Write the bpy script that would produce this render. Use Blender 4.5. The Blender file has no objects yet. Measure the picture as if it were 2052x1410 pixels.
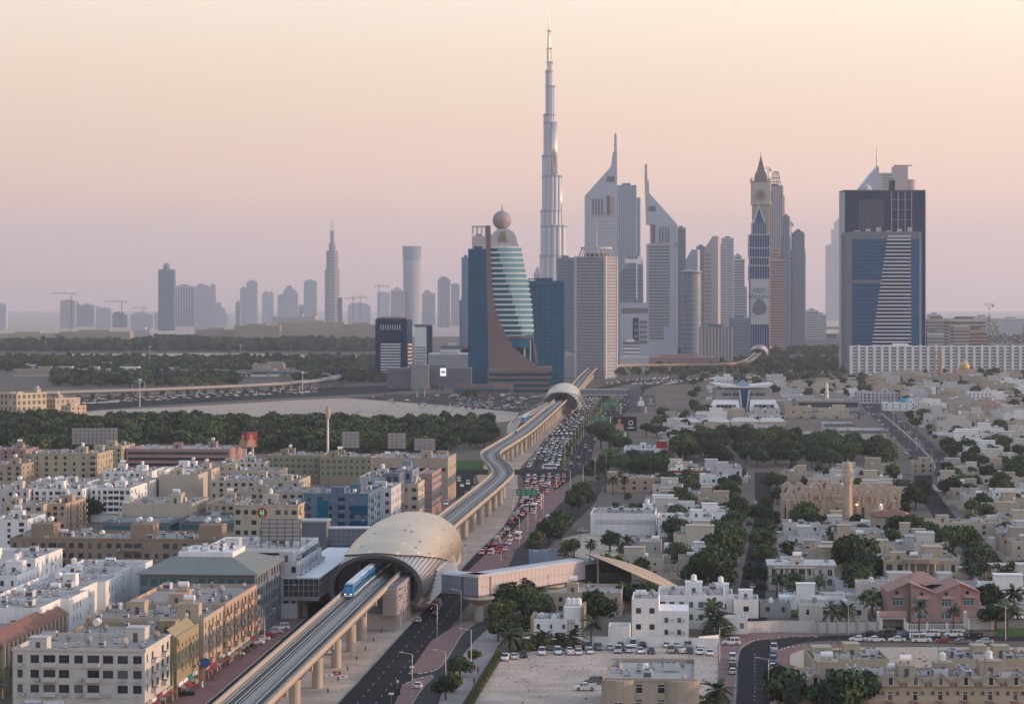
import bpy, math, random
from mathutils import Vector
R = math.radians
PI = math.pi
sc = bpy.context.scene
col = sc.collection
# ------------------------------------------------------------------ camera
F = 4900.0; H = 89.0; CX = 1026.0; HY = 608.0      # focal length in photo pixels, eye height (m), principal column, horizon row
cd = bpy.data.cameras.new('camera'); cam = bpy.data.objects.new('camera', cd); col.objects.link(cam)
cam.location = (0, 0, H); cam.rotation_euler = (R(90), 0, 0)
cd.sensor_width = 36; cd.sensor_fit = 'HORIZONTAL'; cd.lens = F / 2052 * 36
cd.shift_y = -(705 - HY) / 2052; cd.clip_start = 1; cd.clip_end = 60000
sc.camera = cam
# ------------------------------------------------------------------ sky
SUN_EL, SUN_AZ = 6.0, 92.0                        # degrees; azimuth measured from the view direction (+Y) to the right
sd = Vector((math.sin(R(SUN_AZ)) * math.cos(R(SUN_EL)), math.cos(R(SUN_AZ)) * math.cos(R(SUN_EL)), math.sin(R(SUN_EL))))
w = bpy.data.worlds.new('World'); sc.world = w; w.use_nodes = True
nt = w.node_tree; nt.nodes.clear()
def N(t, **k):
    n = nt.nodes.new(t)
    for a, b in k.items(): setattr(n, a, b)
    return n
out = N('ShaderNodeOutputWorld'); bg = N('ShaderNodeBackground')
sky = N('ShaderNodeTexSky', sky_type='NISHITA'); sky.sun_disc = False
sky.sun_elevation = R(SUN_EL); sky.sun_rotation = R(SUN_AZ); sky.dust_density = 3.0; sky.air_density = 1.2; sky.ozone_density = 1.5
tc = N('ShaderNodeTexCoord'); sx = N('ShaderNodeSeparateXYZ'); nt.links.new(tc.outputs['Generated'], sx.inputs[0])
rm = N('ShaderNodeValToRGB'); cr = rm.color_ramp         # dusty evening air above the horizon, by sine of elevation
SKY = [(0.0, (.60, .41, .375)), (.02, (.80, .505, .405)), (.045, (.90, .575, .435)), (.07, (.84, .57, .445)), (.095, (.83, .61, .485)), (.125, (.86, .705, .58)), (.20, (.74, .73, .75)), (.42, (.46, .54, .69)), (1.0, (.28, .365, .55))]
cr.elements[0].position = SKY[0][0]; cr.elements[0].color = (*SKY[0][1], 1)
cr.elements[1].position = SKY[-1][0]; cr.elements[1].color = (*SKY[-1][1], 1)
for p, c in SKY[1:-1]:
    e = cr.elements.new(p); e.color = (*c, 1)
nt.links.new(sx.outputs['Z'], rm.inputs[0])
# the sky is warmer and brighter towards the low sun on the right
mr = N('ShaderNodeMapRange'); mr.inputs[1].default_value = -1; mr.inputs[2].default_value = 1
mr.inputs[3].default_value = .56; mr.inputs[4].default_value = 1.50; nt.links.new(sx.outputs['X'], mr.inputs[0])
mu = N('ShaderNodeVectorMath', operation='SCALE'); nt.links.new(rm.outputs[0], mu.inputs[0]); nt.links.new(mr.outputs[0], mu.inputs[3])
s1 = N('ShaderNodeVectorMath', operation='SCALE'); s1.inputs[3].default_value = .10; nt.links.new(sky.outputs[0], s1.inputs[0])
ad = N('ShaderNodeVectorMath', operation='ADD'); nt.links.new(mu.outputs[0], ad.inputs[0]); nt.links.new(s1.outputs[0], ad.inputs[1])
nt.links.new(ad.outputs[0], bg.inputs[0]); bg.inputs[1].default_value = 1.15; nt.links.new(bg.outputs[0], out.inputs[0])
# ------------------------------------------------------------------ sun
sl = bpy.data.lights.new('sun', 'SUN'); sl.energy = 3.6; sl.angle = R(1.5); sl.color = (1.0, .62, .38)
so = bpy.data.objects.new('sun', sl); col.objects.link(so); so.rotation_euler = (-sd).to_track_quat('-Z', 'Y').to_euler(); so.location = (3000, 0, 600)
# ------------------------------------------------------------------ picture
sc.view_settings.view_transform = 'Standard'; sc.view_settings.look = 'None'; sc.view_settings.exposure = 0.0; sc.view_settings.gamma = 1
cy = sc.cycles; cy.max_bounces = 6; cy.diffuse_bounces = 2; cy.glossy_bounces = 2; cy.transmission_bounces = 2; cy.volume_bounces = 1
cy.use_denoising = True; cy.caustics_reflective = False; cy.caustics_refractive = False
random.seed(7)
rnd = random.random
def ru(a, b): return a + (b - a) * rnd()
# ------------------------------------------------------------------ pixel <-> place
def gp(px, py, z=0.0):
    Y = (H - z) * F / (py - HY); return ((px - CX) * Y / F, Y)
def gx(px, Y): return (px - CX) * Y / F
def gz(py, Y): return H - (py - HY) * Y / F
ORD = ['zeroth', 'first', 'second', 'third', 'fourth', 'fifth', 'sixth', 'seventh', 'eighth', 'ninth', 'tenth', 'eleventh', 'twelfth', 'thirteenth', 'fourteenth', 'fifteenth', 'sixteenth', 'seventeenth', 'eighteenth', 'nineteenth', 'twentieth']
TENS = ['', '', 'twenty', 'thirty', 'forty', 'fifty', 'sixty', 'seventy', 'eighty', 'ninety']
def od(n):
    if n <= 20: return ORD[n]
    if n < 100: return (TENS[n // 10][:-1] + 'ieth') if n % 10 == 0 else TENS[n // 10] + '-' + ORD[n % 10]
    return '%dth' % n
# ------------------------------------------------------------------ materials
M = {}
def mat(name, c, rough=.8, var=.12, scale=.35, metal=0.0, streak=0.0, rand=0.0, emit=None, es=0.0, spec=.3, fine=0.0, alpha=None):
    m = bpy.data.materials.new(name); m.use_nodes = True; t = m.node_tree; nd = t.nodes; ln = t.links
    b = nd['Principled BSDF']; b.inputs['Roughness'].default_value = rough; b.inputs['Metallic'].default_value = metal
    b.inputs['Specular IOR Level'].default_value = spec; b.inputs['Base Color'].default_value = (*c, 1)
    def math_(op, a, bb):
        n = nd.new('ShaderNodeMath'); n.operation = op
        for i, q in enumerate((a, bb)):
            if isinstance(q, (int, float)): n.inputs[i].default_value = q
            else: ln.new(q, n.inputs[i])
        return n.outputs[0]
    fac = None
    if var or streak or fine:
        g = nd.new('ShaderNodeNewGeometry')
    if var:
        x = nd.new('ShaderNodeTexNoise'); x.inputs['Scale'].default_value = scale; x.inputs['Detail'].default_value = 4; x.inputs['Roughness'].default_value = .65
        ln.new(g.outputs['Position'], x.inputs['Vector'])
        fac = math_('MULTIPLY_ADD', x.outputs['Fac'], var * 2.4); fac.node.inputs[2].default_value = 1 - var * 1.2
    if streak:
        mp = nd.new('ShaderNodeMapping'); mp.inputs['Scale'].default_value = (1.3, 1.3, .09); ln.new(g.outputs['Position'], mp.inputs[0])
        y = nd.new('ShaderNodeTexNoise'); y.inputs['Scale'].default_value = 1.0; y.inputs['Detail'].default_value = 3; ln.new(mp.outputs[0], y.inputs['Vector'])
        f2 = math_('MULTIPLY_ADD', y.outputs['Fac'], streak * 2.2); f2.node.inputs[2].default_value = 1 - streak * 1.1
        fac = math_('MULTIPLY', fac, f2) if fac else f2
    if fine:
        z = nd.new('ShaderNodeTexNoise'); z.inputs['Scale'].default_value = scale * 14; z.inputs['Detail'].default_value = 2; ln.new(g.outputs['Position'], z.inputs['Vector'])
        f3 = math_('MULTIPLY_ADD', z.outputs['Fac'], fine * 2.2); f3.node.inputs[2].default_value = 1 - fine * 1.1
        fac = math_('MULTIPLY', fac, f3) if fac else f3
    if rand:
        oi = nd.new('ShaderNodeObjectInfo')
        f4 = math_('MULTIPLY_ADD', oi.outputs['Random'], rand * 2); f4.node.inputs[2].default_value = 1 - rand
        fac = math_('MULTIPLY', fac, f4) if fac else f4
    if fac is not None:
        v = nd.new('ShaderNodeVectorMath'); v.operation = 'SCALE'; v.inputs[0].default_value = c; ln.new(fac, v.inputs[3])
        ln.new(v.outputs[0], b.inputs['Base Color'])
    if emit: b.inputs['Emission Color'].default_value = (*emit, 1); b.inputs['Emission Strength'].default_value = es
    M[name] = m; return m
W = dict(streak=.17, var=.14, scale=.22, rough=.85)
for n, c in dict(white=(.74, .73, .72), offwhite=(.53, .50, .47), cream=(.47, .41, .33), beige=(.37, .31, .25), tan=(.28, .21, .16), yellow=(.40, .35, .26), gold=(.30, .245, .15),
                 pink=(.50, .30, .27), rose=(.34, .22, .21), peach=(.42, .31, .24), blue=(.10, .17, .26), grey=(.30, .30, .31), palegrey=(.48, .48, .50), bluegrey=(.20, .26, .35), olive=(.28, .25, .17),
                 brown=(.17, .13, .11), concrete=(.40, .37, .34), granite=(.20, .145, .145), greenroof=(.19, .215, .205), sandwall=(.43, .35, .27), maroon=(.22, .05, .06), teal=(.12, .27, .27), mosque=(.45, .34, .26), slate=(.15, .17, .20),
                 ).items(): mat(n, c, **W)
mat('roof', (.32, .285, .25), .9, .22, .3, fine=.2); mat('roofpale', (.42, .385, .35), .9, .22, .3, fine=.2); mat('roofgrey', (.25, .245, .245), .9, .2, .3, fine=.2)
mat('tile', (.22, .11, .085), .85, .2, .5, fine=.3); mat('tilepale', (.36, .21, .17), .85, .2, .5, fine=.3)
mat('glass', (.035, .042, .055), .12, 0, spec=.6, rand=.6); mat('glassblue', (.002, .075, .17), .12, .5, .075, spec=.14); mat('glassteal', (.002, .12, .20), .12, .5, .075, spec=.14)  # tower glass: coarse noise paints mottled reflections into the blue, teal, navy, royal colours
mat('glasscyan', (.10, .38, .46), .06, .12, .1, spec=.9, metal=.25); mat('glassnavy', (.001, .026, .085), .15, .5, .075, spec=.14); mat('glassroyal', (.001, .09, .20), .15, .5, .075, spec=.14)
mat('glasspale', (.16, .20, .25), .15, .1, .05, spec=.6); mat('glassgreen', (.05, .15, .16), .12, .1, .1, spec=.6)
def curtains(m):
    t = m.node_tree; oi = t.nodes.new('ShaderNodeObjectInfo'); cr_ = t.nodes.new('ShaderNodeValToRGB'); cr_.color_ramp.interpolation = 'CONSTANT'; e = cr_.color_ramp.elements; e[0].color = (.02, .025, .034, 1); e[1].position = .35; e[1].color = (.05, .056, .066, 1)
    for p, c in ((.6, (.03, .036, .045)), (.78, (.12, .12, .12)), (.87, (.24, .21, .17)), (.94, (.06, .065, .07))): q = e.new(p); q.color = (*c, 1)
    t.links.new(oi.outputs['Random'], cr_.inputs[0]); t.links.new(cr_.outputs[0], t.nodes['Principled BSDF'].inputs['Base Color'])
curtains(M['glass'])
mat('frame', (.55, .53, .50), .6, 0); mat('framedark', (.10, .09, .08), .6, 0); mat('metal', (.42, .42, .43), .45, .08, .3, metal=.5); mat('metaldark', (.10, .10, .11), .5, .1, .3); mat('steelwhite', (.68, .68, .69), .5, .06, .3)
mat('ribbed', (.38, .37, .37), .4, .08, .4, metal=.6)
mat('shellgold', (.54, .44, .33), .34, .14, .10, metal=.65, fine=.10); mat('shelldark', (.10, .09, .08), .3, .1); mat('shellpale', (.70, .63, .52), .4, .05)
mat('viaduct', (.41, .355, .30), .8, .08, .2, streak=.12); mat('trackbed', (.085, .08, .078), .9, .2, .4, fine=.2); mat('rail', (.55, .52, .50), .28, .1, .3, metal=.8); mat('trackwalk', (.34, .31, .28), .9, .15, .4)
mat('asphalt', (.030, .030, .034), .9, .42, .09, fine=.3, spec=.04); mat('asphaltpale', (.06, .058, .058), .9, .42, .09, fine=.3, spec=.04); mat('marking', (.40, .395, .375), .8, .45, 1.0); mat('kerbdark', (.06, .06, .06), .8, .1)
mat('paving', (.24, .15, .14), .9, .18, .12, fine=.12, spec=.04); mat('pavinggrey', (.32, .28, .26), .9, .18, .12, fine=.12, spec=.04); mat('sand', (.46, .37, .30), .95, .22, .05, fine=.35, spec=.04); mat('sandpale', (.50, .40, .325), .95, .5, .09, fine=.42, spec=.04); mat('lawn', (.055, .105, .03), .95, .25, .1, fine=.2, spec=.04); mat('earth', (.17, .14, .115), .95, .35, .012, fine=.2, spec=.04)
for n, c in dict(leaf=(.050, .080, .034), leafdark=(.032, .055, .030), leafolive=(.105, .112, .036), leafpale=(.080, .112, .045), palmleaf=(.055, .074, .040)).items():
    mat(n, c, .8, .35, .8, rand=.35, spec=.15)
mat('bark', (.10, .075, .055), .95, .2, 2)
for n, c, ro in [('pwhite', (.72, .72, .72), .3), ('psilver', (.40, .41, .43), .3), ('pgrey', (.14, .145, .155), .3), ('pblack', (.015, .015, .018), .25), ('pred', (.28, .02, .02), .3), ('pblue', (.04, .08, .20), .3), ('pgold', (.40, .32, .20), .3), ('pyellow', (.65, .42, .03), .4), ('porange', (.55, .17, .04), .4), ('psky', (.18, .38, .55), .4)]:
    mat(n, c, ro, 0, spec=.5)
mat('tyre', (.02, .02, .02), .8, 0); mat('rim', (.35, .35, .36), .4, 0, metal=.6); mat('carglass', (.015, .018, .022), .08, 0, spec=.7)
mat('headlight', (.8, .8, .78), .2, 0); mat('taillight', (.35, .02, .02), .3, 0); mat('headlit', (.9, .9, .8), .2, 0, emit=(1, .9, .72), es=1.4); mat('taillit', (.5, .03, .02), .3, 0, emit=(1, .05, .03), es=1.5)
mat('skin', (.32, .18, .11), .7, 0); mat('hair', (.015, .012, .01), .8, 0)
for n, c in dict(cwhite=(.75, .75, .75), cblack=(.015, .015, .018), cred=(.40, .03, .04), cblue=(.05, .09, .22), cgrey=(.2, .2, .21), cbrown=(.16, .10, .07)).items(): mat(n, c, .9, 0)
mat('signgreen', (.01, .20, .12), .5, .05); mat('signblue', (.02, .08, .30), .5, 0); mat('signred', (.35, .02, .03), .5, 0); mat('adred', (.30, .05, .05), .6, .1, .3); mat('addark', (.035, .02, .03), .6, .1, .3); mat('adpale', (.46, .50, .53), .6, .12, .2); mat('skinad', (.45, .28, .22), .7, .1)
mat('lampglow', (1, .8, .5), .5, 0, emit=(1, .62, .25), es=5); mat('neongreen', (.02, .4, .1), .5, 0, emit=(.02, .9, .25), es=.9); mat('screenlit', (.8, .8, .9), .5, 0, emit=(.85, .85, 1), es=1.0)
mat('trainblue', (.03, .19, .40), .3, 0, spec=.5); mat('trainwhite', (.62, .66, .70), .35, .05); mat('burj', (.85, .68, .52), .27, .06, .03, metal=.9); mat('burjlight', (.52, .52, .55), .3, .06, .03, metal=.5); mat('alu', (.40, .44, .52), .45, .05, .02, metal=.2); mat('alupink', (.46, .40, .41), .5, .05, .02)
mat('golden', (.60, .38, .16), .5, .1, .3); mat('turquoise', (.05, .30, .42), .5, .1)
# ------------------------------------------------------------------ mesh building
class MB:
    def __init__(s): s.v = []; s.f = []; s.m = []
    def q(s, pts, mi=0):
        n = len(s.v); s.v += [tuple(p) for p in pts]; s.f.append(tuple(range(n, n + len(pts)))); s.m.append(mi)
    def box(s, x0, x1, y0, y1, z0, z1, mi=0, mt=None, bottom=True):
        n = len(s.v)
        s.v += [(x0, y0, z0), (x1, y0, z0), (x1, y1, z0), (x0, y1, z0), (x0, y0, z1), (x1, y0, z1), (x1, y1, z1), (x0, y1, z1)]
        fs = [(0, 1, 5, 4), (1, 2, 6, 5), (2, 3, 7, 6), (3, 0, 4, 7), (4, 5, 6, 7)] + ([(3, 2, 1, 0)] if bottom else [])
        s.f += [tuple(n + i for i in f) for f in fs]; s.m += [mi] * 4 + [mi if mt is None else mt] + ([mi] if bottom else [])
    def prism(s, poly, z0, z1, mi=0, mt=None, top=True, bot=False):
        n = len(s.v); k = len(poly)
        s.v += [(x, y, z0) for x, y in poly] + [(x, y, z1) for x, y in poly]
        for i in range(k):
            j = (i + 1) % k; s.f.append((n + i, n + j, n + k + j, n + k + i)); s.m.append(mi)
        if top: s.f.append(tuple(range(n + k, n + 2 * k))); s.m.append(mi if mt is None else mt)
        if bot: s.f.append(tuple(range(n + k - 1, n - 1, -1))); s.m.append(mi)
    def loft(s, rings, mi=0, closed=True, cap=True):
        n = len(s.v); k = len(rings[0])
        for r in rings: s.v += [tuple(p) for p in r]
        for a in range(len(rings) - 1):
            for i in range(k if closed else k - 1):
                j = (i + 1) % k; s.f.append((n + a * k + i, n + a * k + j, n + (a + 1) * k + j, n + (a + 1) * k + i)); s.m.append(mi)
        if cap and closed:
            s.f.append(tuple(n + i for i in range(k - 1, -1, -1))); s.m.append(mi)
            s.f.append(tuple(n + (len(rings) - 1) * k + i for i in range(k))); s.m.append(mi)
    def lathe(s, prof, n=12, cx=0, cy=0, mi=0, cap=True, a0=0.0):
        s.loft([[(cx + r * math.cos(a0 + 2 * PI * i / n), cy + r * math.sin(a0 + 2 * PI * i / n), z) for i in range(n)] for r, z in prof], mi, True, cap)
    def tube(s, p0, p1, r, n=4, mi=0, r1=None):
        p0 = Vector(p0); p1 = Vector(p1); d = (p1 - p0)
        if d.length < 1e-6: return
        d.normalize(); a = d.orthogonal().normalized(); b = d.cross(a); r1 = r if r1 is None else r1
        s.loft([[p + (a * math.cos(2 * PI * i / n) + b * math.sin(2 * PI * i / n)) * rr for i in range(n)] for p, rr in ((p0, r), (p1, r1))], mi)
    def mesh(s, name, mats, smooth=False):
        me = bpy.data.meshes.new(name); me.from_pydata(s.v, [], s.f)
        for m in mats: me.materials.append(M[m] if isinstance(m, str) else m)
        if len(mats) > 1: me.polygons.foreach_set('material_index', s.m)
        if smooth: me.polygons.foreach_set('use_smooth', [True] * len(s.f))
        me.update(); return me
    def build(s, name, mats, parent=None, loc=(0, 0, 0), rz=0.0, smooth=False):
        return ob(name, s.mesh(name, mats if isinstance(mats, (tuple, list)) else (mats,), smooth), parent, loc, rz)
def ob(name, me, parent=None, loc=(0, 0, 0), rz=0.0, scale=None):
    o = bpy.data.objects.new(name, me); col.objects.link(o)
    if parent is not None: o.parent = parent
    o.location = loc
    if rz: o.rotation_euler = (0, 0, rz)
    if scale is not None: o.scale = scale if not isinstance(scale, (int, float)) else (scale,) * 3
    return o
LABELS = {}
def tag(o, label, cat, group=None):
    if label in LABELS and not (group and LABELS[label] == group): print('DUPLABEL', label)
    LABELS[label] = group
    o['label'] = label; o['category'] = cat
    if group: o['group'] = group
    return o
def thing(name, label, cat, loc=(0, 0, 0), rz=0.0, group=None):
    return tag(ob(name, None, None, loc, rz), label, cat, group)
def struct(o): o['kind'] = 'structure'; return o
def stuff(o, label=None, cat=None):
    o['kind'] = 'stuff'
    if label: o['label'] = label
    if cat: o['category'] = cat
    return o
def text_mesh(s, size, mats, depth=.05):
    c = bpy.data.curves.new('lettering', 'FONT'); c.body = s; c.size = size; c.extrude = depth; c.align_x = 'CENTER'; c.resolution_u = 2
    o = bpy.data.objects.new('lettering', c); col.objects.link(o)
    me = bpy.data.meshes.new_from_object(o.evaluated_get(bpy.context.evaluated_depsgraph_get())); bpy.data.objects.remove(o); bpy.data.curves.remove(c)
    me.materials.clear(); me.materials.append(M[mats]); return me
OCC = []                                            # footprints already built on (x0, x1, y0, y1)
def occ(x0, x1, y0, y1): OCC.append((min(x0, x1), max(x0, x1), min(y0, y1), max(y0, y1)))
def free(x0, x1, y0, y1):
    return all(x1 <= a or x0 >= b or y1 <= c or y0 >= d for a, b, c, d in OCC)
YAW = -R(4.5)
def occ_obj(cx, cy, W_, D_, yaw=YAW):
    # footprint whose front-centre is (cx, cy), split into strips so that a turned box stays tight
    n = max(1, int(D_ / 12)); s, c = math.sin(-yaw), math.cos(yaw)
    for i in range(n):
        y0, y1 = D_ * i / n, D_ * (i + 1) / n
        occ(cx - W_ / 2 + y0 * s, cx + W_ / 2 + y1 * s, cy + y0 * c - W_ / 2 * abs(s), cy + y1 * c + W_ / 2 * abs(s))
# ================================================================== the setting: ground, roads, pavements
def spline(P, step=8.0):
    # Catmull-Rom through P = [(x, y, ...)], sampled about every step metres
    o = []; n = len(P)
    for i in range(n - 1):
        a, b, c, d = P[max(i - 1, 0)], P[i], P[i + 1], P[min(i + 2, n - 1)]
        k = max(1, int(math.hypot(c[0] - b[0], c[1] - b[1]) / step))
        for j in range(k):
            t = j / k
            o.append(tuple(.5 * (2 * q1 + (q2 - q0) * t + (2 * q0 - 5 * q1 + 4 * q2 - q3) * t * t + (3 * q1 - q0 - 3 * q2 + q3) * t ** 3) for q0, q1, q2, q3 in zip(a, b, c, d)))
    o.append(tuple(P[-1])); return o
def normals(P):
    o = []
    for i in range(len(P)):
        a, b = P[max(i - 1, 0)], P[min(i + 1, len(P) - 1)]; dx, dy = b[0] - a[0], b[1] - a[1]; l = math.hypot(dx, dy) or 1
        o.append((dy / l, -dx / l))                 # points to the right of travel
    return o
def strip(name, P, a, b, z, m, thick=0.0, parent=None, kind=True):
    nn = normals(P); mb = MB()
    for i in range(len(P) - 1):
        p = [(P[k][0] + nn[k][0] * o, P[k][1] + nn[k][1] * o) for k, o in ((i, a), (i, b), (i + 1, b), (i + 1, a))]
        mb.q([(x, y, z) for x, y in p])
        if thick:
            mb.q([(*p[0], z - thick), (*p[3], z - thick), (*p[3], z), (*p[0], z)]); mb.q([(*p[1], z - thick), (*p[2], z - thick), (*p[2], z), (*p[1], z)])
    o = mb.build(name, m, parent)
    return struct(o) if kind else o
def edges(name, rows, z, m):
    # a road given by its left and right edge at each distance: (Y, xl, xr)
    L = spline([(r[1], r[0]) for r in rows], 25); Rr = spline([(r[2], r[0]) for r in rows], 25); n = min(len(L), len(Rr)); mb = MB()
    L = [L[int(i * (len(L) - 1) / (n - 1))] for i in range(n)]; Rr = [Rr[int(i * (len(Rr) - 1) / (n - 1))] for i in range(n)]
    for i in range(n - 1): mb.q([(*L[i], z), (*Rr[i], z), (*Rr[i + 1], z), (*L[i + 1], z)])
    return struct(mb.build(name, m))
def patch(name, px, z, m, thick=0.0):
    P = [gp(x, y) for x, y in px]; mb = MB()
    if thick: mb.prism(P, z - thick, z)
    else: mb.q([(x, y, z) for x, y in P])
    return struct(mb.build(name, m))
g = MB(); g.q([(-6500, -300, 0), (6500, -300, 0), (6500, 28000, 0), (-6500, 28000, 0)]); struct(g.build('ground', 'earth'))

VP = [(-66, 250), (-51.5, 470), (-39.7, 648), (-36.7, 690), (-30, 770), (-23.4, 857), (-13.5, 977), (-6.8, 1060), (-4.2, 1110), (-6.5, 1165), (-10.2, 1215), (-10.6, 1265), (-5, 1330), (7.5, 1474), (23, 1700), (38, 1935), (49.5, 2110), (58, 2246), (75, 2560), (88, 2780), (99, 2920), (118, 3010), (150, 3055), (204, 3085), (262, 3112), (303, 3220), (340, 3460), (388, 3850), (492, 4600), (672, 5900), (860, 7200)]
VIA = spline(VP, 6.0)
def via_at(Y):
    for i in range(len(VIA) - 1):
        if VIA[i][1] <= Y <= VIA[i + 1][1]:
            t = (Y - VIA[i][1]) / (VIA[i + 1][1] - VIA[i][1]); return VIA[i][0] + t * (VIA[i + 1][0] - VIA[i][0])
    return VIA[0][0]
near = [p for p in VIA if p[1] < 1300]
strip('avenue_road', near, -21.5, -8.5, .05, 'asphalt')
strip('left_pavement', [p for p in VIA if p[1] < 1150], -31, -21.5, .17, 'paving', .2)
edges('median_ground', [(250, -74, -58), (544, -55, -38.9), (728, -41, -24.3), (860, -31, -13.8), (973, -22, -3.8), (1100, -12, 2.8), (1300, -18, 3.5), (1500, 0, 16), (1935, 28, 42), (2300, 50, 68)], .03, 'sandpale')
edges('main_road', [(250, -58.5, -46.5), (544, -38.6, -26.3), (728, -24, -12.5), (860, -13.5, -2.5), (973, -3.5, 6.8), (1100, 3, 14.5), (1160, 4.5, 20), (1230, 6, 29), (1275, 4, 34), (1310, 3, 40)], .05, 'asphalt')
edges('crossing_road', [(1272, -60, 95), (1290, -60, 100), (1312, -60, 95)], .054, 'asphalt')
edges('oncoming_road', [(1300, 4, 27), (1346, 8, 27), (1543, 18, 34.5), (1700, 28, 44), (1904, 42, 57), (2300, 69, 85), (2600, 92, 108), (2850, 150, 168)], .058, 'asphalt')
edges('outgoing_road', [(1300, 29, 42), (1346, 31, 43.5), (1543, 39, 52), (1700, 50, 64), (1904, 68, 84), (2300, 102, 120), (2600, 130, 148), (2850, 186, 206)], .058, 'asphalt')
edges('planted_median', [(1320, 27.3, 29.5), (1346, 27.3, 30.5), (1543, 34.8, 38.7), (1700, 44.3, 49.7), (1904, 57.3, 67.6), (2300, 85.4, 101.6)], .12, 'lawn')
struct(strip('highway', spline([(120, 2700), (178, 2850), (270, 2985), (365, 3120), (420, 3320), (470, 3800), (560, 4600), (730, 5900), (910, 7200)], 30), -34, 62, .05, 'asphaltpale'))
# right-hand pavements and service road near the camera
patch('brick_pavement', [(818, 1350), (864, 1284), (909, 1256), (960, 1236), (994, 1233), (960, 1245), (929, 1268), (905, 1305), (880, 1338), (850, 1348)], .17, 'paving', .2)
patch('brick_pavement', [(791, 1410), (806, 1374), (830, 1363), (868, 1354), (848, 1376), (826, 1410), (800, 1450), (765, 1450)], .17, 'paving', .2)
patch('service_road', [(768, 1450), (826, 1410), (848, 1376), (868, 1354), (818, 1358), (826, 1349), (880, 1338), (905, 1305), (929, 1268), (960, 1245), (994, 1233), (1012, 1215), (1012, 1150), (1035, 1100), (1075, 1066), (1120, 1010), (1180, 962), (1215, 965), (1190, 1010), (1135, 1062), (1075, 1120), (1050, 1160), (1040, 1215), (975, 1264), (940, 1300), (903, 1352), (880, 1410), (850, 1450)], .046, 'asphaltpale')
patch('footpath', [(850, 1450), (880, 1410), (903, 1352), (940, 1300), (975, 1264), (1040, 1215), (1046, 1230), (1000, 1290), (975, 1335), (940, 1410), (915, 1450)], .15, 'pavinggrey', .2)
patch('brick_footway', [(920, 1160), (985, 1100), (1040, 1052), (1092, 985), (1150, 975), (1182, 962), (1118, 1012), (1075, 1064), (1035, 1100), (1012, 1150), (1005, 1190)], .16, 'paving', .2)
patch('sandy_lot', [(1003, 1312), (1180, 1285), (1440, 1290), (1436, 1450), (920, 1450), (945, 1400)], .04, 'sandpale')
patch('sandy_plot', [(1128, 1078), (1180, 1066), (1296, 1068), (1290, 1100), (1200, 1125), (1130, 1110)], .04, 'sandpale')
patch('sand_field', [(60, 842), (200, 822), (420, 812), (600, 801), (760, 795), (900, 790), (1010, 800), (1046, 818), (1030, 842), (900, 858), (500, 862), (250, 858)], .03, 'sand')
patch('car_park', [(690, 797), (800, 789), (930, 788), (1060, 790), (1092, 800), (1040, 826), (930, 815)], .045, 'asphaltpale')
patch('highway_road', [(-40, 803), (130, 797), (400, 789), (670, 776), (900, 766), (1010, 758), (1010, 766), (900, 777), (740, 789), (560, 798), (300, 813), (130, 826), (-40, 834)], .05, 'asphalt')
patch('sand_strip', [(-30, 712), (200, 709), (420, 707), (700, 712), (760, 717), (400, 719), (200, 722), (-30, 723)], .03, 'sand')
g = MB(); g.q([(-6400, 6600, .05), (6400, 6600, .05), (6400, 27900, .05), (-6400, 27900, .05)]); struct(g.build('far_desert', 'sandpale'))
patch('far_sand', [(-30, 674), (760, 670), (760, 674), (-30, 679)], .03, 'sand')
patch('lawn', [(905, 945), (915, 924), (966, 922), (970, 944)], .05, 'lawn'); patch('lawn', [(1189, 932), (1205, 902), (1240, 899), (1236, 932)], .05, 'lawn'); patch('lawn', [(1216, 896), (1224, 864), (1262, 862), (1262, 892)], .05, 'lawn')
patch('lawn', [(0, 872), (0, 862), (75, 858), (72, 870)], .05, 'lawn')
# streets of the villa quarter
strip('villa_street', spline([(48, 500), (54, 545), (62, 625), (75, 762), (104, 1010), (122, 1188), (132, 1290)], 20), -4, 4, .05, 'asphalt')
strip('curved_street', spline([(53.5, 500), (57, 560), (60, 600), (64, 628), (74, 646), (92, 652), (130, 650), (190, 645)], 4), -4.6, 4.6, .056, 'asphalt')
strip('cross_street', spline([(150, 800), (164, 839), (172, 942), (197, 1160), (216, 1280), (236, 1340)], 20), -4.5, 4.5, .05, 'asphalt')
strip('divided_road', spline([(218, 1270), (240, 1400), (272, 1700), (302, 2010), (322, 2200)], 20), -10, 10, .054, 'asphaltpale')
strip('road_divider', spline([(222, 1290), (240, 1400), (272, 1700), (300, 1990)], 20), -.8, .8, .2, 'pavinggrey', .2)
patch('brick_walk', [(1436, 1450), (1440, 1290), (1470, 1268), (1632, 1268), (1640, 1276), (1560, 1277), (1510, 1284), (1484, 1300), (1476, 1340), (1470, 1450)], .14, 'paving', .2)
patch('brick_walk', [(1545, 1450), (1548, 1330), (1560, 1304), (1600, 1294), (1700, 1291), (1702, 1297), (1610, 1301), (1580, 1312), (1572, 1450)], .14, 'paving', .2)
patch('sandy_ground', [(1582, 1330), (1584, 1298), (1660, 1296), (2080, 1296), (2080, 1345), (1610, 1340)], .04, 'sand')
patch('lawn', [(1990, 1282), (1998, 1258), (2070, 1258), (2070, 1282)], .05, 'lawn'); patch('lawn', [(1578, 1236), (1584, 1221), (1606, 1221), (1604, 1236)], .05, 'lawn')
patch('parking_ground', [(1400, 828), (1600, 826), (1760, 822), (1720, 834), (1400, 842)], .05, 'asphaltpale')
R_ = random.Random(19); mb = MB()                    # scrub, stones and litter on the bare sand
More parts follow.
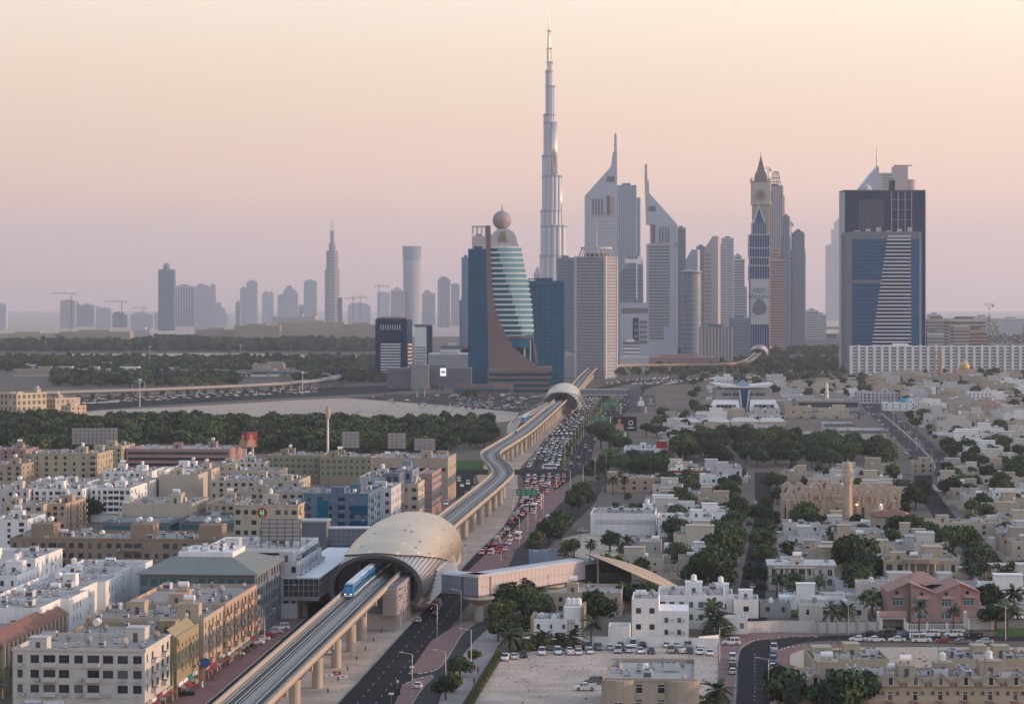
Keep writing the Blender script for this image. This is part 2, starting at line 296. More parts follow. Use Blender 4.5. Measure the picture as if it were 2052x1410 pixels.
for x0, x1, y0, y1, n, s_ in ((1005, 1436, 1322, 1408, 170, .22), (1134, 1290, 1074, 1104, 60, .4), (200, 1000, 803, 855, 240, .6), (1590, 2050, 1298, 1336, 120, .3)):
    for _ in range(n):
        px, py = R_.uniform(x0, x1), R_.uniform(y0, y1)
        if px < 1010 + (1316 - py) * -.75 and y0 == 1318 and px < 1060: px += 60
        X, Y = gp(px, py); s = s_ * R_.uniform(.4, 1.6)
        for k in range(3): a = R_.uniform(0, 6.3); mb.q([(X - s * math.cos(a), Y - s * math.sin(a), .05), (X + s * math.cos(a), Y + s * math.sin(a), .05), (X + s * .5 * math.cos(a + 1), Y + s * .5 * math.sin(a + 1), .05 + s * R_.uniform(.2, .9))], R_.randint(0, 1))
stuff(mb.build('scrub', ('earth', 'leafolive')), 'dry scrub and litter on the bare sand', 'scrub')
# dashed black and white kerbs, lane lines
def dashes(name, P, off, w_, on, gap, z, m, parent=None):
    P = spline(P, 1.0) if len(P) < 40 else P; nn = normals(P); mb = MB(); acc = 0.0
    for i in range(len(P) - 1):
        d = math.dist(P[i][:2], P[i + 1][:2])
        if acc % (on + gap) < on:
            mb.q([(P[k][0] + nn[k][0] * o, P[k][1] + nn[k][1] * o, z) for k, o in ((i, off - w_), (i, off + w_), (i + 1, off + w_), (i + 1, off - w_))])
        acc += d
    o = mb.build(name, m, parent); return struct(o)
def kerb(px):
    P = spline([gp(x, y) for x, y in px], .5); nn = normals(P); mb = MB(); acc = 0
    for i in range(len(P) - 1):
        k = int(acc / 1.0) % 2; acc += math.dist(P[i], P[i + 1])
        a = [(P[j][0] + nn[j][0] * o, P[j][1] + nn[j][1] * o) for j, o in ((i, -.18), (i, .18), (i + 1, .18), (i + 1, -.18))]
        mb.q([(x, y, .22) for x, y in a], k); mb.q([(*a[0], 0), (*a[3], 0), (*a[3], .22), (*a[0], .22)], k); mb.q([(*a[1], 0), (*a[2], 0), (*a[2], .22), (*a[1], .22)], k)
    return struct(mb.build('kerb', ('marking', 'kerbdark')))
for k in ([(818, 1350), (850, 1348), (880, 1338), (905, 1305), (929, 1268), (960, 1245), (994, 1233)], [(806, 1374), (830, 1363), (868, 1354), (848, 1376), (826, 1410)], [(880, 1410), (903, 1352), (940, 1300), (975, 1264), (1040, 1215)],
          [(1470, 1440), (1476, 1340), (1484, 1300), (1510, 1284), (1560, 1277), (1640, 1276)], [(1545, 1440), (1548, 1330), (1560, 1304), (1600, 1294), (1700, 1291)]): kerb(k)
fine = spline([p for p in VP if p[1] < 1300], 1.0); fine = [p for p in fine if 380 < p[1] < 1250]
for off in (-21.4, -8.6):
    nn = normals(fine); mb = MB(); acc = 0
    for i in range(len(fine) - 1):
        a = [(fine[j][0] + nn[j][0] * o, fine[j][1] + nn[j][1] * o) for j, o in ((i, off - .18), (i, off + .18), (i + 1, off + .18), (i + 1, off - .18))]
        mb.q([(x, y, .23) for x, y in a], i % 2); mb.q([(*a[1], 0), (*a[2], 0), (*a[2], .23), (*a[1], .23)], i % 2)
    struct(mb.build('kerb', ('marking', 'kerbdark')))
def edge_path(rows, f, step=1.5): return spline([(r[1] + (r[2] - r[1]) * f, r[0]) for r in rows], step)
RM = [(400, -48.6, -36.6), (544, -38.6, -26.3), (728, -24, -12.5), (860, -13.5, -2.5), (973, -3.5, 6.8), (1100, 3, 14.5)]
kb = edge_path(RM, -.012, 1.0); nn = normals(kb); mb = MB()
for i in range(len(kb) - 1):
    a = [(kb[j][0] + nn[j][0] * o, kb[j][1] + nn[j][1] * o) for j, o in ((i, -.15), (i, .15), (i + 1, .15), (i + 1, -.15))]; mb.q([(x, y, .2) for x, y in a], i % 2); mb.q([(*a[1], 0), (*a[2], 0), (*a[2], .2), (*a[1], .2)], i % 2)
struct(mb.build('kerb', ('marking', 'kerbdark')))
for f in (1 / 3, 2 / 3): dashes('lane_marking', edge_path(RM, f), 0, .07, 3, 6, .066, 'marking')
for rows, n in (([(1310, 8, 27), (1346, 8, 27), (1543, 18, 34.5), (1700, 28, 44), (1904, 42, 57), (2200, 62, 78)], 5), ([(1310, 30, 42), (1346, 31, 43.5), (1543, 39, 52), (1700, 50, 64), (1904, 68, 84), (2200, 93, 110)], 4)):
    for k in range(1, n): dashes('lane_marking', edge_path(rows, k / n, 3), 0, .12, 4, 8, .07, 'marking')
dashes('lane_marking', [(48, 500), (54, 545), (62, 625)], 0, .08, 2, 4, .066, 'marking')
for X0, X1, Y0 in ((6, 28, 1262), (9, 27, 1318)):
    mb = MB(); mb.q([(X0, Y0, .072), (X1, Y0, .072), (X1, Y0 + 1.2, .072), (X0, Y0 + 1.2, .072)]); struct(mb.build('stop_line', 'marking'))

# ================================================================== elevated metro line
DZ = 11.6
vroot = thing('metro_viaduct', 'pale concrete elevated metro viaduct snaking from the foreground to the towers', 'viaduct')
nn = normals(VIA); cum = [0.0]
for i in range(1, len(VIA)): cum.append(cum[-1] + math.dist(VIA[i], VIA[i - 1]))
SEC = [(-5.2, 13.0), (-5.2, 11.9), (-4.3, 10.7), (-2.4, 9.7), (2.4, 9.7), (4.3, 10.7), (5.2, 11.9), (5.2, 13.0), (4.75, 13.0), (4.75, DZ), (-4.75, DZ), (-4.75, 13.0)]
def sweep(idx, sec, mb, mis=None, closed=True):
    rings = [[(VIA[i][0] + nn[i][0] * u, VIA[i][1] + nn[i][1] * u, z) for u, z in sec] for i in idx]
    mb.loft(rings, 0, closed, closed)
SPAN = 5; spans = list(range(0, len(VIA) - 1, SPAN)); piers = []
for a in spans:
    b = min(a + SPAN, len(VIA) - 1); mb = MB(); sweep(range(a, b + 1), SEC, mb); mb.build('girder_span', 'viaduct', vroot)
    if VIA[a][1] > 380: piers.append(a)
for u in (-3.55, -2.1, 2.1, 3.55):
    mb = MB(); sweep(range(len(VIA)), [(u - .09, DZ), (u + .09, DZ), (u + .09, DZ + .32), (u - .09, DZ + .32)], mb); mb.build('rail', 'rail', vroot)
for u, w_, m, h in ((-2.85, 1.25, 'trackbed', .05), (2.85, 1.25, 'trackbed', .05), (0, .75, 'trackwalk', .35), (-1.15, .07, 'rail', .45), (1.15, .07, 'rail', .45), (-4.3, .25, 'trackwalk', .5), (4.3, .25, 'metaldark', .5)):
    mb = MB(); sweep(range(len(VIA)), [(u - w_, DZ), (u + w_, DZ), (u + w_, DZ + h), (u - w_, DZ + h)], mb); mb.build('track_strip', m, vroot)
mb = MB()                                            # cable brackets along the right parapet, too fine to pick apart
for p, q in zip(VIA, nn):
    if p[1] < 1000:
        for k in range(4):
            x, y = p[0] + q[0] * 4.98 - q[1] * k * 1.5, p[1] + q[1] * 4.98 + q[0] * k * 1.5; mb.box(x - .18, x + .18, y - .12, y + .12, 12.99, 13.5)
stuff(mb.build('parapet_brackets', 'concrete', vroot))
pm = MB(); pm.lathe([(1.25, 0), (1.25, 7.4)], 14, 0, 0); pm.loft([[(-1.3, -1.1, 7.2), (1.3, -1.1, 7.2), (1.3, 1.1, 7.2), (-1.3, 1.1, 7.2)], [(-2.9, -1.2, 8.9), (2.9, -1.2, 8.9), (2.9, 1.2, 8.9), (-2.9, 1.2, 8.9)], [(-2.9, -1.2, 9.72), (2.9, -1.2, 9.72), (2.9, 1.2, 9.72), (-2.9, 1.2, 9.72)]])
pm.box(2.5, 3.9, -.55, .55, 9.0, 10.9)
PIER = pm.mesh('pier', ('viaduct',))
for a in piers:
    if 675 < VIA[a][1] < 815: continue
    ob('pier', PIER, vroot, (VIA[a][0], VIA[a][1], 0), math.atan2(-nn[a][0], nn[a][1]) + PI / 2 if False else math.atan2(nn[a][1], nn[a][0]))
# side track with its own deck before the far station
ST = spline([(5.5, 1450), (6, 1530), (9, 1600), (17, 1690), (28, 1800), (36, 1900)], 6); sn = normals(ST); mb = MB()
mb.loft([[(ST[i][0] + sn[i][0] * u - 5.5, ST[i][1] + sn[i][1] * u, z) for u, z in [(-3, 12.9), (-3, 11.6), (-2, 10), (2, 10), (3, 11.6), (3, 12.9), (2.7, 12.9), (2.7, DZ), (-2.7, DZ), (-2.7, 12.9)]] for i in range(len(ST))])
mb.build('siding_deck', 'viaduct', vroot)
for i in range(2, len(ST), 5): ob('pier', PIER, vroot, (ST[i][0] - 5.5, ST[i][1], 0), 0)
occ(-75, 10, 200, 700)

# ------------------------------------------------------------------ metro stations
def yaw_at(Y, d=12):
    return math.atan2(via_at(Y + d) - via_at(Y - d), 2 * d)
def prof(t):
    # along the shell t in 0..1: half width, top height, centre height
    P = [(0, 13.0, 18.2, 9.2), (.12, 13.9, 20.8, 10), (.28, 14.4, 23.2, 10.8), (.45, 14.5, 24.1, 11), (.62, 14.2, 23.5, 10.8), (.78, 13.3, 21.6, 10.4), (.9, 11.9, 19.2, 9.8), (1, 10, 16.8, 9.2)]
    for a, b in zip(P, P[1:]):
        if a[0] <= t <= b[0]:
            k = (t - a[0]) / (b[0] - a[0]); k = k * k * (3 - 2 * k) * .35 + k * .65; return [a[i] + (b[i] - a[i]) * k for i in (1, 2, 3)]
    return P[-1][1:]
def spt(t, th, L, k=1.0, wf=1.0):
    w_, top, zc = prof(min(max(t, 0), 1)); return (w_ * math.cos(th) * k * wf, t * L, zc + (top - zc) * math.sin(th) * k)
def station(label, Y0, L, detail, zs=1.0, xc=None):
    x0 = via_at(Y0 + L / 2) - (1.6 if detail else 0); yaw = -yaw_at(Y0 + L / 2)
    r = thing('metro_station', label, 'station', (x0 - math.sin(-yaw) * L / 2, Y0 + L / 2 - math.cos(yaw) * L / 2, 0), yaw)
    nu, nv = (56, 62) if detail else (16, 18); mb = MB(); A0, A1 = R(-28), R(208)
    def tf(th): s = abs(th - PI / 2) / (PI / 2); return .02 + .40 * min(s, 1.2) ** 2.6
    G = [[spt(tf(A0 + (A1 - A0) * j / nv) + (1 - tf(A0 + (A1 - A0) * j / nv)) * i / nu, A0 + (A1 - A0) * j / nv, L) for j in range(nv + 1)] for i in range(nu + 1)]
    rr = random.Random(5)
    for i in range(nu):
        for j in range(nv):
            q = [Vector(G[a][b]) for a, b in ((i, j), (i + 1, j), (i + 1, j + 1), (i, j + 1))]
            mi = 1 if (detail and rr.random() < .018) else (2 if detail and (rr.random() < .012) else 0)
            if detail:                              # each cladding panel stands proud of a dark joint
                c = sum(q, Vector()) / 4; n = (q[1] - q[0]).cross(q[3] - q[0]).normalized(); n = n if n.dot(c - Vector((0, c.y, 9))) > 0 else -n
                s = [c + (p - c) * .955 + n * .10 for p in q]; mb.q(s, mi)
                for a in range(4): mb.q([q[a], q[(a + 1) % 4], s[(a + 1) % 4], s[a]], 3)
            else: mb.q(q, mi)
    mb.build('shell', ('shellgold', 'shelldark', 'shellpale', 'beige'), r, smooth=not detail)
    mb = MB(); mv = 40 if detail else 16                # ribbed hood under the shell's lip
    for j in range(mv):
        t0, t1 = (A0 + (A1 - A0) * (j + k) / mv for k in (0, .8)); tt = (tf(t0) + tf(t1)) / 2 + .06
        for a in range(6): mb.q([spt(tt * a / 6, t0, L, .965), spt(tt * (a + 1) / 6, t0, L, .965), spt(tt * (a + 1) / 6, t1, L, .965), spt(tt * a / 6, t1, L, .965)], 0)
        t2 = A0 + (A1 - A0) * (j + 1) / mv; mb.q([spt(0, t1, L, .955), spt(tt, t1, L, .955), spt(tt, t2, L, .955), spt(0, t2, L, .955)], 1)
    mb.build('hood', ('ribbed', 'metaldark'), r)
    for e, nm in ((0.0, 'mouth_arch'), (1.0, 'rear_arch')):
        mb = MB(); K = 24; rings = []
        for j in range(K + 1):
            th = A0 + (A1 - A0) * j / K; a, b = spt(e, th, L, 1.03), spt(e, th, L, .92); d = -.9 if e == 0 else .9
            rings.append([(a[0], a[1] + d, a[2]), (a[0], a[1] - d * .4, a[2]), (b[0], b[1] - d * .4, b[2]), (b[0], b[1] + d * .6, b[2])])
        mb.loft(rings); mb.build(nm, 'metaldark', r)
        # glazed end wall with the track opening left free
        w_, top, zc = prof(e); yy = 4.0 if e == 0 else L - 4; mb = MB(); K = 16; ow, oz = 5.2, 16.2
        pts = [spt(e, R(0) + R(180) * j / K, L, .93) for j in range(K + 1)]
        for a, b in zip(pts, pts[1:]):
            for s in (0,):
                xa, xb = a[0], b[0]; za, zb = a[2], b[2]
                if min(abs(xa), abs(xb)) >= ow - .6: mb.q([(xa, yy, 5), (xb, yy, 5), (xb, yy, zb), (xa, yy, za)])
                else: mb.q([(xa, yy, oz), (xb, yy, oz), (xb, yy, zb), (xa, yy, za)])
        mb.build('end_glazing', 'glass', r)
        mb = MB()
        for k in range(-4, 5):
            if abs(k) >= 2: mb.box(k * 2.7 - .1, k * 2.7 + .1, yy - .25, yy - .05, 5, zc + (top - zc) * .93 * math.sqrt(max(0, 1 - (k * 2.7 / (w_ * .93)) ** 2)))
        mb.box(-5.4, -5.0, yy - .3, yy, 10, 16.4); mb.box(5.0, 5.4, yy - .3, yy, 10, 16.4); mb.box(-5.4, 5.4, yy - .3, yy, 16.0, 16.5); mb.build('end_frame', 'metaldark', r)
    for s in (-1, 1):                                # louvre blades along both flanks
        for k in range(9 if detail else 4):
            z = 3.6 + k * (.95 if detail else 2); y0, y1 = L * (.10 + .012 * k), L * (.70 - .02 * k); mb = MB(); x = 14.1 - (8 - k) * .10
            mb.loft([[(s * x, y, z), (s * (x + .6), y, z - .3), (s * (x + .6), y, z - .18), (s * x, y, z + .2)] for y in (y0, (y0 + y1) / 2, y1)]); mb.build('louvre', 'metal', r)
    mb = MB(); mb.box(-11.5, 11.5, L * .05, L * .92, 3.6, 10.4); mb.box(-8, 8, L * .12, L * .85, 0, 3.7); mb.build('concourse', 'concrete', r)
    mb = MB(); mb.box(-10.6, -5.2, 5, L - 6, 11.0, 12.9); mb.box(5.2, 10.6, 5, L - 6, 11.0, 12.9); mb.build('platform', 'pavinggrey', r)
    return r
S1 = station('golden shell-roofed metro station the blue train is leaving', 688, 132, True)
# box of perforated slats under the station mouth, on the right
mb = MB(); mb.box(5.6, 9.2, -26, 10, 4.6, 12.4, 1)
for k in range(17):
    z = 4.7 + k * .45; mb.box(9.2, 9.55 + (.12 if k % 2 else 0), -26, 10, z, z + .3, 0); mb.box(5.6, 9.2, -26.3 - (.1 if k % 2 else 0), -26, z, z + .3, 0)
mb.build('slatted_box', ('alupink', 'metaldark'), S1)
rr = random.Random(3); mb = MB()
for k in range(46):
    y = ru(-25, 8); z = 4.75 + .45 * rr.randint(1, 15); mb.box(9.6, 9.72, y, y + .7, z, z + .28)
stuff(mb.build('slat_openings', 'metaldark', S1))
mb = MB(); mb.box(-3, 9, -22, 8, .1, 4.6); mb.build('plinth', 'concrete', S1)
for y in (-20, -10, 0): mb = MB(); mb.box(8.6, 9.4, y - .4, y + .4, .1, 4.6); mb.build('column', 'viaduct', S1)
station('second shell-roofed metro station straddling the viaduct beyond the bend', 1945, 128, False)
station('third metro station, a low shell beside the beige striped block', 3830, 120, False)
station('fourth metro station, a small shell under the clock tower', 4920, 120, False)
station('farthest metro station, a tiny shell at the end of the viaduct', 5930, 120, False)
# west concourse wing with white roof, and the glazed link to a lift tower
def glazed_box(r, nm, x0, x1, y0, y1, z0, z1, nx, ny, base='glasspale', bar='steelwhite', roofm='steelwhite'):
    mb = MB(); mb.box(x0, x1, y0, y1, z0, z1); mb.build(nm, base, r)
    mb = MB(); mb.box(x0 - .35, x1 + .35, y0 - .35, y1 + .35, z1, z1 + .45); mb.build('roof', roofm, r)
    mb = MB()
    for k in range(nx + 1):
        x = x0 + (x1 - x0) * k / nx; mb.box(x - .07, x + .07, y0 - .12, y0, z0, z1); mb.box(x - .07, x + .07, y1, y1 + .12, z0, z1)
    for k in range(ny + 1):
        y = y0 + (y1 - y0) * k / ny; mb.box(x1, x1 + .12, y - .07, y + .07, z0, z1); mb.box(x0 - .12, x0, y - .07, y + .07, z0, z1)
    for z in (z0, z0 + (z1 - z0) * .33, z0 + (z1 - z0) * .66): mb.box(x0 - .13, x1 + .13, y0 - .13, y1 + .13, z, z + .16)
    mb.build('mullions', bar, r)
r = thing('station_wing', 'grey glazed station wing with a white roof on a T-shaped pillar, left of the train', 'concourse', (-59.5, 690, 0), YAW)
glazed_box(r, 'glazing', -5, 5, 0, 84, 6.2, 11.4, 7, 40, 'glass', 'metal'); mb = MB(); mb.loft([[(-5, -.2, 5.2), (5, -.2, 5.2), (5, 84, 5.2), (-5, 84, 5.2)], [(-5.3, -.3, 6.2), (5.3, -.3, 6.2), (5.3, 84, 6.2), (-5.3, 84, 6.2)]]); mb.build('floor_slab', 'metal', r)
for y in (6, 34, 64): mb = MB(); mb.lathe([(1, 0), (1, 3.6), (3.6, 5.0), (3.6, 5.25)], 10, 0, y); mb.build('pillar', 'viaduct', r)
mb = MB(); mb.box(5.3, 12, 60, 80, 6.2, 11.2); mb.build('link', 'metal', r)
X, Y = gp(649, 1102, 6.5)
r = thing('lift_tower', 'grey clad lift tower at the left end of the glazed station link', 'tower', (gx(629, 830), 830, 0), YAW)
mb = MB(); mb.box(-4.2, 4.2, 0, 9, 0, 14.8)
for k in range(10): mb.box(-4.3, 4.3, -.12, 9.1, 1 + k * 1.4, 1.5 + k * 1.4)
mb.build('wall', 'slate', r); mb = MB(); mb.box(-4.6, 4.6, -.4, 9.4, 14.8, 15.4); mb.build('roof', 'metal', r)
r = thing('left_footbridge', 'glazed footbridge joining the golden station to the grey lift tower', 'footbridge', (gx(653, 834), 834, 0), 0)
glazed_box(r, 'glazing', 0, 24, 0, 5, 7, 12.2, 14, 3, 'glasspale', 'metal'); mb = MB(); mb.lathe([(.9, 0), (.9, 7)], 10, 9, 2.5); mb.build('pillar', 'viaduct', r)
# right footbridge: short leg, bend, long clad leg, leaf-shaped entrance
r = thing('clad_footbridge', 'long footbridge clad in pale panels crossing the road right of the station', 'footbridge', (0, 0, 0))
A = (gx(885, 690), 690); B = (gx(958, 682), 682); C = (gx(1172, 724), 724); Dp = (gx(1196, 728), 728)
def leg(a, b, nm, m, z0, z1, wd, npan, m2):
    d = Vector((b[0] - a[0], b[1] - a[1], 0)); L = d.length; d /= L; n = Vector((-d.y, d.x, 0)); a = Vector((*a, 0)); P = []
    mb = MB(); s = [(0, z0 + .4), (.5, z0), (wd - .5, z0), (wd, z0 + .4), (wd, z1), (0, z1)]
    mb.loft([[a + d * t + n * u + Vector((0, 0, z)) for u, z in s] for t in (0, L)]); mb.build(nm, m2, r)
    for k in range(npan):
        t0, t1 = L * k / npan + .04, L * (k + 1) / npan - .04; mb = MB()
        for zz0, zz1 in ((z0 + .5, z0 + (z1 - z0) * .5 - .04), (z0 + (z1 - z0) * .5 + .04, z1 - .05)):
            mb.loft([[a + d * t + n * u + Vector((0, 0, z)) for u, z in ((-.10, zz0), (-.10, zz1), (0, zz1), (0, zz0))] for t in (t0, t1)])
        mb.build('panel', m, r)
    mb = MB(); mb.loft([[a + d * t + n * u + Vector((0, 0, z)) for u, z in ((-.3, z1), (-.3, z1 + .25), (.6, z1 + .7), (wd - .6, z1 + .7), (wd + .3, z1 + .25), (wd + .3, z1))] for t in (-.3, L + .3)]); mb.build('roof', 'palegrey', r)
leg(A, B, 'short_leg', 'glasspale', 7.0, 12.6, 6, 7, 'metaldark'); leg(B, C, 'long_leg', 'alupink', 7.0, 12.6, 6, 27, 'metaldark')
leg(C, Dp, 'end_leg', 'glass', 6.5, 11.8, 6, 4, 'metaldark')
for p in (B, (gx(1100, 712), 712)):
    mb = MB(); mb.lathe([(1.3, 0), (1.3, 4.6), (4.4, 6.5), (4.4, 7.02)], 12, p[0] + .2, p[1] + 3); mb.build('pillar', 'viaduct', r)
# leaf roof: tip high on the left, tail touching the ground on the right
r = thing('leaf_canopy', 'long leaf-shaped entrance canopy sloping from a raised tip to the ground', 'canopy', (0, 0, 0)); mb = MB()
tip = Vector((gx(1172, 724), 724, 15.0)); tail = Vector((gx(1384, 742), 742, 1.0)); K = 40; rows = []
for i in range(K + 1):
    t = i / K; c = tip.lerp(tail, t); wd = 13.5 * math.sin(PI * min(1, t * 1.02)) ** .75 * (1 - .25 * t); up = 2.2 * math.sin(PI * t)
    rows.append([Vector((c.x - .3 * u * wd * (1 - t), c.y + u * wd, c.z + up - 2.6 * (abs(u) ** 2) * math.sin(PI * t))) for u in (-1, -.75, -.5, -.25, 0, .25, .5, .75, 1)])
for i in range(K):
    for j in range(8):
        q = [rows[i][j], rows[i + 1][j], rows[i + 1][j + 1], rows[i][j + 1]]; c = sum(q, Vector()) / 4; s = [c + (p - c) * .93 + Vector((0, 0, .12)) for p in q]; mb.q(s, 0); mb.q(q, 1)
mb.build('roof', ('sandwall', 'brown'), r)
for t in (.12, .4, .65):
    c = tip.lerp(tail, t); mb = MB(); mb.tube((c.x, c.y, 0), (c.x, c.y, c.z + 1), .35, 8); mb.build('column', 'metal', r)
mb = MB(); mb.box(tip.x + 3, tip.x + 14, 728, 738, 0, 9); mb.build('lobby', 'glass', r)
occ(-12, 62, 676, 760)

# ------------------------------------------------------------------ trains
def train(label, Y0, n, track, lit=False):
    i0 = min(range(len(VIA)), key=lambda i: abs(VIA[i][1] - Y0)); L = 17.0; r = thing('metro_train', label, 'train', (0, 0, 0)); y = Y0
    def place(y, off): 
        x = via_at(y); a = yaw_at(y); return (x + math.cos(a) * off, y - math.sin(a) * off), -a
    for c in range(n):
        (x, yy), a = place(y + L / 2, track); mb = MB(); hw = 1.38
        e = ru(0, 0); sec = lambda k, zt: [(-hw * k, DZ + .5), (-hw * k, DZ + 2.9), (-hw * .86 * k, zt - .15), (-hw * .5 * k, zt), (hw * .5 * k, zt), (hw * .86 * k, zt - .15), (hw * k, DZ + 2.9), (hw * k, DZ + .5)]
        ys = [(-L / 2 + .25, 1, DZ + 3.65), (L / 2 - .25, 1, DZ + 3.65)] if c else [(-L / 2 - 1.0, .80, DZ + 1.5), (-L / 2 - .4, .9, DZ + 2.5), (-L / 2 + .9, .98, DZ + 3.5), (-L / 2 + 2, 1, DZ + 3.65), (L / 2 - .25, 1, DZ + 3.65)]
        mb.loft([[(px, yv, z) for px, z in sec(k, zt)] for yv, k, zt in ys]); mb.build('car_body', 'trainblue', r, (x, yy, 0), a)
        mb = MB(); mb.box(-1.0, 1.0, -L / 2 + 2.2 if c == 0 else -L / 2 + .6, L / 2 - .6, DZ + 3.66, DZ + 3.78)
        for k in range(3): mb.box(-.8, .8, -5 + 4.5 * k, -2.6 + 4.5 * k, DZ + 3.78, DZ + 3.98)
        mb.build('roof_panel', 'trainwhite', r, (x, yy, 0), a)
        mb = MB()
        for s in (-1, 1):
            for k in range(6): q = -L / 2 + 1.9 + k * 2.5; mb.box(s * hw - .03, s * hw + .03, q, q + 1.7, DZ + 1.5, DZ + 2.7)
        mb.build('window_row', 'carglass', r, (x, yy, 0), a)
        mb = MB()
        for s in (-1, 1): mb.box(s * hw - .025, s * hw + .025, -L / 2 + .4, L / 2 - .3, DZ + .55, DZ + 1.15)
        mb.build('lower_stripe', 'trainwhite', r, (x, yy, 0), a)
        if c == 0:
            mb = MB(); f = -L / 2; mb.q([(-1.0, f - .78, DZ + 1.62), (1.0, f - .78, DZ + 1.62), (1.08, f + .72, DZ + 3.45), (-1.08, f + .72, DZ + 3.45)]); mb.build('windscreen', 'carglass', r, (x, yy - .06, 0), a)
            mb = MB(); mb.box(-1.1, 1.1, f - 1.06, f - .9, DZ + .55, DZ + 1.0); mb.build('bumper', 'trainwhite', r, (x, yy, 0), a)
            for s in (-1, 1): mb = MB(); mb.box(s * .75 - .22, s * .75 + .22, f - 1.08, f - .95, DZ + 1.12, DZ + 1.36); mb.build('headlight', 'headlit' if lit else 'headlight', r, (x, yy, 0), a)
        y += L + .2
    return r
train('blue and white metro train coming out of the golden station', 642, 5, -2.85, True)
train('small metro train standing on the side track before the second station', 1585, 3, -8.2)
# ================================================================== towers and skyline
def ring(mb, x0, x1, y0, y1, z0, z1, p, mi=0): mb.box(x0 - p, x1 + p, y0 - p, y1 + p, z0, z1, mi)
def ftower(label, vols, Y, dep, wall='bluegrey', glass='glasspale', style='bands', fl=4.2, name='tower_block', yaw=0.0, fr=0.0, cat='tower', crown=None, group=None, nfin=7, each=False, base=0.0):
    """vols: list of (x0, x1, ytop) in photo columns/rows at distance Y; the first one carries the root."""
    xc = (vols[0][0] + vols[0][1]) / 2; k = Y / F
    r = thing(name, label, cat, (gx(xc, Y), Y, 0), -yaw, group); body = MB(); bands = MB(); hi = 0
    for vi, (x0, x1, yt) in enumerate(vols):
        a, b = (x0 - xc) * k, (x1 - xc) * k; z = gz(yt, Y); d = dep - 3 * vi; hi = max(hi, z); y0 = 1.5 * vi
        if fr and yaw: w_ = b - a; W0 = w_ * (1 - fr) / math.cos(yaw); d = w_ * fr / math.sin(yaw); a = -W0 / 2; b = W0 / 2
        body.box(a, b, y0, y0 + d, base, z)
        body.box(a + (b - a) * .25, b - (b - a) * .3, y0 + d * .3, y0 + d * .7, z, z + 4)
        if style in ('bands', 'grid'):
            n = int((z - base) / fl)
            for i in range(n):
                if each:
                    m2 = MB(); ring(m2, a, b, y0, y0 + d, base + i * fl, base + i * fl + fl * .38, .35); m2.build('floor_band', wall, r)
                else: ring(bands, a, b, y0, y0 + d, base + i * fl, base + i * fl + fl * .38, .35)
        if style in ('fins', 'grid', 'strips'):
            n = nfin if style != 'strips' else nfin; wd = (b - a) / n * (.28 if style != 'strips' else .5)
            for i in range(n + 1):
                x = a + (b - a - wd) * i / n; bands.box(x, x + wd, y0 - .5, y0, base, z - 1)
            m_ = max(2, int(d / ((b - a) / n)))
            for i in range(m_ + 1):
                y = y0 + (d - wd) * i / m_; bands.box(b, b + .5, y, y + wd, base, z - 1); bands.box(a - .5, a, y, y + wd, base, z - 1)
        if style == 'grid' or style == 'bands': bands.box(a - .4, b + .4, y0 - .4, y0 + d + .4, z - 3, z + .8)
    body.build('wall', glass, r); 
    if bands.f: stuff(bands.build('facade_bands', wall, r))
    if crown: crown(r, Y, k, xc, hi)
    return r
def crane(label, xm, ymast, xa, xb, yj, Y, base=0.0):
    k = Y / F; X = gx(xm, Y); zt = gz(ymast, Y); zj = gz(yj, Y); r = thing('tower_crane', label, 'crane', (X, Y + 8, 0)); t = max(.9, k * .9)
    mb = MB()
    for sx_ in (-t, t):
        for sy in (-t, t): mb.tube((sx_, sy, base), (sx_, sy, zt), t * .28)
    z = base + max(0, (zt - base) * .3)
    while z < zt - 3: mb.tube((-t, -t, z), (t, -t, z + 3), t * .2); mb.tube((t, -t, z + 3), (-t, -t, z + 6), t * .2); z += 6
    mb.build('mast', 'metaldark', r); mb = MB(); a, b = (xa - xm) * k, (xb - xm) * k
    mb.tube((a, 0, zj), (b, 0, zj), t * .5); mb.tube((a, 0, zj + 2.4), (b * .7, 0, zj + 2.4), t * .35); mb.tube((0, 0, zj), (0, 0, zt + 6), t * .5); mb.tube((0, 0, zt + 6), (a * .7, 0, zj + 2.4), t * .25); mb.tube((0, 0, zt + 6), (b * .8, 0, zj), t * .25)
    mb.build('jib', 'metaldark', r); mb = MB(); mb.box(b * .75 - 2, b * .75 + 2, -1.5, 1.5, zj - 5, zj); mb.build('counterweight', 'concrete', r); return r
FG = 'far towers on the left skyline'
def dome_cap(r, Y, k, xc, hi):
    mb = MB(); w_ = 6.5 * k; mb.lathe([(w_, hi), (w_ * 1.1, gz(533, Y)), (w_ * .8, gz(529, Y)), (w_ * .3, gz(526.5, Y)), (.2, gz(526, Y))], 14, 0, 12); mb.build('dome', 'bluegrey', r, smooth=True)
